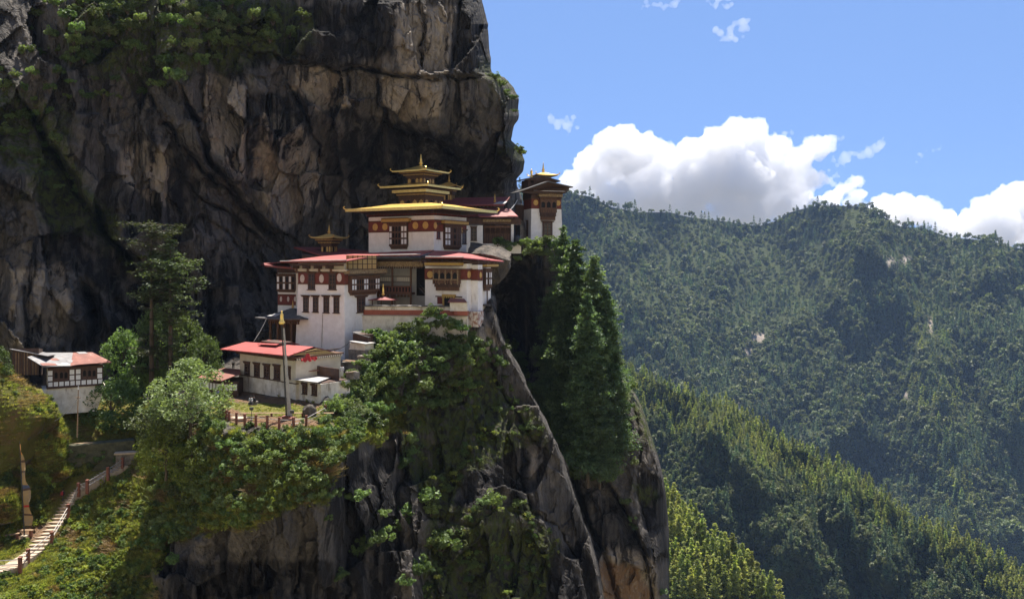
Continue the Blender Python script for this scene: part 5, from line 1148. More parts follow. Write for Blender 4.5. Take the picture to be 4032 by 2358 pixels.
def flat_stone(p, sx, sy, sz, mat, name, label):
    m = MB(); v = []; rr = random.Random(hash((round(p.x, 1), 3)) & 255)
    v = [(math.cos(a) * sx * rr.uniform(.8, 1.1), math.sin(a) * sy * rr.uniform(.8, 1.1), 0) for a in [2 * math.pi * i / 9 for i in range(9)]]
    m.slab([(a, b, sz) for a, b, c in v], sz + .2, mat); o = m.build(name); o.location = p; tag(o, label, 'slab')
flat_stone(yard_pt(c5, 440, 1262), 1.5, .9, .12, MSTEP, 'stone_slab', 'flat pale stone slab set in the yard behind the railing')
def blob_rock(name, label, c, r, mats, seed, sub=4, amp=.35, cut=True, squash=None, kind=None):
    import bmesh
    bm = bmesh.new(); bmesh.ops.create_icosphere(bm, subdivisions=sub, radius=1.0)
    rg = np.random.default_rng(seed); co = np.array([v.co[:] for v in bm.verts])
    pl = rg.normal(size=(16, 3)); pl /= np.linalg.norm(pl, axis=1)[:, None]; of = rg.uniform(.62, 1.0, 16)
    for n_, o_ in zip(pl, of):
        k = co @ n_ - o_; co -= np.clip(k, 0, None)[:, None] * n_ * .92
    q = co * 2.2; co *= (1 + amp * .5 * fbm(q[:, 0] + q[:, 2] * .7 + seed, q[:, 1] - q[:, 2] * .6, 5, seed))[:, None]
    for v, k in zip(bm.verts, co): v.co = Vector((k[0] * r[0], k[1] * r[1], k[2] * r[2]))
    me = bpy.data.meshes.new(name); bm.to_mesh(me); bm.free(); me.materials.append(mats)
    me.polygons.foreach_set('use_smooth', [True] * len(me.polygons))
    o = link(name, me); o.location = c; tag(o, label, 'boulder'); return o
def moss_rock(name, moss):
    m, t, p = newmat(name)
    c = mix(t, ramp(t, noise(t, .5, 8, .65, (1, 1, .5)), [(.35, 0.), (.65, 1.)]), (.045, .04, .037), (.17, .145, .12))
    g = t.nodes.new('ShaderNodeNewGeometry'); sx = t.nodes.new('ShaderNodeSeparateXYZ'); t.links.new(g.outputs['Normal'], sx.inputs[0])
    k = math_n(t, 'ADD', sx.outputs[2], math_n(t, 'MULTIPLY', noise(t, .7, 8, .7), 1.0)); k = ramp(t, k, [(1.0 - moss, 0.), (1.25 - moss, 1.)])
    gr = mix(t, noise(t, .9, 8, .7), (.05, .062, .013), (.15, .13, .035)); gr = mix(t, ramp(t, noise(t, .35, 6), [(.5, 0.), (.65, .8)]), gr, (.14, .085, .045))
    t.links.new(mix(t, k, c, gr), p.inputs['Base Color']); p.inputs['Roughness'].default_value = .95; p.inputs['Specular IOR Level'].default_value = .2
    n1 = bump(t, None, noise(t, .6, 10, .7), 1.0, .8); bump(t, p, noise(t, 2.5, 8, .7), .8, .2, n1); return m
MMOSS = moss_rock('mossy rock', 1.45); MBARE = moss_rock('bare boulder', -.1)
blob_rock('boulder', 'rounded grey boulder standing by the right corner of the yard fence', yard_pt(c5, 1240, 1240) + Vector((0, 0, .6)), (1.1, .9, 1.25), MBARE, 3, 3)
blob_rock('mossy_boulder', 'huge mossy boulder catching the sun at the left edge below the old house', P(-6, 440, 112), (8.6, 5.5, 10.6), MMOSS, 11, 5)
blob_rock('mossy_boulder', 'mossy overhanging boulder just left of the grass path', P(44, 448, 113.8), (3.1, 2.6, 5.0), MMOSS, 12, 5)
blob_rock('mossy_boulder', 'mossy boulder under the grass path left of the retaining wall', P(50, 472, 114), (2.8, 2.2, 1.9), MMOSS, 14, 5)
blob_rock('mossy_boulder', 'low mossy rock at the left edge above the flag plot', P(-6, 508, 106), (3.6, 3, 3.0), MMOSS, 15, 5)
import bmesh
bm = bmesh.new(); hp = [(1600,748,149),(1690,748,147),(1800,770,147),(1898,800,149.5),(1893,862,150),(1840,950,150),(1788,985,150.5),(1762,900,149),(1622,668,154),(1708,683,152.5),(1830,702,153),(1908,742,154),(1900,860,157),(1800,960,157),(1640,700,160),(1850,730,161)]
c0 = P(*c1(1760, 800), 152)
for x, y, d in hp: bm.verts.new(P(*c1(x, y), d) - c0)
bmesh.ops.convex_hull(bm, input=bm.verts); bmesh.ops.triangulate(bm, faces=bm.faces)
for _ in range(4): bmesh.ops.subdivide_edges(bm, edges=bm.edges, cuts=1, use_grid_fill=True)
co = np.array([v.co[:] for v in bm.verts]); nz = fbm(co[:, 0] / 1.5 + co[:, 2] * .3, co[:, 1] / 1.5 - co[:, 2] * .6, 5, 44)
for v, k in zip(bm.verts, nz): v.co += v.co.normalized() * float(k) * .45
me = bpy.data.meshes.new('leaning_boulder'); bm.to_mesh(me); bm.free(); me.materials.append(MBARE); o = link('leaning_boulder', me); o.location = c0; tag(o, 'big squared grey boulder leaning out behind the chapel roof', 'boulder')
# retaining wall of the path and the stub at the head of the stairs
a, b = P(60, 446, 114.2), P(134, 447, 118.6); dd = (b - a); ang = math.degrees(math.atan2(dd.y, dd.x))
B = Bld('retaining_wall', a, ang, 'dark dry stone retaining wall under the grass path at the left', 'wall'); m = MB(); m.box(0, dd.length, 0, 2.0, -4.2, -.1, simple('shade toned mossy stone', (0.10, 0.095, 0.055), (0.035, 0.037, 0.022), 1.4, 0.95, bumps=1.0), t=.0); m.build('wall', B.e)  # stone colour darkened for the shade on the wall, moss green mixed in
u, v = c8(1050, 385); B = Bld('stair_pillar', P(u, v, 117), 15, 'short stone pillar at the upper end of the stairs', 'pillar'); m = MB(); m.box(-1.6, 1.2, 0, .9, -1.5, 1.75, MSTONE); m.build('pillar_body', B.e); m = MB(); m.box(-1.8, 1.4, -.15, 1.05, 1.75, 1.98, MSTEP); m.build('cap', B.e)

# ------------------------------------------------------------------ stairs
cl = [(-60, 1240), (20, 1222), (95, 1200), (170, 1150), (270, 1085), (330, 1000), (385, 925), (445, 840), (490, 760), (530, 690), (565, 640), (612, 590), (670, 545), (740, 505), (805, 468), (870, 432), (960, 392), (1010, 365)]
wdt = [120, 120, 110, 85, 105, 110, 100, 110, 125, 105, 95, 95, 95, 95, 100, 105, 95, 80]
raw = []
for (x, y), w in zip(cl, wdt):
    u, v = c8(x, y); d = STAIR_UV[len(raw)][2] - .3; raw.append((P(u, v, d), w / 2.082 / 3.9375 * d / F))
zs_ = np.array([p.z for p, w in raw]); 
for i in range(1, len(zs_)): zs_[i] = max(zs_[i], zs_[i - 1] + .05)
pl = []
for (p, w), z, (x, y) in zip(raw, zs_, cl):
    u, v = c8(x, y); d = z * F / (HV - v); pl.append((P(u, v, d), max(1.9, min(3.0, w * 1.3))))
st = bpy.data.objects.new('staircase', None); COL.objects.link(st); st.location = pl[0][0]; tag(st, 'long flight of worn stone steps climbing the grassy slope at lower left', 'stairs')
m = MB(); n = 44; O_ = pl[0][0]; rr = random.Random(8)
L_ = len(pl) - 1; centre = []
for i in range(n + 1):
    t = i / n * L_; k = min(int(t), L_ - 1); f = t - k; centre.append((pl[k][0].lerp(pl[k + 1][0], f), pl[k][1] * (1 - f) + pl[k + 1][1] * f))
for i in range(n):
    c, w = centre[i]; c2_, _ = centre[i + 1]; dv = Vector((c2_.x - c.x, c2_.y - c.y, 0)); ln = dv.length; dv.normalize(); sv = Vector((dv.y, -dv.x, 0)); sv = (sv + Vector((1, .0, 0)) * .9).normalized()
    q = c - O_; w2 = w / 2 * rr.uniform(.93, 1.05); e_ = dv * (ln + .12)
    base = [q - sv * w2, q + sv * w2, q + sv * w2 + e_, q - sv * w2 + e_]
    m.hexa([(p.x, p.y, q.z - .9) for p in base], [(p.x, p.y, q.z + .05) for p in base], MSTEP)
    nose = [q - sv * w2 - dv * .06, q + sv * w2 - dv * .06, q + sv * w2 + dv * .1, q - sv * w2 + dv * .1]
    m.hexa([(p.x, p.y, q.z + .052) for p in nose], [(p.x, p.y, q.z + .075) for p in nose], MSTEP)
m.build('stone_steps', st)
rl = bpy.data.objects.new('stair_railing', None); COL.objects.link(rl); rl.location = O_; tag(rl, 'pale pipe handrail on red brown posts along the lower left stairs', 'railing')
prs = [(-40, 1230), (165, 1220), (230, 1150), (425, 1005), (560, 775), (645, 600), (715, 575), (885, 470), (1005, 390)]; rp = []
for x, y in prs:
    u, v = c8(x, y); best = min(range(n + 1), key=lambda i: abs((CU + F * centre[i][0].x / centre[i][0].y) - u) + abs((HV - F * centre[i][0].z / centre[i][0].y) - v)); z = centre[best][0].z - .1
    rp.append(P(u, v, z * F / (HV - v)))
for p, (x, y) in zip(rp, prs):
    q = p - O_; m = MB(); m.box(q.x - .17, q.x + .17, q.y - .17, q.y + .17, q.z - .5, q.z + 1.25, MPOST); m.box(q.x - .2, q.x + .2, q.y - .2, q.y + .2, q.z + 1.25, q.z + 1.36, MPOST); m.build('post', rl)
for hg in (.5, 1.05):
    m = MB()
    for a, b in zip(rp[:-1], rp[1:]): a, b = a - O_, b - O_; m.tube((a.x, a.y, a.z + hg), (b.x, b.y, b.z + hg), .05, .05, MRAIL, 6)
    m.build('rail', rl)

# ------------------------------------------------------------------ tall prayer flag, benches and pole at lower left
u, v = c8(202, 962); b = PB(u, v, -.3); tp = P(*c8(160, 178), b.y)
po = bpy.data.objects.new('prayer_flag', None); COL.objects.link(po); po.location = b; tag(po, 'tall tattered ochre prayer flag on a dark pole beside the stairs', 'prayer flag')
tl = tp - b; m = MB(); m.tube((0, 0, -.5), tl, .09, .05, MIRON, 8); m.build('pole', po)
MOF = simple('ochre flag cloth', (0.33, 0.21, 0.08), (0.22, 0.165, 0.11), .8, .9, stain=((0.16, 0.12, 0.12), 1.5, (1, 1, 2), .6, .7)); MBL = simple('blue flag print', (0.06, 0.08, 0.16)); MOR = simple('orange flag tip', (0.55, 0.22, 0.05))
m = MB(); n = 40; lo_ = []; hi_ = []
for i in range(n + 1):
    t = i / n; c = tl * (.12 + .85 * t); w = 1.55 * min(1, (1 - t) * 1.45 + .05) * (.92 + .08 * math.sin(i * .5)); lo_.append((c.x + .08, c.y, c.z)); hi_.append((c.x + .08 + w * .62, c.y + .25 * math.sin(i * .45), c.z + .12 * math.sin(i * .8)))
for i in range(n):
    mt = MBL if i in (18, 19) else (MT if i in (5, 17, 26, 31) else (MCLOTH if i == 9 else (MOR if i > 34 else MOF)))
    m.add([lo_[i], hi_[i], hi_[i + 1], lo_[i + 1]], [(0, 1, 2, 3)], mt)
o = m.build('flag', po); o.modifiers.new('solid', 'SOLIDIFY').thickness = .02
m = MB(); m.box(-.35, .35, -.35, .35, -.6, .25, MSTEP); m.build('plinth', po)
def bench(x, y, w, label, deg=0, mat=None):
    u, v = c8(x, y); p = PB(u, v, -.2); e_ = bpy.data.objects.new('bench', None); COL.objects.link(e_); e_.location = p; e_.rotation_euler = (0, 0, math.radians(deg)); tag(e_, label, 'bench')
    m = MB(); m.box(-w / 2, w / 2, -.2, .2, .5, .6, mat or MWOOD); m.build('seat', e_)
    for s_ in (-1, 1): m = MB(); m.box(s_ * (w / 2 - .25) - .15, s_ * (w / 2 - .25) + .15, -.17, .17, -.3, .5, MPOST); m.build('leg', e_)
bench(195, 940, 2.3, 'wooden bench behind the foot of the ochre prayer flag'); bench(100, 975, 1.6, 'wooden bench left of the ochre prayer flag at the picture edge', 35); bench(675, 226, 2.6, 'low wooden bench on the grass path by the utility pole', 10)
u, v = c6(1120, 1440); b = P(u, v, 112.5); tp = P(*c6(1137, 845), 112.5)
po = bpy.data.objects.new('utility_pole', None); COL.objects.link(po); po.location = b; tag(po, 'thin weathered utility pole in front of the old white panelled house', 'pole')
m = MB(); m.tube((0, 0, -1), tp - b, .09, .06, MWOOD, 6); m.build('shaft', po); m = MB(); q = (tp - b) * .78; m.box(q.x - .35, q.x + .35, q.y - .05, q.y + .05, q.z, q.z + .1, MWOOD); m.build('crossarm', po)
m = MB(); m.lathe(tp - b, [(.06, -.1), (.1, 0), (.05, .3), (.02, .5)], MPANE, 6); m.build('insulator', po)
def cable(name, a, b, sag, label, r=.025, mat=None):
    m = MB(); prev = None
    for i in range(13):
        t = i / 12; q = a.lerp(b, t) - a; q.z -= sag * 4 * t * (1 - t)
        if prev is not None: m.tube(prev, q, r, r, mat or MIRON, 5)
        prev = q
    o = m.build(name); o.location = a; tag(o, label, 'cable')
cable('cable', P(*c6(1137, 965), 112.5), P(*c6(790, 1310), 107), .4, 'black cable running from the utility pole down to the mossy boulder')
cable('cable', P(*c5(1690, 415), 129.5), P(*c5(1440, 492), 131.5), .5, 'black cable from the white shed across the foot of the tall house', .04)
cable('cable', P(*c5(768, 142), 136), P(*c5(622, 402), 133), .2, 'taut pale cable from the gate pavilion eave to the red roof behind', .03, MRAIL)
cable('cable', P(*c3(1690, 640), 178), P(*c3(1858, 520), 184), 1.0, 'loose white cables slung between gallery roof and corner tower', .05, MPANE)
B = Bld('water_tank', P(*c3(1858, 950), 171), 0, 'black round water tank at the end of the gallery veranda', 'tank'); m = MB(); m.lathe((0, .5, 0), [(.7, 0), (.75, .1), (.75, 1.2), (.6, 1.5), (.25, 1.6), (.22, 1.7)], MIRON, 14); m.build('tank_body', B.e, True)
B = Bld('rock_stair', P(*c9(310, 1384), 187), 10, 'narrow stone stair climbing between the gallery house and the corner tower', 'stairs'); m = MB()
x1 = B.x_at(c9(415, 1300)[0]); hh = B.z_at(0, 0, c9(330, 1020)[1])
for i in range(18): m.box(0, x1, i * .22, i * .22 + 4, i * hh / 18 - (0 if i else 2), (i + 1) * hh / 18, MSTONE)
m.box(-.7, -.02, -.1, 5, -2, hh * .75, MSTONE); m.box(-1.0, x1, 4.0, 4.4, -2, hh + 3.5, MT); m.build('stone_steps', B.e)

# ------------------------------------------------------------------ people
MSKIN = simple('skin', (0.42, 0.24, 0.16)); MHAIR = simple('black hair', (0.012, 0.01, 0.01)); MDK = simple('dark clothes', (0.03, 0.03, 0.04)); MLT = simple('white shirt', (0.6, 0.6, 0.62)); MBLU = simple('blue shirt', (0.12, 0.16, 0.3)); MRJ = simple('red jacket', (0.35, 0.03, 0.04))
def skin_mesh(name, pts, edges, rad, mat, parent, root=0):
    me = bpy.data.meshes.new(name); me.from_pydata(pts, edges, []); me.materials.append(mat); o = link(name, me, parent)
    sm = o.modifiers.new('skin', 'SKIN'); sm.use_smooth_shade = True
    for i, r in enumerate(rad): me.skin_vertices[0].data[i].radius = (r, r)
    me.skin_vertices[0].data[root].use_root = True
    o.modifiers.new('sub', 'SUBSURF').levels = 1; o.modifiers['sub'].render_levels = 1; return o
def person(loc, face, label, top, legs, sit=False, bend=0.0, stride=0.0, group=None):
    e_ = bpy.data.objects.new('person', None); COL.objects.link(e_); e_.location = loc; e_.rotation_euler = (0, 0, math.radians(face)); tag(e_, label, 'person', group)
    h = .46 if sit else .9                                # hip height; the figure faces -y
    pel = Vector((0, 0, h)); tilt = math.radians(bend)
    def up(x, y, z): return (x, y * math.cos(tilt) - z * math.sin(tilt) , h + z * math.cos(tilt))
    ch, nk, hd, ht_ = up(0, .0, .34), up(0, .0, .53), up(0, -.03, .66), up(0, -.02, .78)
    P_ = [tuple(pel), up(0, 0, .18), ch, nk, hd, ht_]; E_ = [(0, 1), (1, 2), (2, 3), (3, 4), (4, 5)]; R_ = [.13, .125, .15, .055, .092, .075]
    arms = []; lg = []
    for s_ in (-1, 1):
        sh = up(.19 * s_, 0, .46); el = up(.25 * s_, -.04, .2) if not sit else up(.23 * s_, -.1, .2); wr = up(.22 * s_, -.16, .0) if not sit else up(.12 * s_, -.32, .08); hn = (wr[0], wr[1] - .04, wr[2] - .06)
        b = len(P_); P_ += [sh, el, wr, hn]; R_ += [.062, .045, .034, .036]; E_ += [(2, b), (b, b + 1), (b + 1, b + 2), (b + 2, b + 3)]; arms.append((b, sh, el, wr))
        st_ = stride * s_
        if sit: kn, an, to = (.11 * s_, -.42, .48), (.11 * s_, -.45, .08), (.12 * s_, -.62, .03)
        else: kn, an, to = (.1 * s_, -.04 - st_, .48), (.1 * s_, .02 - st_ * 1.2, .08), (.11 * s_, -.14 - st_ * 1.2, .03)
        b = len(P_); hp = (.1 * s_, 0, h - .02); P_ += [hp, kn, an, to]; R_ += [.095, .062, .045, .04]; E_ += [(0, b), (b, b + 1), (b + 1, b + 2), (b + 2, b + 3)]; lg.append((hp, kn, an))
    skin_mesh('body', P_, E_, R_, MSKIN, e_)
    JP = [tuple(pel), up(0, 0, .18), ch, up(0, 0, .5)]; JE = [(0, 1), (1, 2), (2, 3)]; JR = [.16, .15, .175, .075]
    for b, sh, el, wr in arms: k = len(JP); JP += [sh, el, tuple(Vector(el).lerp(Vector(wr), .85))]; JR += [.08, .062, .05]; JE += [(2, k), (k, k + 1), (k + 1, k + 2)]
    skin_mesh('jacket', JP, JE, JR, top, e_)
    TP = [(0, 0, h)]; TE = []; TR = [.15]
    for hp, kn, an in lg: k = len(TP); TP += [hp, kn, an]; TR += [.115, .08, .065]; TE += [(0, k), (k, k + 1), (k + 1, k + 2)]
    skin_mesh('trousers', TP, TE, TR, legs, e_)
    m = MB(); m.lathe((hd[0], hd[1] + .015, hd[2] - .02), [(.088, 0), (.108, .06), (.102, .12), (.07, .17), (.02, .19)], MHAIR, 10); m.build('hair', e_, True)
    m = MB(); 
    for s_ in (-1, 1): m.tube((hd[0] + .035 * s_, hd[1] - .085, hd[2] + .01), (hd[0] + .035 * s_, hd[1] - .1, hd[2] + .01), .012, .008, MHAIR, 6)
    m.tube((hd[0], hd[1] - .09, hd[2] - .015), (hd[0], hd[1] - .115, hd[2] - .035), .012, .018, MSKIN, 6); m.build('face', e_)
    return e_
u, v = c8(550, 672); bi = min(range(len(centre)), key=lambda i: abs((HV - F * centre[i][0].z / centre[i][0].y) - v)); hk = centre[bi][0] + Vector((-.45, 0, .06))
person(hk, 165, 'hiker in dark clothes climbing the stone stairs with a red backpack', MDK, MDK, stride=.14, bend=8)
m = MB(); m.box(-.17, .17, -.12, .12, 0, .48, MRJ, t=.03); m.box(-.12, .12, -.17, -.12, .06, .28, MRJ); o = m.build('backpack'); o.location = hk + Vector((.03, -.26, .98)); o.rotation_euler = (math.radians(-8), 0, math.radians(-15)); o.modifiers.new('bevel', 'BEVEL').width = .04; tag(o, 'red backpack on the hiker on the stairs', 'backpack')
s0 = yard_pt(c5, 588, 1112, -20.2); s1 = yard_pt(c5, 632, 1105, -20.2)
person(s0, 20, 'person in a white top sitting at the foot of the yard house wall', MLT, MDK, True, 8); person(s1, -30, 'person in black sitting beside someone in white at the yard house wall', MDK, MDK, True, 18)
for p, l in ((s0, 'low stone seat under the person in white by the house wall'), (s1, 'low stone seat under the person in black by the house wall')):
    m = MB(); m.box(-.3, .35, -.2, .5, -.2, .4, MSTONE); o = m.build('seat_rock'); o.location = p; tag(o, l, 'seat')
person(yard_pt(c5, 222, 1070, -20.3), 40, 'person in a pale blue shirt standing at the yard gate left of the annex', MBLU, MDK)
person(P(*c5(1607, 800), 117.5), 0, 'person in white standing right of the tin roofed annex', MLT, MLT)
person(P(*c5(392, 715), 127.5), 30, 'person in a grey shirt on the path behind the timber annex', MLT, MDK)
cb = crop(380, 820, 1.714)
for i, (x, l) in enumerate(((405, 'person in a white shirt resting under the two tall trees, on the left'), (432, 'person in a pale shirt resting under the two tall trees, on the right'))):
    p = P(*cb(x, 1305), 121 + i * .4); person(p, 20 - 40 * i, l, MLT, MDK, True, 5); m = MB(); m.box(-.4, .4, -.2, .4, -1.0, .4, MSTONE); o = m.build('seat_rock'); o.location = p; tag(o, 'stone seat under the ' + ('left' if i == 0 else 'right') + ' person below the two tall trees', 'seat')
# ------------------------------------------------------------------ plants
def foliage(name, c1, c2, trans=0.35, tint=(0.5, 0.9, 1.15)):
    m, t, p = newmat(name); L = t.links
    oi = t.nodes.new('ShaderNodeObjectInfo')
    c = mix(t, attr(t, 'rnd'), c1, c2)
    hs = t.nodes.new('ShaderNodeHueSaturation'); hs.inputs['Saturation'].default_value = tint[1]
    v = t.nodes.new('ShaderNodeMapRange'); v.inputs[3].default_value = 0.58; v.inputs[4].default_value = 1.42; L.new(oi.outputs['Random'], v.inputs[0]); L.new(v.outputs[0], hs.inputs['Value'])
    h = t.nodes.new('ShaderNodeMapRange'); h.inputs[3].default_value = 0.478; h.inputs[4].default_value = 0.522
    m2 = math_n(t, 'FRACT', math_n(t, 'MULTIPLY', oi.outputs['Random'], 7.31)); L.new(m2, h.inputs[0]); L.new(h.outputs[0], hs.inputs['Hue'])
    L.new(c, hs.inputs['Color'])
    p.inputs['Roughness'].default_value = 0.55; p.inputs['Specular IOR Level'].default_value = 0.35; L.new(hs.outputs[0], p.inputs['Base Color'])
    tr = t.nodes.new('ShaderNodeBsdfTranslucent'); wm = mix(t, 1.0, hs.outputs[0], (1.5, 1.6, 0.7), 'MULTIPLY'); L.new(wm, tr.inputs['Color'])
    ms = t.nodes.new('ShaderNodeMixShader'); ms.inputs[0].default_value = trans; L.new(p.outputs[0], ms.inputs[1]); L.new(tr.outputs[0], ms.inputs[2])
    L.new(ms.outputs[0], t.nodes['Material Output'].inputs['Surface']); return m
F_SHRUB = foliage('shrub leaves', (0.054, 0.094, 0.023), (0.160, 0.222, 0.064))
F_PALE = foliage('pale willow leaves', (0.085, 0.125, 0.045), (0.20, 0.25, 0.09))
F_YEL = foliage('yellow green leaves', (0.11, 0.15, 0.02), (0.27, 0.30, 0.045), 0.4)
F_PINE = foliage('dark pine needles', (0.042, 0.076, 0.034), (0.130, 0.190, 0.078), 0.36)
F_HEM = foliage('hemlock needles', (0.028, 0.046, 0.016), (0.095, 0.118, 0.034), 0.3)
F_LARCH_SUNLIT = foliage('sun tinted larch needles', (0.15, 0.178, 0.028), (0.33, 0.35, 0.07), 0.46)  # sunlight on the crest put into the needle colour
F_WOOD = foliage('oak leaves', (0.046, 0.066, 0.018), (0.155, 0.175, 0.055), 0.3)
F_GRASS = foliage('grass blades', (0.11, 0.14, 0.024), (0.32, 0.30, 0.07), 0.42)
F_DRY = foliage('dry bracken', (0.17, 0.11, 0.05), (0.30, 0.21, 0.085), 0.35)
M_BARK = simple('bark', (0.10, 0.075, 0.055), (0.05, 0.037, 0.028), 2.0, 0.95, stretch=(1, 1, .2))
def leaf_quads(c, size, rg, flat=0.0, asp=0.55):
    """diamond leaves at centres c; flat pulls them level"""
    n = len(c); a = rg.normal(size=(n, 3)); a[:, 2] *= (1 - flat); a /= np.linalg.norm(a, axis=1)[:, None] + 1e-9
    b = rg.normal(size=(n, 3)); b[:, 2] *= (1 - flat); b -= (b * a).sum(1)[:, None] * a; b /= np.linalg.norm(b, axis=1)[:, None] + 1e-9
    s = (np.broadcast_to(size, (n,)) * rg.uniform(.7, 1.3, n))[:, None]
    v = np.stack([c - a * s, c - b * s * asp, c + a * s, c + b * s * asp], 1).reshape(-1, 3)
    return v, np.arange(4 * n).reshape(-1, 4)
def tube_np(path, rad, k=6):
    path = np.array(path, float); n = len(path); vs = []; 
    for i in range(n):
        d = path[min(i + 1, n - 1)] - path[max(i - 1, 0)]; d = d / (np.linalg.norm(d) + 1e-9); x = np.cross(d, [0.3, .9, .2]); x /= np.linalg.norm(x); y = np.cross(d, x)
        for j in range(k): q = 2 * math.pi * j / k; vs.append(path[i] + (x * math.cos(q) + y * math.sin(q)) * rad[i])
    f = [[i * k + j, i * k + (j + 1) % k, (i + 1) * k + (j + 1) % k, (i + 1) * k + j] for i in range(n - 1) for j in range(k)]
    return np.array(vs), np.array(f)
def joinq(lst):
    vs, fs, ms, rs = [], [], [], []; b = 0
    for v, f, m, r in lst:
        vs.append(v); fs.append(f + b); ms.append(np.full(len(f), m)); rs.append(r if r is not None else np.full(len(v), .5)); b += len(v)
    return np.concatenate(vs), np.concatenate(fs), np.concatenate(ms), np.concatenate(rs)
def rep4(r): return np.repeat(r, 4)
def clump_leaves(rg, centres, radii, per, size, flat=.2):
    cs = []; rn = []
    for c, r in zip(centres, radii):
        d = rg.normal(size=(per, 3)); d /= np.linalg.norm(d, axis=1)[:, None]; q = c + d * r * rg.uniform(.55, 1.0, (per, 1)) ** .6
        cs.append(q); base = rg.uniform(.15, .75); rn.append(np.clip(base + rg.normal(0, .18, per), 0, 1))
    cs = np.concatenate(cs); rn = np.concatenate(rn); v, f = leaf_quads(cs, size, rg, flat); return v, f, rep4(rn)
def shrub_mesh(name, seed, mat, nclump=26, per=62, size=.085, tall=.8):
    rg = np.random.default_rng(seed); d = rg.normal(size=(nclump, 3)); d[:, 2] = np.abs(d[:, 2]); d /= np.linalg.norm(d, axis=1)[:, None]
    c = d * rg.uniform(.3, 1.12, (nclump, 1)) * np.array([1, 1, tall]) * (1 + .25 * np.sin(rg.uniform(0, 6.28) + 2 * np.arctan2(d[:, 1:2], d[:, 0:1]))) + [0, 0, .12]
    v, f, r = clump_leaves(rg, c, rg.uniform(.10, .34, nclump), per, size * rg.lognormal(0, .35, nclump * per))
    st = [tube_np([(0, 0, -.35), c[i] * .45, c[i] * .95], [.035, .022, .008], 5) for i in range(0, nclump, 4)]
    V, Fc, M, R = joinq([(v, f, 0, r)] + [(a, b, 1, None) for a, b in st])
    return np_mesh(name, V, Fc, [mat, M_BARK], {'rnd': R}, mi=M)
def tree_parts(kind, seed, mat, h=10.0, rad=4.0, ncl=60, per=70, size=.2, trunk_r=.25, base=.25, top_flat=1.0):
    """broadleaf: (trunk mesh, crown mesh)"""
    rg = np.random.default_rng(seed); ang = rg.uniform(0, 2 * math.pi, ncl); t = rg.uniform(0, 1, ncl)
    z = h * (base + (1 - base) * t); prof = np.sin(np.clip(.12 + .88 * t, 0, 1) * math.pi) ** .6
    rr = rad * prof * rg.uniform(.35, 1.0, ncl) ** .6; c = np.stack([rr * np.cos(ang), rr * np.sin(ang), z], 1)
    v, f, r = clump_leaves(rg, c, rg.uniform(.11, .22, ncl) * rad * 1.25, per, size)
    crown = np_mesh('crown', v, f, [mat], {'rnd': r})
    parts = [tube_np([(0, 0, -.8), (.1, .05, h * .3), (-.05, .1, h * .6), (0, 0, h * .85)], [trunk_r, trunk_r * .75, trunk_r * .45, .03], 7)]
    for i in range(0, ncl, 5): q = c[i]; parts.append(tube_np([(0, 0, q[2] * .55), q * [.5, .5, .85], q * .97], [trunk_r * .35, trunk_r * .2, .02], 5))
    V, Fc, M, R = joinq([(a, b, 0, None) for a, b in parts])
    return np_mesh('trunk', V, Fc, [M_BARK], smooth=True), crown
def conifer_parts(seed, mat, h=20, rad=4.0, nbr=140, base=.12, droop=.25, spray=7, leaf=.22, trunk_r=.3, shape=lambda t: (1 - t) ** .8, up=0.0, flat=.75, per=9, wid=.26, power=1.0, tk=.02):
    """trunk and crown meshes; branches leave the trunk at random heights, each a run of needle sprays"""
    rg = np.random.default_rng(seed); cs = []; rn = []; br = []
    for i in range(nbr):
        s0 = rg.uniform(0, 1) ** power; t = min(base + (1 - base) * s0, .985); L = max(.25, rad * shape(s0) * rg.uniform(.45, 1.15))
        a = rg.uniform(0, 2 * math.pi); bc = rg.uniform(.1, .8); dr = droop * rg.uniform(.3, 1.6); u_ = up * rg.uniform(.4, 1.5)
        ns = max(2, int(spray * L / rad + 1.5)); s = (np.arange(ns) + .8) / ns; x = L * s; z = h * t + u_ * L * s - dr * L * s ** 1.8
        wd = L * wid * np.sin(np.clip(s * .8 + .15, 0, 1) * math.pi)
        for j in range(ns):
            n = per; off = rg.normal(size=(n, 3)) * np.array([L / ns * .6, wd[j] * .75 + .08, .06 + tk * L])
            px = x[j] + off[:, 0]; py = off[:, 1]
            cs.append(np.stack([px * math.cos(a) - py * math.sin(a), px * math.sin(a) + py * math.cos(a), z[j] + off[:, 2] - np.abs(py) * .15], 1)); rn.append(np.clip(bc + .3 * (s[j] - .5) + rg.normal(0, .13, n), 0, 1))
        if L > 1.0: br.append(tube_np([(0, 0, h * t), (L * .5 * math.cos(a), L * .5 * math.sin(a), h * t + u_ * L * .5 - dr * L * .28), (L * math.cos(a) * .95, L * math.sin(a) * .95, h * t + u_ * L - dr * L)], [.05 + .008 * L, .04, .01], 4))
    cs = np.concatenate(cs); rn = np.concatenate(rn); v, f = leaf_quads(cs, leaf, rg, flat, .42)
    crown = np_mesh('crown', v, f, [mat], {'rnd': rep4(rn)})
    V, Fc, M, R = joinq([(a, b, 0, None) for a, b in [tube_np([(0, 0, -1.5), (.05, 0, h * .4), (0, .05, h * .75), (0, 0, h)], [trunk_r, trunk_r * .75, trunk_r * .4, .02], 7)] + br])
    return np_mesh('trunk', V, Fc, [M_BARK], smooth=True), crown
def plant(name, parts, loc, rz, sc, label, cat='tree', group=None):
    e_ = bpy.data.objects.new(name, None); COL.objects.link(e_); e_.location = loc; e_.rotation_euler = (0, 0, rz); e_.scale = sc if isinstance(sc, tuple) else (sc, sc, sc); tag(e_, label, cat, group)
    link('trunk', parts[0], e_); link('crown', parts[1], e_); return e_
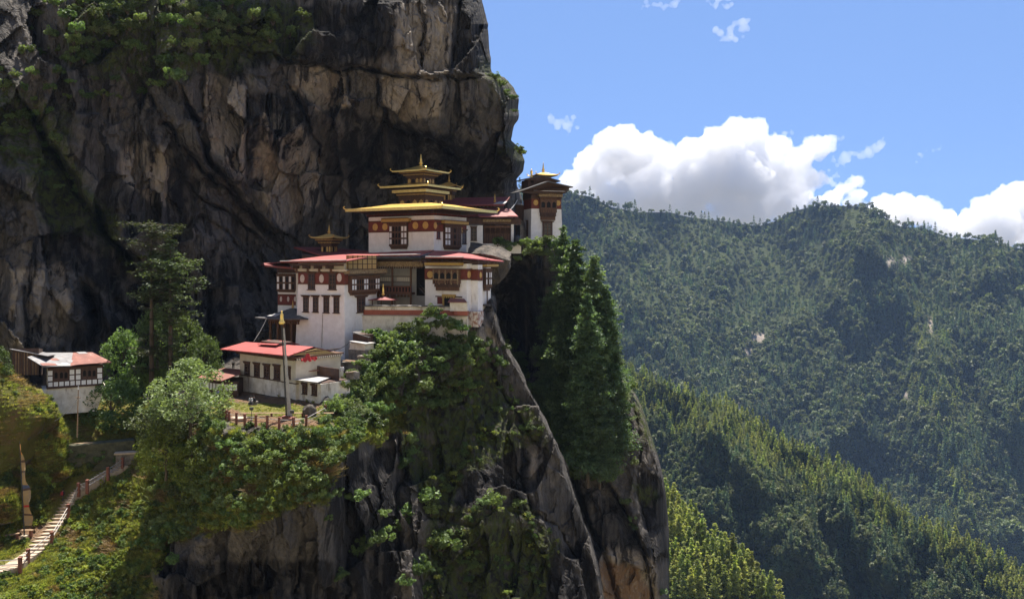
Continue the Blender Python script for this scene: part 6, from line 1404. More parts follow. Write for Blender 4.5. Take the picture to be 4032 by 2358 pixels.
def single(name, me, loc, rz, sc, label, cat, group=None, rx=0.0):
    o = link(name, me); o.location = loc; o.rotation_euler = (rx, 0, rz); o.scale = sc if isinstance(sc, tuple) else (sc, sc, sc); return tag(o, label, cat, group)
def scatter(name, pts, sc, idx, protos, label=None):
    """one object: copies of the given plants' meshes stood on points (geometry nodes)"""
    me = bpy.data.meshes.new(name); me.vertices.add(len(pts)); me.vertices.foreach_set('co', np.asarray(pts, np.float32).ravel())
    for an, av, ty in (('sc', sc, 'FLOAT'), ('pi', idx, 'INT'), ('rz', RNG.uniform(0, 6.28, len(pts)), 'FLOAT'), ('st', RNG.uniform(.82, 1.2, len(pts)), 'FLOAT')):
        a = me.attributes.new(an, ty, 'POINT'); a.data.foreach_set('value', np.asarray(av, np.float32 if ty == 'FLOAT' else np.int32))
    o = link(name, me); ng = bpy.data.node_groups.new(name, 'GeometryNodeTree')
    ng.interface.new_socket('Geometry', in_out='INPUT', socket_type='NodeSocketGeometry'); ng.interface.new_socket('Geometry', in_out='OUTPUT', socket_type='NodeSocketGeometry')
    gi = ng.nodes.new('NodeGroupInput'); go = ng.nodes.new('NodeGroupOutput'); jn = ng.nodes.new('GeometryNodeJoinGeometry')
    def na(n, ty): q = ng.nodes.new('GeometryNodeInputNamedAttribute'); q.data_type = ty; q.inputs[0].default_value = n; return [s for s in q.outputs if s.enabled and s.name == 'Attribute'][0]
    s_, i_, r_, t_ = na('sc', 'FLOAT'), na('pi', 'INT'), na('rz', 'FLOAT'), na('st', 'FLOAT')
    cx = ng.nodes.new('ShaderNodeCombineXYZ'); ng.links.new(r_, cx.inputs[2]); cs = ng.nodes.new('ShaderNodeCombineXYZ'); mz = ng.nodes.new('ShaderNodeMath'); mz.operation = 'MULTIPLY'
    ng.links.new(s_, mz.inputs[0]); ng.links.new(t_, mz.inputs[1]); ng.links.new(s_, cs.inputs[0]); ng.links.new(s_, cs.inputs[1]); ng.links.new(mz.outputs[0], cs.inputs[2])
    for k, po in enumerate(protos):
        ob = ng.nodes.new('GeometryNodeObjectInfo'); ob.transform_space = 'ORIGINAL'; ob.inputs['Object'].default_value = po; ob.inputs['As Instance'].default_value = True
        cm = ng.nodes.new('FunctionNodeCompare'); cm.data_type = 'INT'; cm.operation = 'EQUAL'
        ii = [s for s in cm.inputs if s.enabled]; ng.links.new(i_, ii[0]); ii[1].default_value = k
        ip = ng.nodes.new('GeometryNodeInstanceOnPoints'); ng.links.new(gi.outputs[0], ip.inputs['Points']); ng.links.new(cm.outputs[0], ip.inputs['Selection']); ng.links.new(ob.outputs['Geometry'], ip.inputs['Instance'])
        ng.links.new(cx.outputs[0], ip.inputs['Rotation']); ng.links.new(cs.outputs[0], ip.inputs['Scale']); ng.links.new(ip.outputs[0], jn.inputs[0])
    ng.links.new(jn.outputs[0], go.inputs[0]); md = o.modifiers.new('scatter', 'NODES'); md.node_group = ng
    return tag(o, kind='stuff')
o2 = lambda pts: [(x / 2.4609, y / 2.4609) for x, y in pts]      # overview (2520 px wide) -> frame
def poisson(poly, dist, seed, dfn=None, n=6000):
    rg = np.random.default_rng(seed); a = np.array(poly); lo, hi = a.min(0), a.max(0); out = []
    c = rg.uniform(lo, hi, (n, 2)); c = c[in_poly(c[:, 0], c[:, 1], poly)]
    for q in c:
        if all((q[0] - p[0]) ** 2 + (q[1] - p[1]) ** 2 > dist * dist for p in out): out.append(q)
    return out

# shrubs of the promontory
RIM = [(487,340),(494,352),(491,362),(499,366),(504,378),(500,388),(511,392),(515,404),(521,413),(512,410),(528,424),(536,436),(531,430)]
rg = np.random.default_rng(77)
SH = [shrub_mesh('shrub', 100 + i, F_SHRUB, 24 + 4 * i, 70, .085, (.75, .9, 1.05)[i]) for i in range(3)]
SHP = [shrub_mesh('shrub', 110 + i, F_PALE, 28, 70, .07, .95) for i in range(2)]
SHY = shrub_mesh('shrub', 120, F_YEL, 26, 70, .08, .9)
MORE = []
NSH = [0]
def put_shrubs(uvs, size, fn, label, group, meshes, var=.35, lift=.1, inward=.0, cap=400):
    for i, (u, v) in enumerate(uvs):
        p = fn(u, v); k = p.y / F; r = size * k * rg.uniform(1 - var, 1 + var)
        NSH[0] += 1
        if i >= cap: MORE.append((p + Vector((0, inward, lift * r)), r, meshes[int(rg.integers(len(meshes)))])); continue
        single('shrub', meshes[int(rg.integers(len(meshes)))], p + Vector((0, inward, lift * r)), rg.uniform(0, 6.28), (r, r, r * rg.uniform(.75, 1.1)), label, 'shrub', group)
S1 = o2([(395,1075),(440,1010),(540,1060),(620,1085),(760,1070),(820,1010),(870,955),(950,960),(985,1030),(900,1060),(845,1130),(800,1230),(700,1245),(600,1300),(520,1300),(420,1350),(345,1350),(375,1260),(400,1180),(395,1120)])
put_shrubs(poisson(S1, 9.0, 1), 9.5, PB, 'leafy green shrub in the dense thicket between stairs and yard', 'thicket between stairs and yard', SH + [SHP[0]], cap=70)
S1b = o2([(420,1060),(560,1080),(560,1190),(470,1240),(420,1200)])
S2 = o2([(885,850),(920,830),(1010,800),(1060,775),(1125,810),(1190,860),(1200,930),(1120,1000),(1050,1020),(985,1000),(900,960),(870,930)])
put_shrubs(poisson(S2, 8.5, 2), 9.5, PB, 'dark leafy shrub in the thicket below the white terrace wall', 'thicket below the terrace wall', SH, lift=.25, cap=60)
S2b = o2([(800,1000),(880,930),(960,950),(980,1020),(900,1050),(840,1080)])
put_shrubs([(352,384),(364,369),(345,390),(358,377),(338,388),(346,380),(351,371),(353,390),(346,400),(357,362),(362,352),(340,396),(333,398)], 7, PB, 'green bush among the wall stubs right of the tin roofed annex', 'bushes among the wall stubs', SH, lift=.2)
put_shrubs([(q[0] / 2.4609, q[1] / 2.4609) for q in ((905,838),(925,822),(950,836),(985,812),(1005,802),(1030,790),(1052,776),(1068,768),(1085,782),(1112,796),(1135,808),(1040,810),(1075,800),(970,835))], 8.5, lambda u, v: P(u, v, 134.3), 'leafy shrub climbing against the foot of the white terrace wall', 'shrubs at the foot of the terrace wall', SH, .3, -.2)
put_shrubs([(353,372),(361,363),(368,357),(375,352),(348,386),(357,380)], 7, lambda u, v: P(u, v, 124.5 - (370 - u) * .3), 'green bush among the wall stubs right of the tin roofed annex', 'bushes among the wall stubs', SH, .3, -.2)
WL = [(64,458),(72,464),(80,456),(90,466),(98,459),(108,468),(116,460),(124,467),(70,452),(103,452)]
put_shrubs(WL, 4, lambda u, v: P(u, v, 114.2 + (u - 60) * .055), 'small green plant growing out of the dark retaining wall', 'plants on the retaining wall', SH, .4, -.2)
put_shrubs(poisson(S2b, 8, 3), 7.5, PB, 'bright green shrub on the sunny shoulder right of the yard', 'bushes right of the yard', SH + [SHY, SHP[1]])
for (x, y, s) in ((1000,1090,11),(985,1150,12),(1010,1120,8),(880,1230,11),(820,1222,8),(1052,1230,12),(1060,1265,10),(1005,1270,13),(985,1300,10),(930,1335,12),(880,1365,13),(905,1345,10),(830,1425,9),(1085,1350,19),(1060,1340,12),(1030,1415,12),(1000,1440,10),(1150,1430,8),(1160,1400,8),(1215,1245,10),(1270,1245,9),(1190,1240,6),(800,1280,7),(1290,1060,6),(1235,905,9),(1240,860,8),(1215,890,8),(1225,1010,5),(425,1385,9),(940,1270,7),(1250,1400,6),(1330,1060,5),(1100,1210,7)):
    u, v = x / 2.4609, y / 2.4609; put_shrubs([(u, v)], s, PB, 'lone green shrub clinging to the dark rock face below the chapel', 'shrubs clinging to the lower rock face', SH, .15, .15)
put_shrubs(poisson(o2([(1230,830),(1250,830),(1330,980),(1420,1150),(1400,1160),(1340,1040),(1250,900)]), 6, 5), 6.5, lambda u, v: PC(u, v), 'low dark shrub in the shaded gully under the tall conifers', 'gully shrubs under the conifers', SH, cap=10)
put_shrubs(poisson(o2([(1330,880),(1540,960),(1530,1130),(1500,1190),(1400,1190),(1350,1060)]), 9, 6), 9.0, PC, 'low dark shrub in the shaded gully under the tall conifers', 'gully shrubs under the conifers', SH, cap=10)
put_shrubs([(q[0] / 2.4609, q[1] / 2.4609) for q in ((1530,975),(1545,960),(1520,1010),(1530,1040),(1540,1075),(1550,1110),(1560,1140),(1500,1150),(1525,1165),(1555,1280),(1565,1300),(1540,1240),(1625,1460))], 7.0, PC, 'sunlit shrub on the ledge of the right hand crag', 'shrubs on the right crag', SH + [SHP[0]])
put_shrubs([(q[0] / 2.4609, q[1] / 2.4609) for q in ((1225,602),(1245,606),(1265,604),(1290,606),(1250,620),(1275,640))], 6.0, lambda u, v: P(u, v, 171), 'trailing green bush on the ledge below the gallery house', 'bushes below the gallery house', SHP + SH)
put_shrubs([(q[0] / 2.4609, q[1] / 2.4609) for q in ((1325,606),(1345,598),(1310,628),(1340,630),(1365,612))], 9.0, lambda u, v: P(u, v, 178), 'bright leafy bush at the foot of the corner tower', 'bushes at the foot of the corner tower', SH + [SHP[1]])
put_shrubs(RIM, 4.6, PB, 'small green shrub on the broken rim of the rock spur', 'shrubs on the spur rim', SH + [SHP[1]], .4, .2)
# cliff plants
put_shrubs(poisson(o2([(190,20),(340,0),(360,70),(290,110),(230,160),(190,150)]), 13, 7), 8.5, lambda u, v: P(u, v, A_at(u, v) - 2), 'sun catching bush high on the upper left cliff', 'sunlit bushes high on the cliff', SHP + [SH[0]], inward=-1)
put_shrubs(poisson(o2([(480,20),(520,20),(620,80),(610,110),(540,90),(490,60)]), 11, 8), 8, lambda u, v: P(u, v, A_at(u, v) - 2), 'sun catching bush high on the upper left cliff', 'sunlit bushes high on the cliff', SHP + [SH[0]], inward=-1)
put_shrubs(poisson(o2([(80,0),(480,0),(760,40),(740,80),(640,110),(560,140),(430,200),(380,160),(300,120),(150,120),(90,60)]), 17, 9), 8.5, lambda u, v: P(u, v, A_at(u, v) - 1), 'dark green bush rooted in the shaded upper cliff', 'shaded cliff bushes', SH, cap=18)
put_shrubs(poisson(o2([(0,170),(60,200),(130,330),(200,480),(170,520),(90,420),(20,380),(0,300)]), 14, 10), 8, lambda u, v: P(u, v, A_at(u, v)), 'dark green bush rooted in the shaded upper cliff', 'shaded cliff bushes', SH, cap=18)
put_shrubs(poisson(o2([(60,60),(160,100),(180,180),(240,200),(420,160),(420,210),(260,260),(120,240),(60,160)]), 15, 19), 7, lambda u, v: P(u, v, A_at(u, v)), 'dark green bush rooted in the shaded upper cliff', 'shaded cliff bushes', SH, cap=18)
put_shrubs([(q[0] / 2.4609, q[1] / 2.4609) for q in ((1205,190),(1220,195),(1235,210),(1250,225),(1262,245),(1268,275),(1240,235),(1225,215),(1278,372),(1284,380))], 4.5, lambda u, v: P(u, v, A_at(u, v) - .5 + 3), 'small green bush on the sunlit nose of the cliff', 'bushes on the cliff nose', SH + [SHY])
# low tufts and undergrowth over the slopes; the first of each is a plant of its own
def tuft_mesh(name, seed, mat, n=46, h=1.0, spread=.5):
    rg2 = np.random.default_rng(seed); b = rg2.normal(0, spread * .45, (n, 2)); lean = b * 1.7 + rg2.normal(0, .18, (n, 2)); hh = h * rg2.uniform(.3, .75, n); w = .09
    a = rg2.uniform(0, 6.28, n); dx, dy = np.cos(a) * w, np.sin(a) * w; z0 = np.full(n, -.1)
    v = np.stack([np.stack([b[:, 0] - dx, b[:, 1] - dy, z0], 1), np.stack([b[:, 0] + dx, b[:, 1] + dy, z0], 1), np.stack([b[:, 0] + lean[:, 0] + dx * .4, b[:, 1] + lean[:, 1] + dy * .4, hh], 1), np.stack([b[:, 0] + lean[:, 0] - dx * .4, b[:, 1] + lean[:, 1] - dy * .4, hh * .97], 1)], 1).reshape(-1, 3)
    return np_mesh(name, v, np.arange(4 * n).reshape(-1, 4), [mat], {'rnd': rep4(rg2.random(n))})
_m = [SH[0], SH[1], SH[2], SHP[0], SHP[1], SHY]; _first = {}
for o in COL.objects:
    if o.name.startswith('shrub') and o.data in _m: _first.setdefault(o.data.name, o)
_pr = [_first[m.name] for m in _m if m.name in _first]; _ix = {p.data.name: i for i, p in enumerate(_pr)}
scatter('undergrowth', [tuple(p) for p, r, m in MORE], [r for p, r, m in MORE], [_ix[m.name] for p, r, m in MORE], _pr)
gt_ = single('grass_tuft', tuft_mesh('grass_tuft', 1, F_GRASS), PB(60, 555), 0, .5, 'grass tuft on the slope just right of the lowest stairs', 'grass')
gd_ = single('bracken_tuft', tuft_mesh('bracken_tuft', 2, F_DRY, 40, .8, .8), PB(120, 500), 0, .6, 'brown bracken tuft on the slope right of the stairs', 'bracken')
lw_ = single('low_bush', shrub_mesh('low_bush', 131, F_SHRUB, 12, 40, .14, .7), PB(75, 575), 0, .7, 'low green bush on the slope below the stairs', 'bush')
lp_ = single('low_bush', shrub_mesh('low_bush', 132, F_YEL, 12, 40, .13, .7), PB(95, 585), 0, .6, 'low yellow green bush at the bottom of the slope', 'bush')
n = 33000; U_ = RNG.uniform(-120, 420, n); V_ = RNG.uniform(395, 606, n); g = veg_mask(U_, V_); so = np.zeros(n)
for pl in G_SOIL: so = np.maximum(so, poly_soft(U_, V_, pl, 3))
cl_d, _, _ = seg_dist(U_, V_, [(c8(x, y)) for x, y in cl]); keepm = (RNG.random(n) < g * (1 - so)) & (cl_d > 9.5) & (V_ > lut(B_TOP, U_) + 2)
U_, V_ = U_[keepm], V_[keepm]; dd_ = depthB(U_, V_)[0]; pt = pts3(U_, V_, dd_); kind = RNG.random(len(U_)); dry = fbm(U_ / 18, V_ / 14, 3, 61)
idx = np.where(dry > .27, 1, np.where(kind < .03, 2, np.where(kind < .06, 3, 0))); flatg = (V_ < 462) & (U_ < 135) & (U_ > 10); idx = np.where(flatg & (idx > 1), 0, idx)
yd_ = in_poly(U_, V_, YARD); idx = np.where(yd_, 0, idx)
low = (~flatg) & (~yd_); idx = np.where(low & (U_ > 60) & (RNG.random(len(U_)) < .02 + .14 * (V_ > 560)), np.where(RNG.random(len(U_)) < .6, 2, 3), idx)
s_ = np.where(idx >= 2, RNG.uniform(.35, .95, len(U_)), RNG.uniform(.25, .6, len(U_))); s_ = np.where(flatg | yd_, s_ * .45, s_)
scatter('grass', pt, s_, idx, [gt_, gd_, lw_, lp_])
bp = []
for o in list(COL.objects):
    if o.name.startswith('mossy_boulder'):
        nrm = np.zeros(len(o.data.vertices) * 3); o.data.vertices.foreach_get('normal', nrm); vc = np.zeros_like(nrm); o.data.vertices.foreach_get('co', vc); nrm = nrm.reshape(-1, 3); vc = vc.reshape(-1, 3)
        ok = (nrm[:, 2] > -.25) & (RNG.random(len(vc)) < np.clip(nrm[:, 2] + .6, 0, 1)); bp.append(vc[ok] + np.array(o.location))
bp = np.concatenate(bp); bp = bp[RNG.random(len(bp)) < .85]; bi_ = np.where(fbm(bp[:, 0] / 2.2, bp[:, 2] / 2.2 + bp[:, 1] / 3, 3, 66) > .12, 1, np.where(RNG.random(len(bp)) < .06, 2, 0))
scatter('boulder_grass', bp, np.where(bi_ == 2, RNG.uniform(.3, .6, len(bp)), RNG.uniform(.25, .5, len(bp))), bi_, [gt_, gd_, lw_])
# moss cushions on the big boulders and moss, ferns on the rock faces
n = 1500; U_ = RNG.uniform(400, 600, n); V_ = RNG.uniform(350, 600, n); mk = np.zeros(n)
for pl in G_MOSS: mk = np.maximum(mk, poly_soft(U_, V_, pl, 6))
mk = mk * (fbm(U_ / 9, V_ / 14, 3, 62) > .12) + .25 * (seg_dist(U_, V_, [(484,345),(503,385),(525,418),(541,440)])[0] < 3.5); kp = RNG.random(n) < mk; U_, V_ = U_[kp], V_[kp]
scatter('ferns', pts3(U_, V_, depthB(U_, V_)[0]), RNG.uniform(.3, .8, len(U_)), RNG.integers(2, 4, len(U_)) * 0 + (RNG.random(len(U_)) < .3), [lw_, lp_])
# broadleaf trees at lower left
pA = tree_parts('b', 201, F_PALE, 9.5, 4.6, 90, 80, .17, .22, .1); pB_ = tree_parts('b', 202, F_YEL, 7.0, 3.6, 60, 80, .17, .18, .1); pC = tree_parts('b', 203, F_SHRUB, 9.0, 4.4, 70, 70, .2, .22, .15)
def PH(u, v, d): return P(u, v, d)
plant('willow_tree', pA, PH(190, 432, 106), .3, (1.15, 1.0, .92), 'large pale green willow just left of the railed yard')
plant('willow_tree', pA, PH(166, 448, 107), 2.0, (.95, .9, .72), 'pale green willow lower left, between stairs and yard')
plant('willow_tree', pB_, PH(166, 474, 106), 1.0, (1.1, 1.0, .95), 'yellow green tree in front of the large pale willow')
plant('willow_tree', pB_, PH(192, 486, 104), 2.2, (.8, .8, .75), 'small yellow green tree nearest the thicket')
plant('broadleaf_tree', pC, PH(111, 434, 122), .5, (1.0, .95, .84), 'dark leafy tree below the old white panelled house')
plant('broadleaf_tree', pC, PH(204, 390, 133), 1.5, (.7, .7, .95), 'dark leafy tree left of the timber annex')
plant('broadleaf_tree', pC, PH(124, 404, 132), 2.5, (.9, .9, 1.25), 'dark broadleaf tree at the left foot of the two tall trees')
plant('broadleaf_tree', pC, PH(158, 393, 137), 3.5, (.9, .9, 1.5), 'dark broadleaf tree behind the two tall trunks')
plant('broadleaf_tree', pC, PH(186, 392, 137), 4.5, (.8, .8, 1.35), 'dark broadleaf tree right of the two tall trunks')
plant('broadleaf_tree', pC, PH(-2, 388, 112), 3.1, (.5, .5, .6), 'leafy green tree cut by the left edge beside the old house')
# the two tall hemlocks
pt1 = conifer_parts(301, F_HEM, 25.5, 4.8, 95, .16, .06, 9, .22, .42, lambda t: (1.0 if t > .82 else .5 + .2 * math.sin(t * 14)), .12, .85, 12, .3, .8)
pt2 = conifer_parts(302, F_HEM, 23.5, 5.4, 150, .14, .10, 10, .22, .42, lambda t: (.42 + .62 * max(0, math.sin((t - .36) * 4.7))) * min(1, 5 * (1.03 - t)), .10, .8, 12, .3, .75)
bl = P(*cb(370, 1290), 127); br_ = P(*cb(500, 1285), 126.4)
plant('hemlock_tree', pt1, bl, .4, (1.03, 1.03, 1.055), 'tall hemlock with a flat topped sparse crown, left of the pair'); plant('hemlock_tree', pt2, br_, 1.9, (1.03, 1.03, 1.035), 'tall hemlock with a fuller rounded crown, right of the pair')
# pines on the right crag
pn = [conifer_parts(311 + i, F_PINE, 40, 7.6, 300, .06, .25, 7, .34, .45, lambda t: (1 - t) ** .55 * (.8 + .2 * math.sin(t * 17 + 1)) + .03, .30, .35, 22, .3, .9, .05) for i in range(3)]
PLB = ['leftmost tall pine, its tip before the corner tower', 'tall pine with the second highest tip beside the corner tower', 'tallest pine in the middle of the stand on the crag', 'tall pine on the right side of the stand on the crag', 'shorter pine low on the right edge of the stand', 'pine at the front of the stand, low over the gully', 'small outer pine leaning over the right ledge', 'pine half hidden at the left of the stand', 'low pine at the bottom front of the stand', 'small pine right of the stand above the ledge', 'pine against the dark cliff at the far left of the stand', 'bushy pine low on the left flank of the stand', 'bushy low pine over the ledge at the right front of the stand']
for i, (ut, vt, ub, vb, d, w) in enumerate([(561,224,563,365,177,1.0),(571,243,570,425,173,.95),(578,238,576,452,170,1.05),(594,254,594,466,167,1.05),(604,284,606,455,165,1.0),(587,292,588,480,161,.95),(614,325,613,455,167,.8),(562,298,562,430,171,.85),(600,362,600,484,159,.8),(620,352,618,425,171,.6),(546,292,549,410,176,.9),(553,322,556,440,172,1.0),(612,372,609,462,163,.8)]):
    b = P(ub, vb, d); t_ = P(ut, vt, d); hgt = t_.z - b.z; s = hgt / 40; plant('pine_tree', pn[i % 3], b, i * 1.7, (w * .95 * max(s, .75), w * .95 * max(s, .75), s), PLB[i])
# ------------------------------------------------------------------ forests
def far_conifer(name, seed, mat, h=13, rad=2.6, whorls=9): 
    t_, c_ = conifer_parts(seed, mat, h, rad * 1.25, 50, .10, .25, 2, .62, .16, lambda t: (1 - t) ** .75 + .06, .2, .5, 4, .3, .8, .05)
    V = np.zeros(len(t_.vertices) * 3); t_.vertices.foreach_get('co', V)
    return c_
def far_broad(name, seed, mat): 
    rg2 = np.random.default_rng(seed); n = 11; d = rg2.normal(size=(n, 3)); d /= np.linalg.norm(d, axis=1)[:, None]; c = d * rg2.uniform(1.2, 3.2, (n, 1)) * [1, 1, .8] + [0, 0, 4.5]
    v, f, r = clump_leaves(rg2, c, rg2.uniform(1.0, 1.9, n), 22, .8); return np_mesh(name, v, f, [mat], {'rnd': r})
FC = [far_conifer('larch_tree', 401 + i, F_LARCH_SUNLIT) for i in range(2)]; FD = [far_conifer('fir_tree', 411 + i, F_PINE, 14, 2.8) for i in range(2)]; FB = [far_broad('oak_tree', 421 + i, F_WOOD) for i in range(2)]
def fpoints(top, dep, u0, u1, v1, du, dv, seed, jit=.5, lift=3):
    rg2 = np.random.default_rng(seed); uu = np.arange(u0, u1, du); out = []
    for u in uu:
        vt = float(lut(top, np.array([u]))[0]) - .2; v = np.arange(vt, v1, dv); out.append(np.stack([np.full(len(v), u), v], 1))
    c = np.concatenate(out); c = c + rg2.uniform(-jit, jit, c.shape) * [du, dv]; c[:, 1] = np.maximum(c[:, 1], lut(top, c[:, 0]) + .3); d = dep(c[:, 0], c[:, 1]); return c, pts3(c[:, 0], c[:, 1], d) - [0, 0, .6]
def lone(me, name, p, s, label, group): o = link(name, me); o.location = p; o.rotation_euler = (0, 0, RNG.uniform(0, 6.28)); o.scale = (s, s, s * RNG.uniform(.9, 1.2)); tag(o, label, name.split('_')[0] + ' tree', group); return o
protos = {}
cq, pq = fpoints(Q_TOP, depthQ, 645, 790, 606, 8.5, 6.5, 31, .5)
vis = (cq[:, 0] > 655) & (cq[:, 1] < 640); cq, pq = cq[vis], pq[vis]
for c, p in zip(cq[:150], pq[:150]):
    k = int(RNG.integers(2)); o = lone(FC[k], 'larch_tree', p, RNG.uniform(.8, 1.25), 'larch tinted sunlit yellow green on the nearest slope at bottom right of the crag', 'larches on the nearest slope'); protos.setdefault(('l', k), o)
cr, pr_ = fpoints(R_TOP, depthR, 606, 1062, 640, 5.6, 4.0, 32)
below = cr[:, 1] - lut(R_TOP, cr[:, 0]); qtop = np.where(cr[:, 0] < 790, lut(Q_TOP, cr[:, 0]), 999); vis = (cr[:, 1] < np.minimum(qtop + 8, 618)); cr, pr_, below = cr[vis], pr_[vis], below[vis]
mixv = below / 28 + .9 * fbm(cr[:, 0] / 22, cr[:, 1] / 16, 3, 81) + RNG.normal(0, .25, len(cr)); broad = mixv > 1.6  # bright larches kept to the crest, darker trees below, imitating light and shade
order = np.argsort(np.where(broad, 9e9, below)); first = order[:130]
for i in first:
    k = int(RNG.integers(2)); o = lone(FC[k], 'larch_tree', pr_[i], RNG.uniform(.75, 1.2), 'larch tinted sunlit yellow green along the crest of the descending ridge', 'larches along the ridge crest')
first2 = [i for i in np.argsort(-cr[:, 1]) if broad[i]][:40]
for i in first2:
    k = int(RNG.integers(2)); o = lone(FB[k], 'oak_tree', pr_[i], RNG.uniform(.8, 1.3), 'dark round crowned oak on the lower flank of the descending ridge', 'oaks on the ridge flank'); protos.setdefault(('b', k), o)
for i in [i for i in order[130:] if mixv[i] > 1.0 and not broad[i]][:30]:
    k = int(RNG.integers(2)); o = lone(FD[k], 'fir_tree', pr_[i], RNG.uniform(.8, 1.2), 'dark fir among the larches of the descending ridge', 'firs on the ridge'); protos.setdefault(('d', k), o); first2.append(i)
rest = np.ones(len(cr), bool); rest[first] = False; rest[first2] = False
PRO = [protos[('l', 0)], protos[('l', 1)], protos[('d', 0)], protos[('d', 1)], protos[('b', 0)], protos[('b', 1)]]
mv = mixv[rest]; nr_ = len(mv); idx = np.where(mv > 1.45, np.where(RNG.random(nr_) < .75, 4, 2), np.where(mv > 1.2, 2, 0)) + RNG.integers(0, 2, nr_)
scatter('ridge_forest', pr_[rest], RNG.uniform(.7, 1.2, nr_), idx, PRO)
cm_, pm_ = fpoints(M_TOP, depthM, 520, 1070, 600, 5.0, 3.5, 33)
rt_ = lut(R_TOP, cm_[:, 0]); vis = (cm_[:, 1] < np.where(cm_[:, 0] > 606, rt_ + 10, 420)); cm_, pm_ = cm_[vis], pm_[vis]
bare = np.zeros(len(cm_))
for (bu, bv, a, b) in BARE_M: bare = np.maximum(bare, (np.hypot((cm_[:, 0] - bu) / a, (cm_[:, 1] - bv - 2) / b) < .85))
cm_, pm_ = cm_[bare < .5], pm_[bare < .5]
q_, s2_, t2_ = seg_dist(cm_[:, 0], cm_[:, 1], LM[0][0]); w = fbm(cm_[:, 0] / 30, cm_[:, 1] / 22, 4, 83); n = len(cm_)
k = np.where(w + RNG.normal(0, .3, n) > -.2, 4, 2); k = np.where((q_ < 26) & (cm_[:, 1] > 300) & (RNG.random(n) < .18), 0, k) + RNG.integers(0, 2, n)  # some sun tinted larches along the main spur, its light put into colour
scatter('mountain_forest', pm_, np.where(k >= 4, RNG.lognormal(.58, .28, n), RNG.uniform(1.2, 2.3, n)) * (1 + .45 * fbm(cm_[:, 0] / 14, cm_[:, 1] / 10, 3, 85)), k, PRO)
# ------------------------------------------------------------------ clouds: bodies of white vapour far beyond the valley
cm = bpy.data.materials.new('cloud vapour'); cm.use_nodes = True; ct = cm.node_tree; ct.nodes.clear()
co_ = ct.nodes.new('ShaderNodeOutputMaterial'); cv = ct.nodes.new('ShaderNodeVolumePrincipled')
cv.inputs['Color'].default_value = (0.957, 0.958, 0.968, 1); cv.inputs['Density'].default_value = 0.008; cv.inputs['Anisotropy'].default_value = 0.0
ct.links.new(cv.outputs[0], co_.inputs['Volume'])
cw = bpy.data.materials.new('cloud wisp'); cw.use_nodes = True; wt_ = cw.node_tree; wt_.nodes.clear()
wo_ = wt_.nodes.new('ShaderNodeOutputMaterial'); wv = wt_.nodes.new('ShaderNodeVolumePrincipled')
wv.inputs['Color'].default_value = (1, 1, 1, 1); wv.inputs['Density'].default_value = 0.003
wt_.links.new(wv.outputs[0], wo_.inputs['Volume'])
tex = bpy.data.textures.new('cloud lumps', 'CLOUDS'); tex.noise_scale = 230; tex.noise_depth = 5
tex2 = bpy.data.textures.new('cloud curls', 'CLOUDS'); tex2.noise_scale = 75; tex2.noise_depth = 5
CD = 9000.0
def cloud(name, label, blobs, vox, mat, d0=CD, amp=110, seed=0, thick=1.0, group=None):
    """blobs: (u, v, radius px); their union is remeshed and roughened"""
    import bmesh
    r2 = np.random.default_rng(seed); bm = bmesh.new(); c0 = P(blobs[0][0], blobs[0][1], d0); k = d0 / F
    for (u, v, r) in blobs:
        for j in range(5 if r > 8 else 2):
            a = r2.uniform(0, 6.28); q = r * r2.uniform(.2, .75) * (j > 0)
            p = P(u + q * math.cos(a), v + q * .8 * math.sin(a), d0 + r2.uniform(-1, 1) * r * k * thick) - c0; rr = r * k * (1 if j == 0 else r2.uniform(.4, .7))
            bmesh.ops.create_icosphere(bm, subdivisions=2, radius=rr, matrix=Matrix.Translation(p))
    me = bpy.data.meshes.new(name); bm.to_mesh(me); bm.free(); me.materials.append(mat); o = link(name, me); o.location = c0
    rm = o.modifiers.new('union', 'REMESH'); rm.mode = 'VOXEL'; rm.voxel_size = vox
    for t, s in ((tex, amp), (tex2, amp * .8)):
        dm = o.modifiers.new('lumps', 'DISPLACE'); dm.texture = t; dm.texture_coords = 'GLOBAL'; dm.strength = s; dm.mid_level = .5
    return tag(o, label, 'cloud', group)
def along(pts, r, n, seed, jit=.5):
    r2 = np.random.default_rng(seed); out = []
    for i in range(n * 4):
        t = r2.uniform(0, 1) * (len(pts) - 1); k_ = min(int(t), len(pts) - 2); f = t - k_; x = pts[k_][0] * (1 - f) + pts[k_ + 1][0] * f; y = pts[k_][1] * (1 - f) + pts[k_ + 1][1] * f
        out.append((x + r2.normal(0, r * .8), y + r2.normal(0, r * .6), r * r2.uniform(.2, .62)))
    return out
big = [(712,216,14),(735,222,14),(690,216,14),(665,216,14),(640,212,14),(760,224,14),(600,206,12),(790,218,14),(835,222,14),(850,216,12),(555,200,10),(570,180,9),(845,190,9),(855,182,8),(820,216,20),(615,148,22),(600,165,24),(640,150,20),(660,160,20),(585,185,18),(690,160,22),(720,150,24),(748,140,20),(755,130,12),(735,135,16),(775,148,16),(700,180,28),(650,190,28),(740,180,30),(780,175,20),(800,160,14),(815,148,12),(825,145,8),(615,205,24),(680,210,26),(740,210,26),(790,195,22),(570,195,12),(830,205,16),(630,170,26),(765,165,20),(810,180,12),(760,195,24),(627,133,10),(607,140,12)]
cloud('cloud', 'great white cumulus bank rising above the saddle of the far ridge', big, 26, cm, amp=170, seed=1)
cloud('cloud', 'low white cumulus behind the right shoulder of the summit', [(858,196,9),(850,202,9),(885,206,12),(905,205,14),(925,212,16),(895,218,16),(945,222,14),(870,212,10)], 26, cm, amp=120, seed=2)
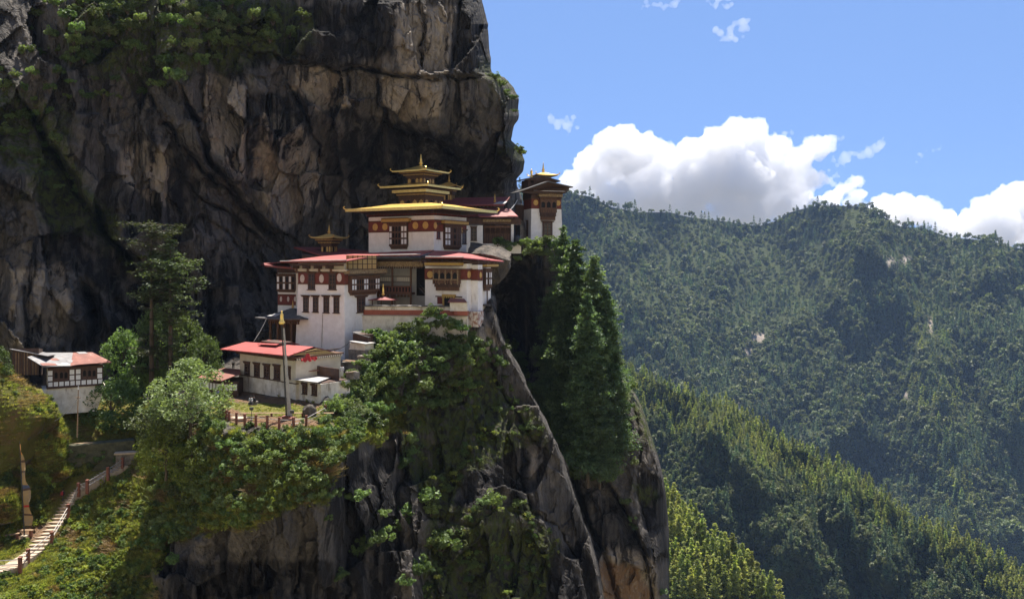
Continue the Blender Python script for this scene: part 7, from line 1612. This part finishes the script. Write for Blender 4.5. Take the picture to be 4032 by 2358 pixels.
cloud('cloud', 'bright cumulus bank rising at the right edge of the sky', [(1020,190,10),(1005,200,14),(985,212,16),(1035,205,22),(970,225,16),(1000,228,22),(1040,240,24),(950,232,12),(1060,200,26)], 26, cm, amp=150, seed=3)
cloud('cloud', 'slanting torn cloud strip right of the great cumulus bank', along([(826,182),(838,165),(852,155),(868,148),(880,144)], 6, 14, 4) , 16, cw, amp=60, seed=4)
cloud('cloud', 'small ragged cloud just right of the cliff nose', along([(552,118),(560,124),(570,122),(574,132)], 5.5, 9, 5), 14, cw, amp=55, seed=5)
cloud('cloud', 'small ragged cloud high in the middle of the sky', along([(720,33),(732,40),(740,28),(744,24)], 6, 9, 6), 14, cw, amp=55, seed=6)
cloud('cloud', 'thin wisp at the top edge of the sky', along([(645,8),(660,4),(672,6),(680,3)], 4, 8, 7), 14, cw, amp=55, seed=7)
cloud('cloud', 'torn white puff at the top edge right of the thin wisp', along([(708,2),(720,0),(730,4)], 6, 6, 8), 14, cw, amp=55, seed=8)
cloud('cloud', 'faint thin wisp far right above the right hand clouds', along([(910,160),(925,154),(945,146)], 3.2, 8, 9), 14, cw, amp=50, seed=9)
cloud('cloud', 'small white puff between the great cumulus and the torn strip', along([(776,142),(784,136),(790,134)], 5, 6, 10), 14, cw, amp=55, seed=10)
cloud('cloud', 'small white puff topping the torn strip', along([(834,142),(842,138)], 4, 5, 11), 14, cw, amp=55, seed=11)
# ------------------------------------------------------------------ air
hz_m = bpy.data.materials.new('valley haze'); hz_m.use_nodes = True; ht = hz_m.node_tree; ht.nodes.clear()
ho = ht.nodes.new('ShaderNodeOutputMaterial'); hv = ht.nodes.new('ShaderNodeVolumePrincipled')
hv.inputs['Color'].default_value = (0.42, 0.62, 1.0, 1); hv.inputs['Density'].default_value = 0.000032; hv.inputs['Anisotropy'].default_value = 0.1
ht.links.new(hv.outputs[0], ho.inputs['Volume'])
x0, x1, y0, y1, z0, z1 = -900, 2600, -450, 3600, -901, 330
hvts = [(x, y, z) for z in (z0, z1) for y in (y0, y1) for x in (x0, x1)]
hf = [(0, 2, 3, 1), (4, 5, 7, 6), (0, 1, 5, 4), (2, 6, 7, 3), (0, 4, 6, 2), (1, 3, 7, 5)]
tag(link('haze', np_mesh('haze', hvts, hf, [hz_m])), kind='stuff')
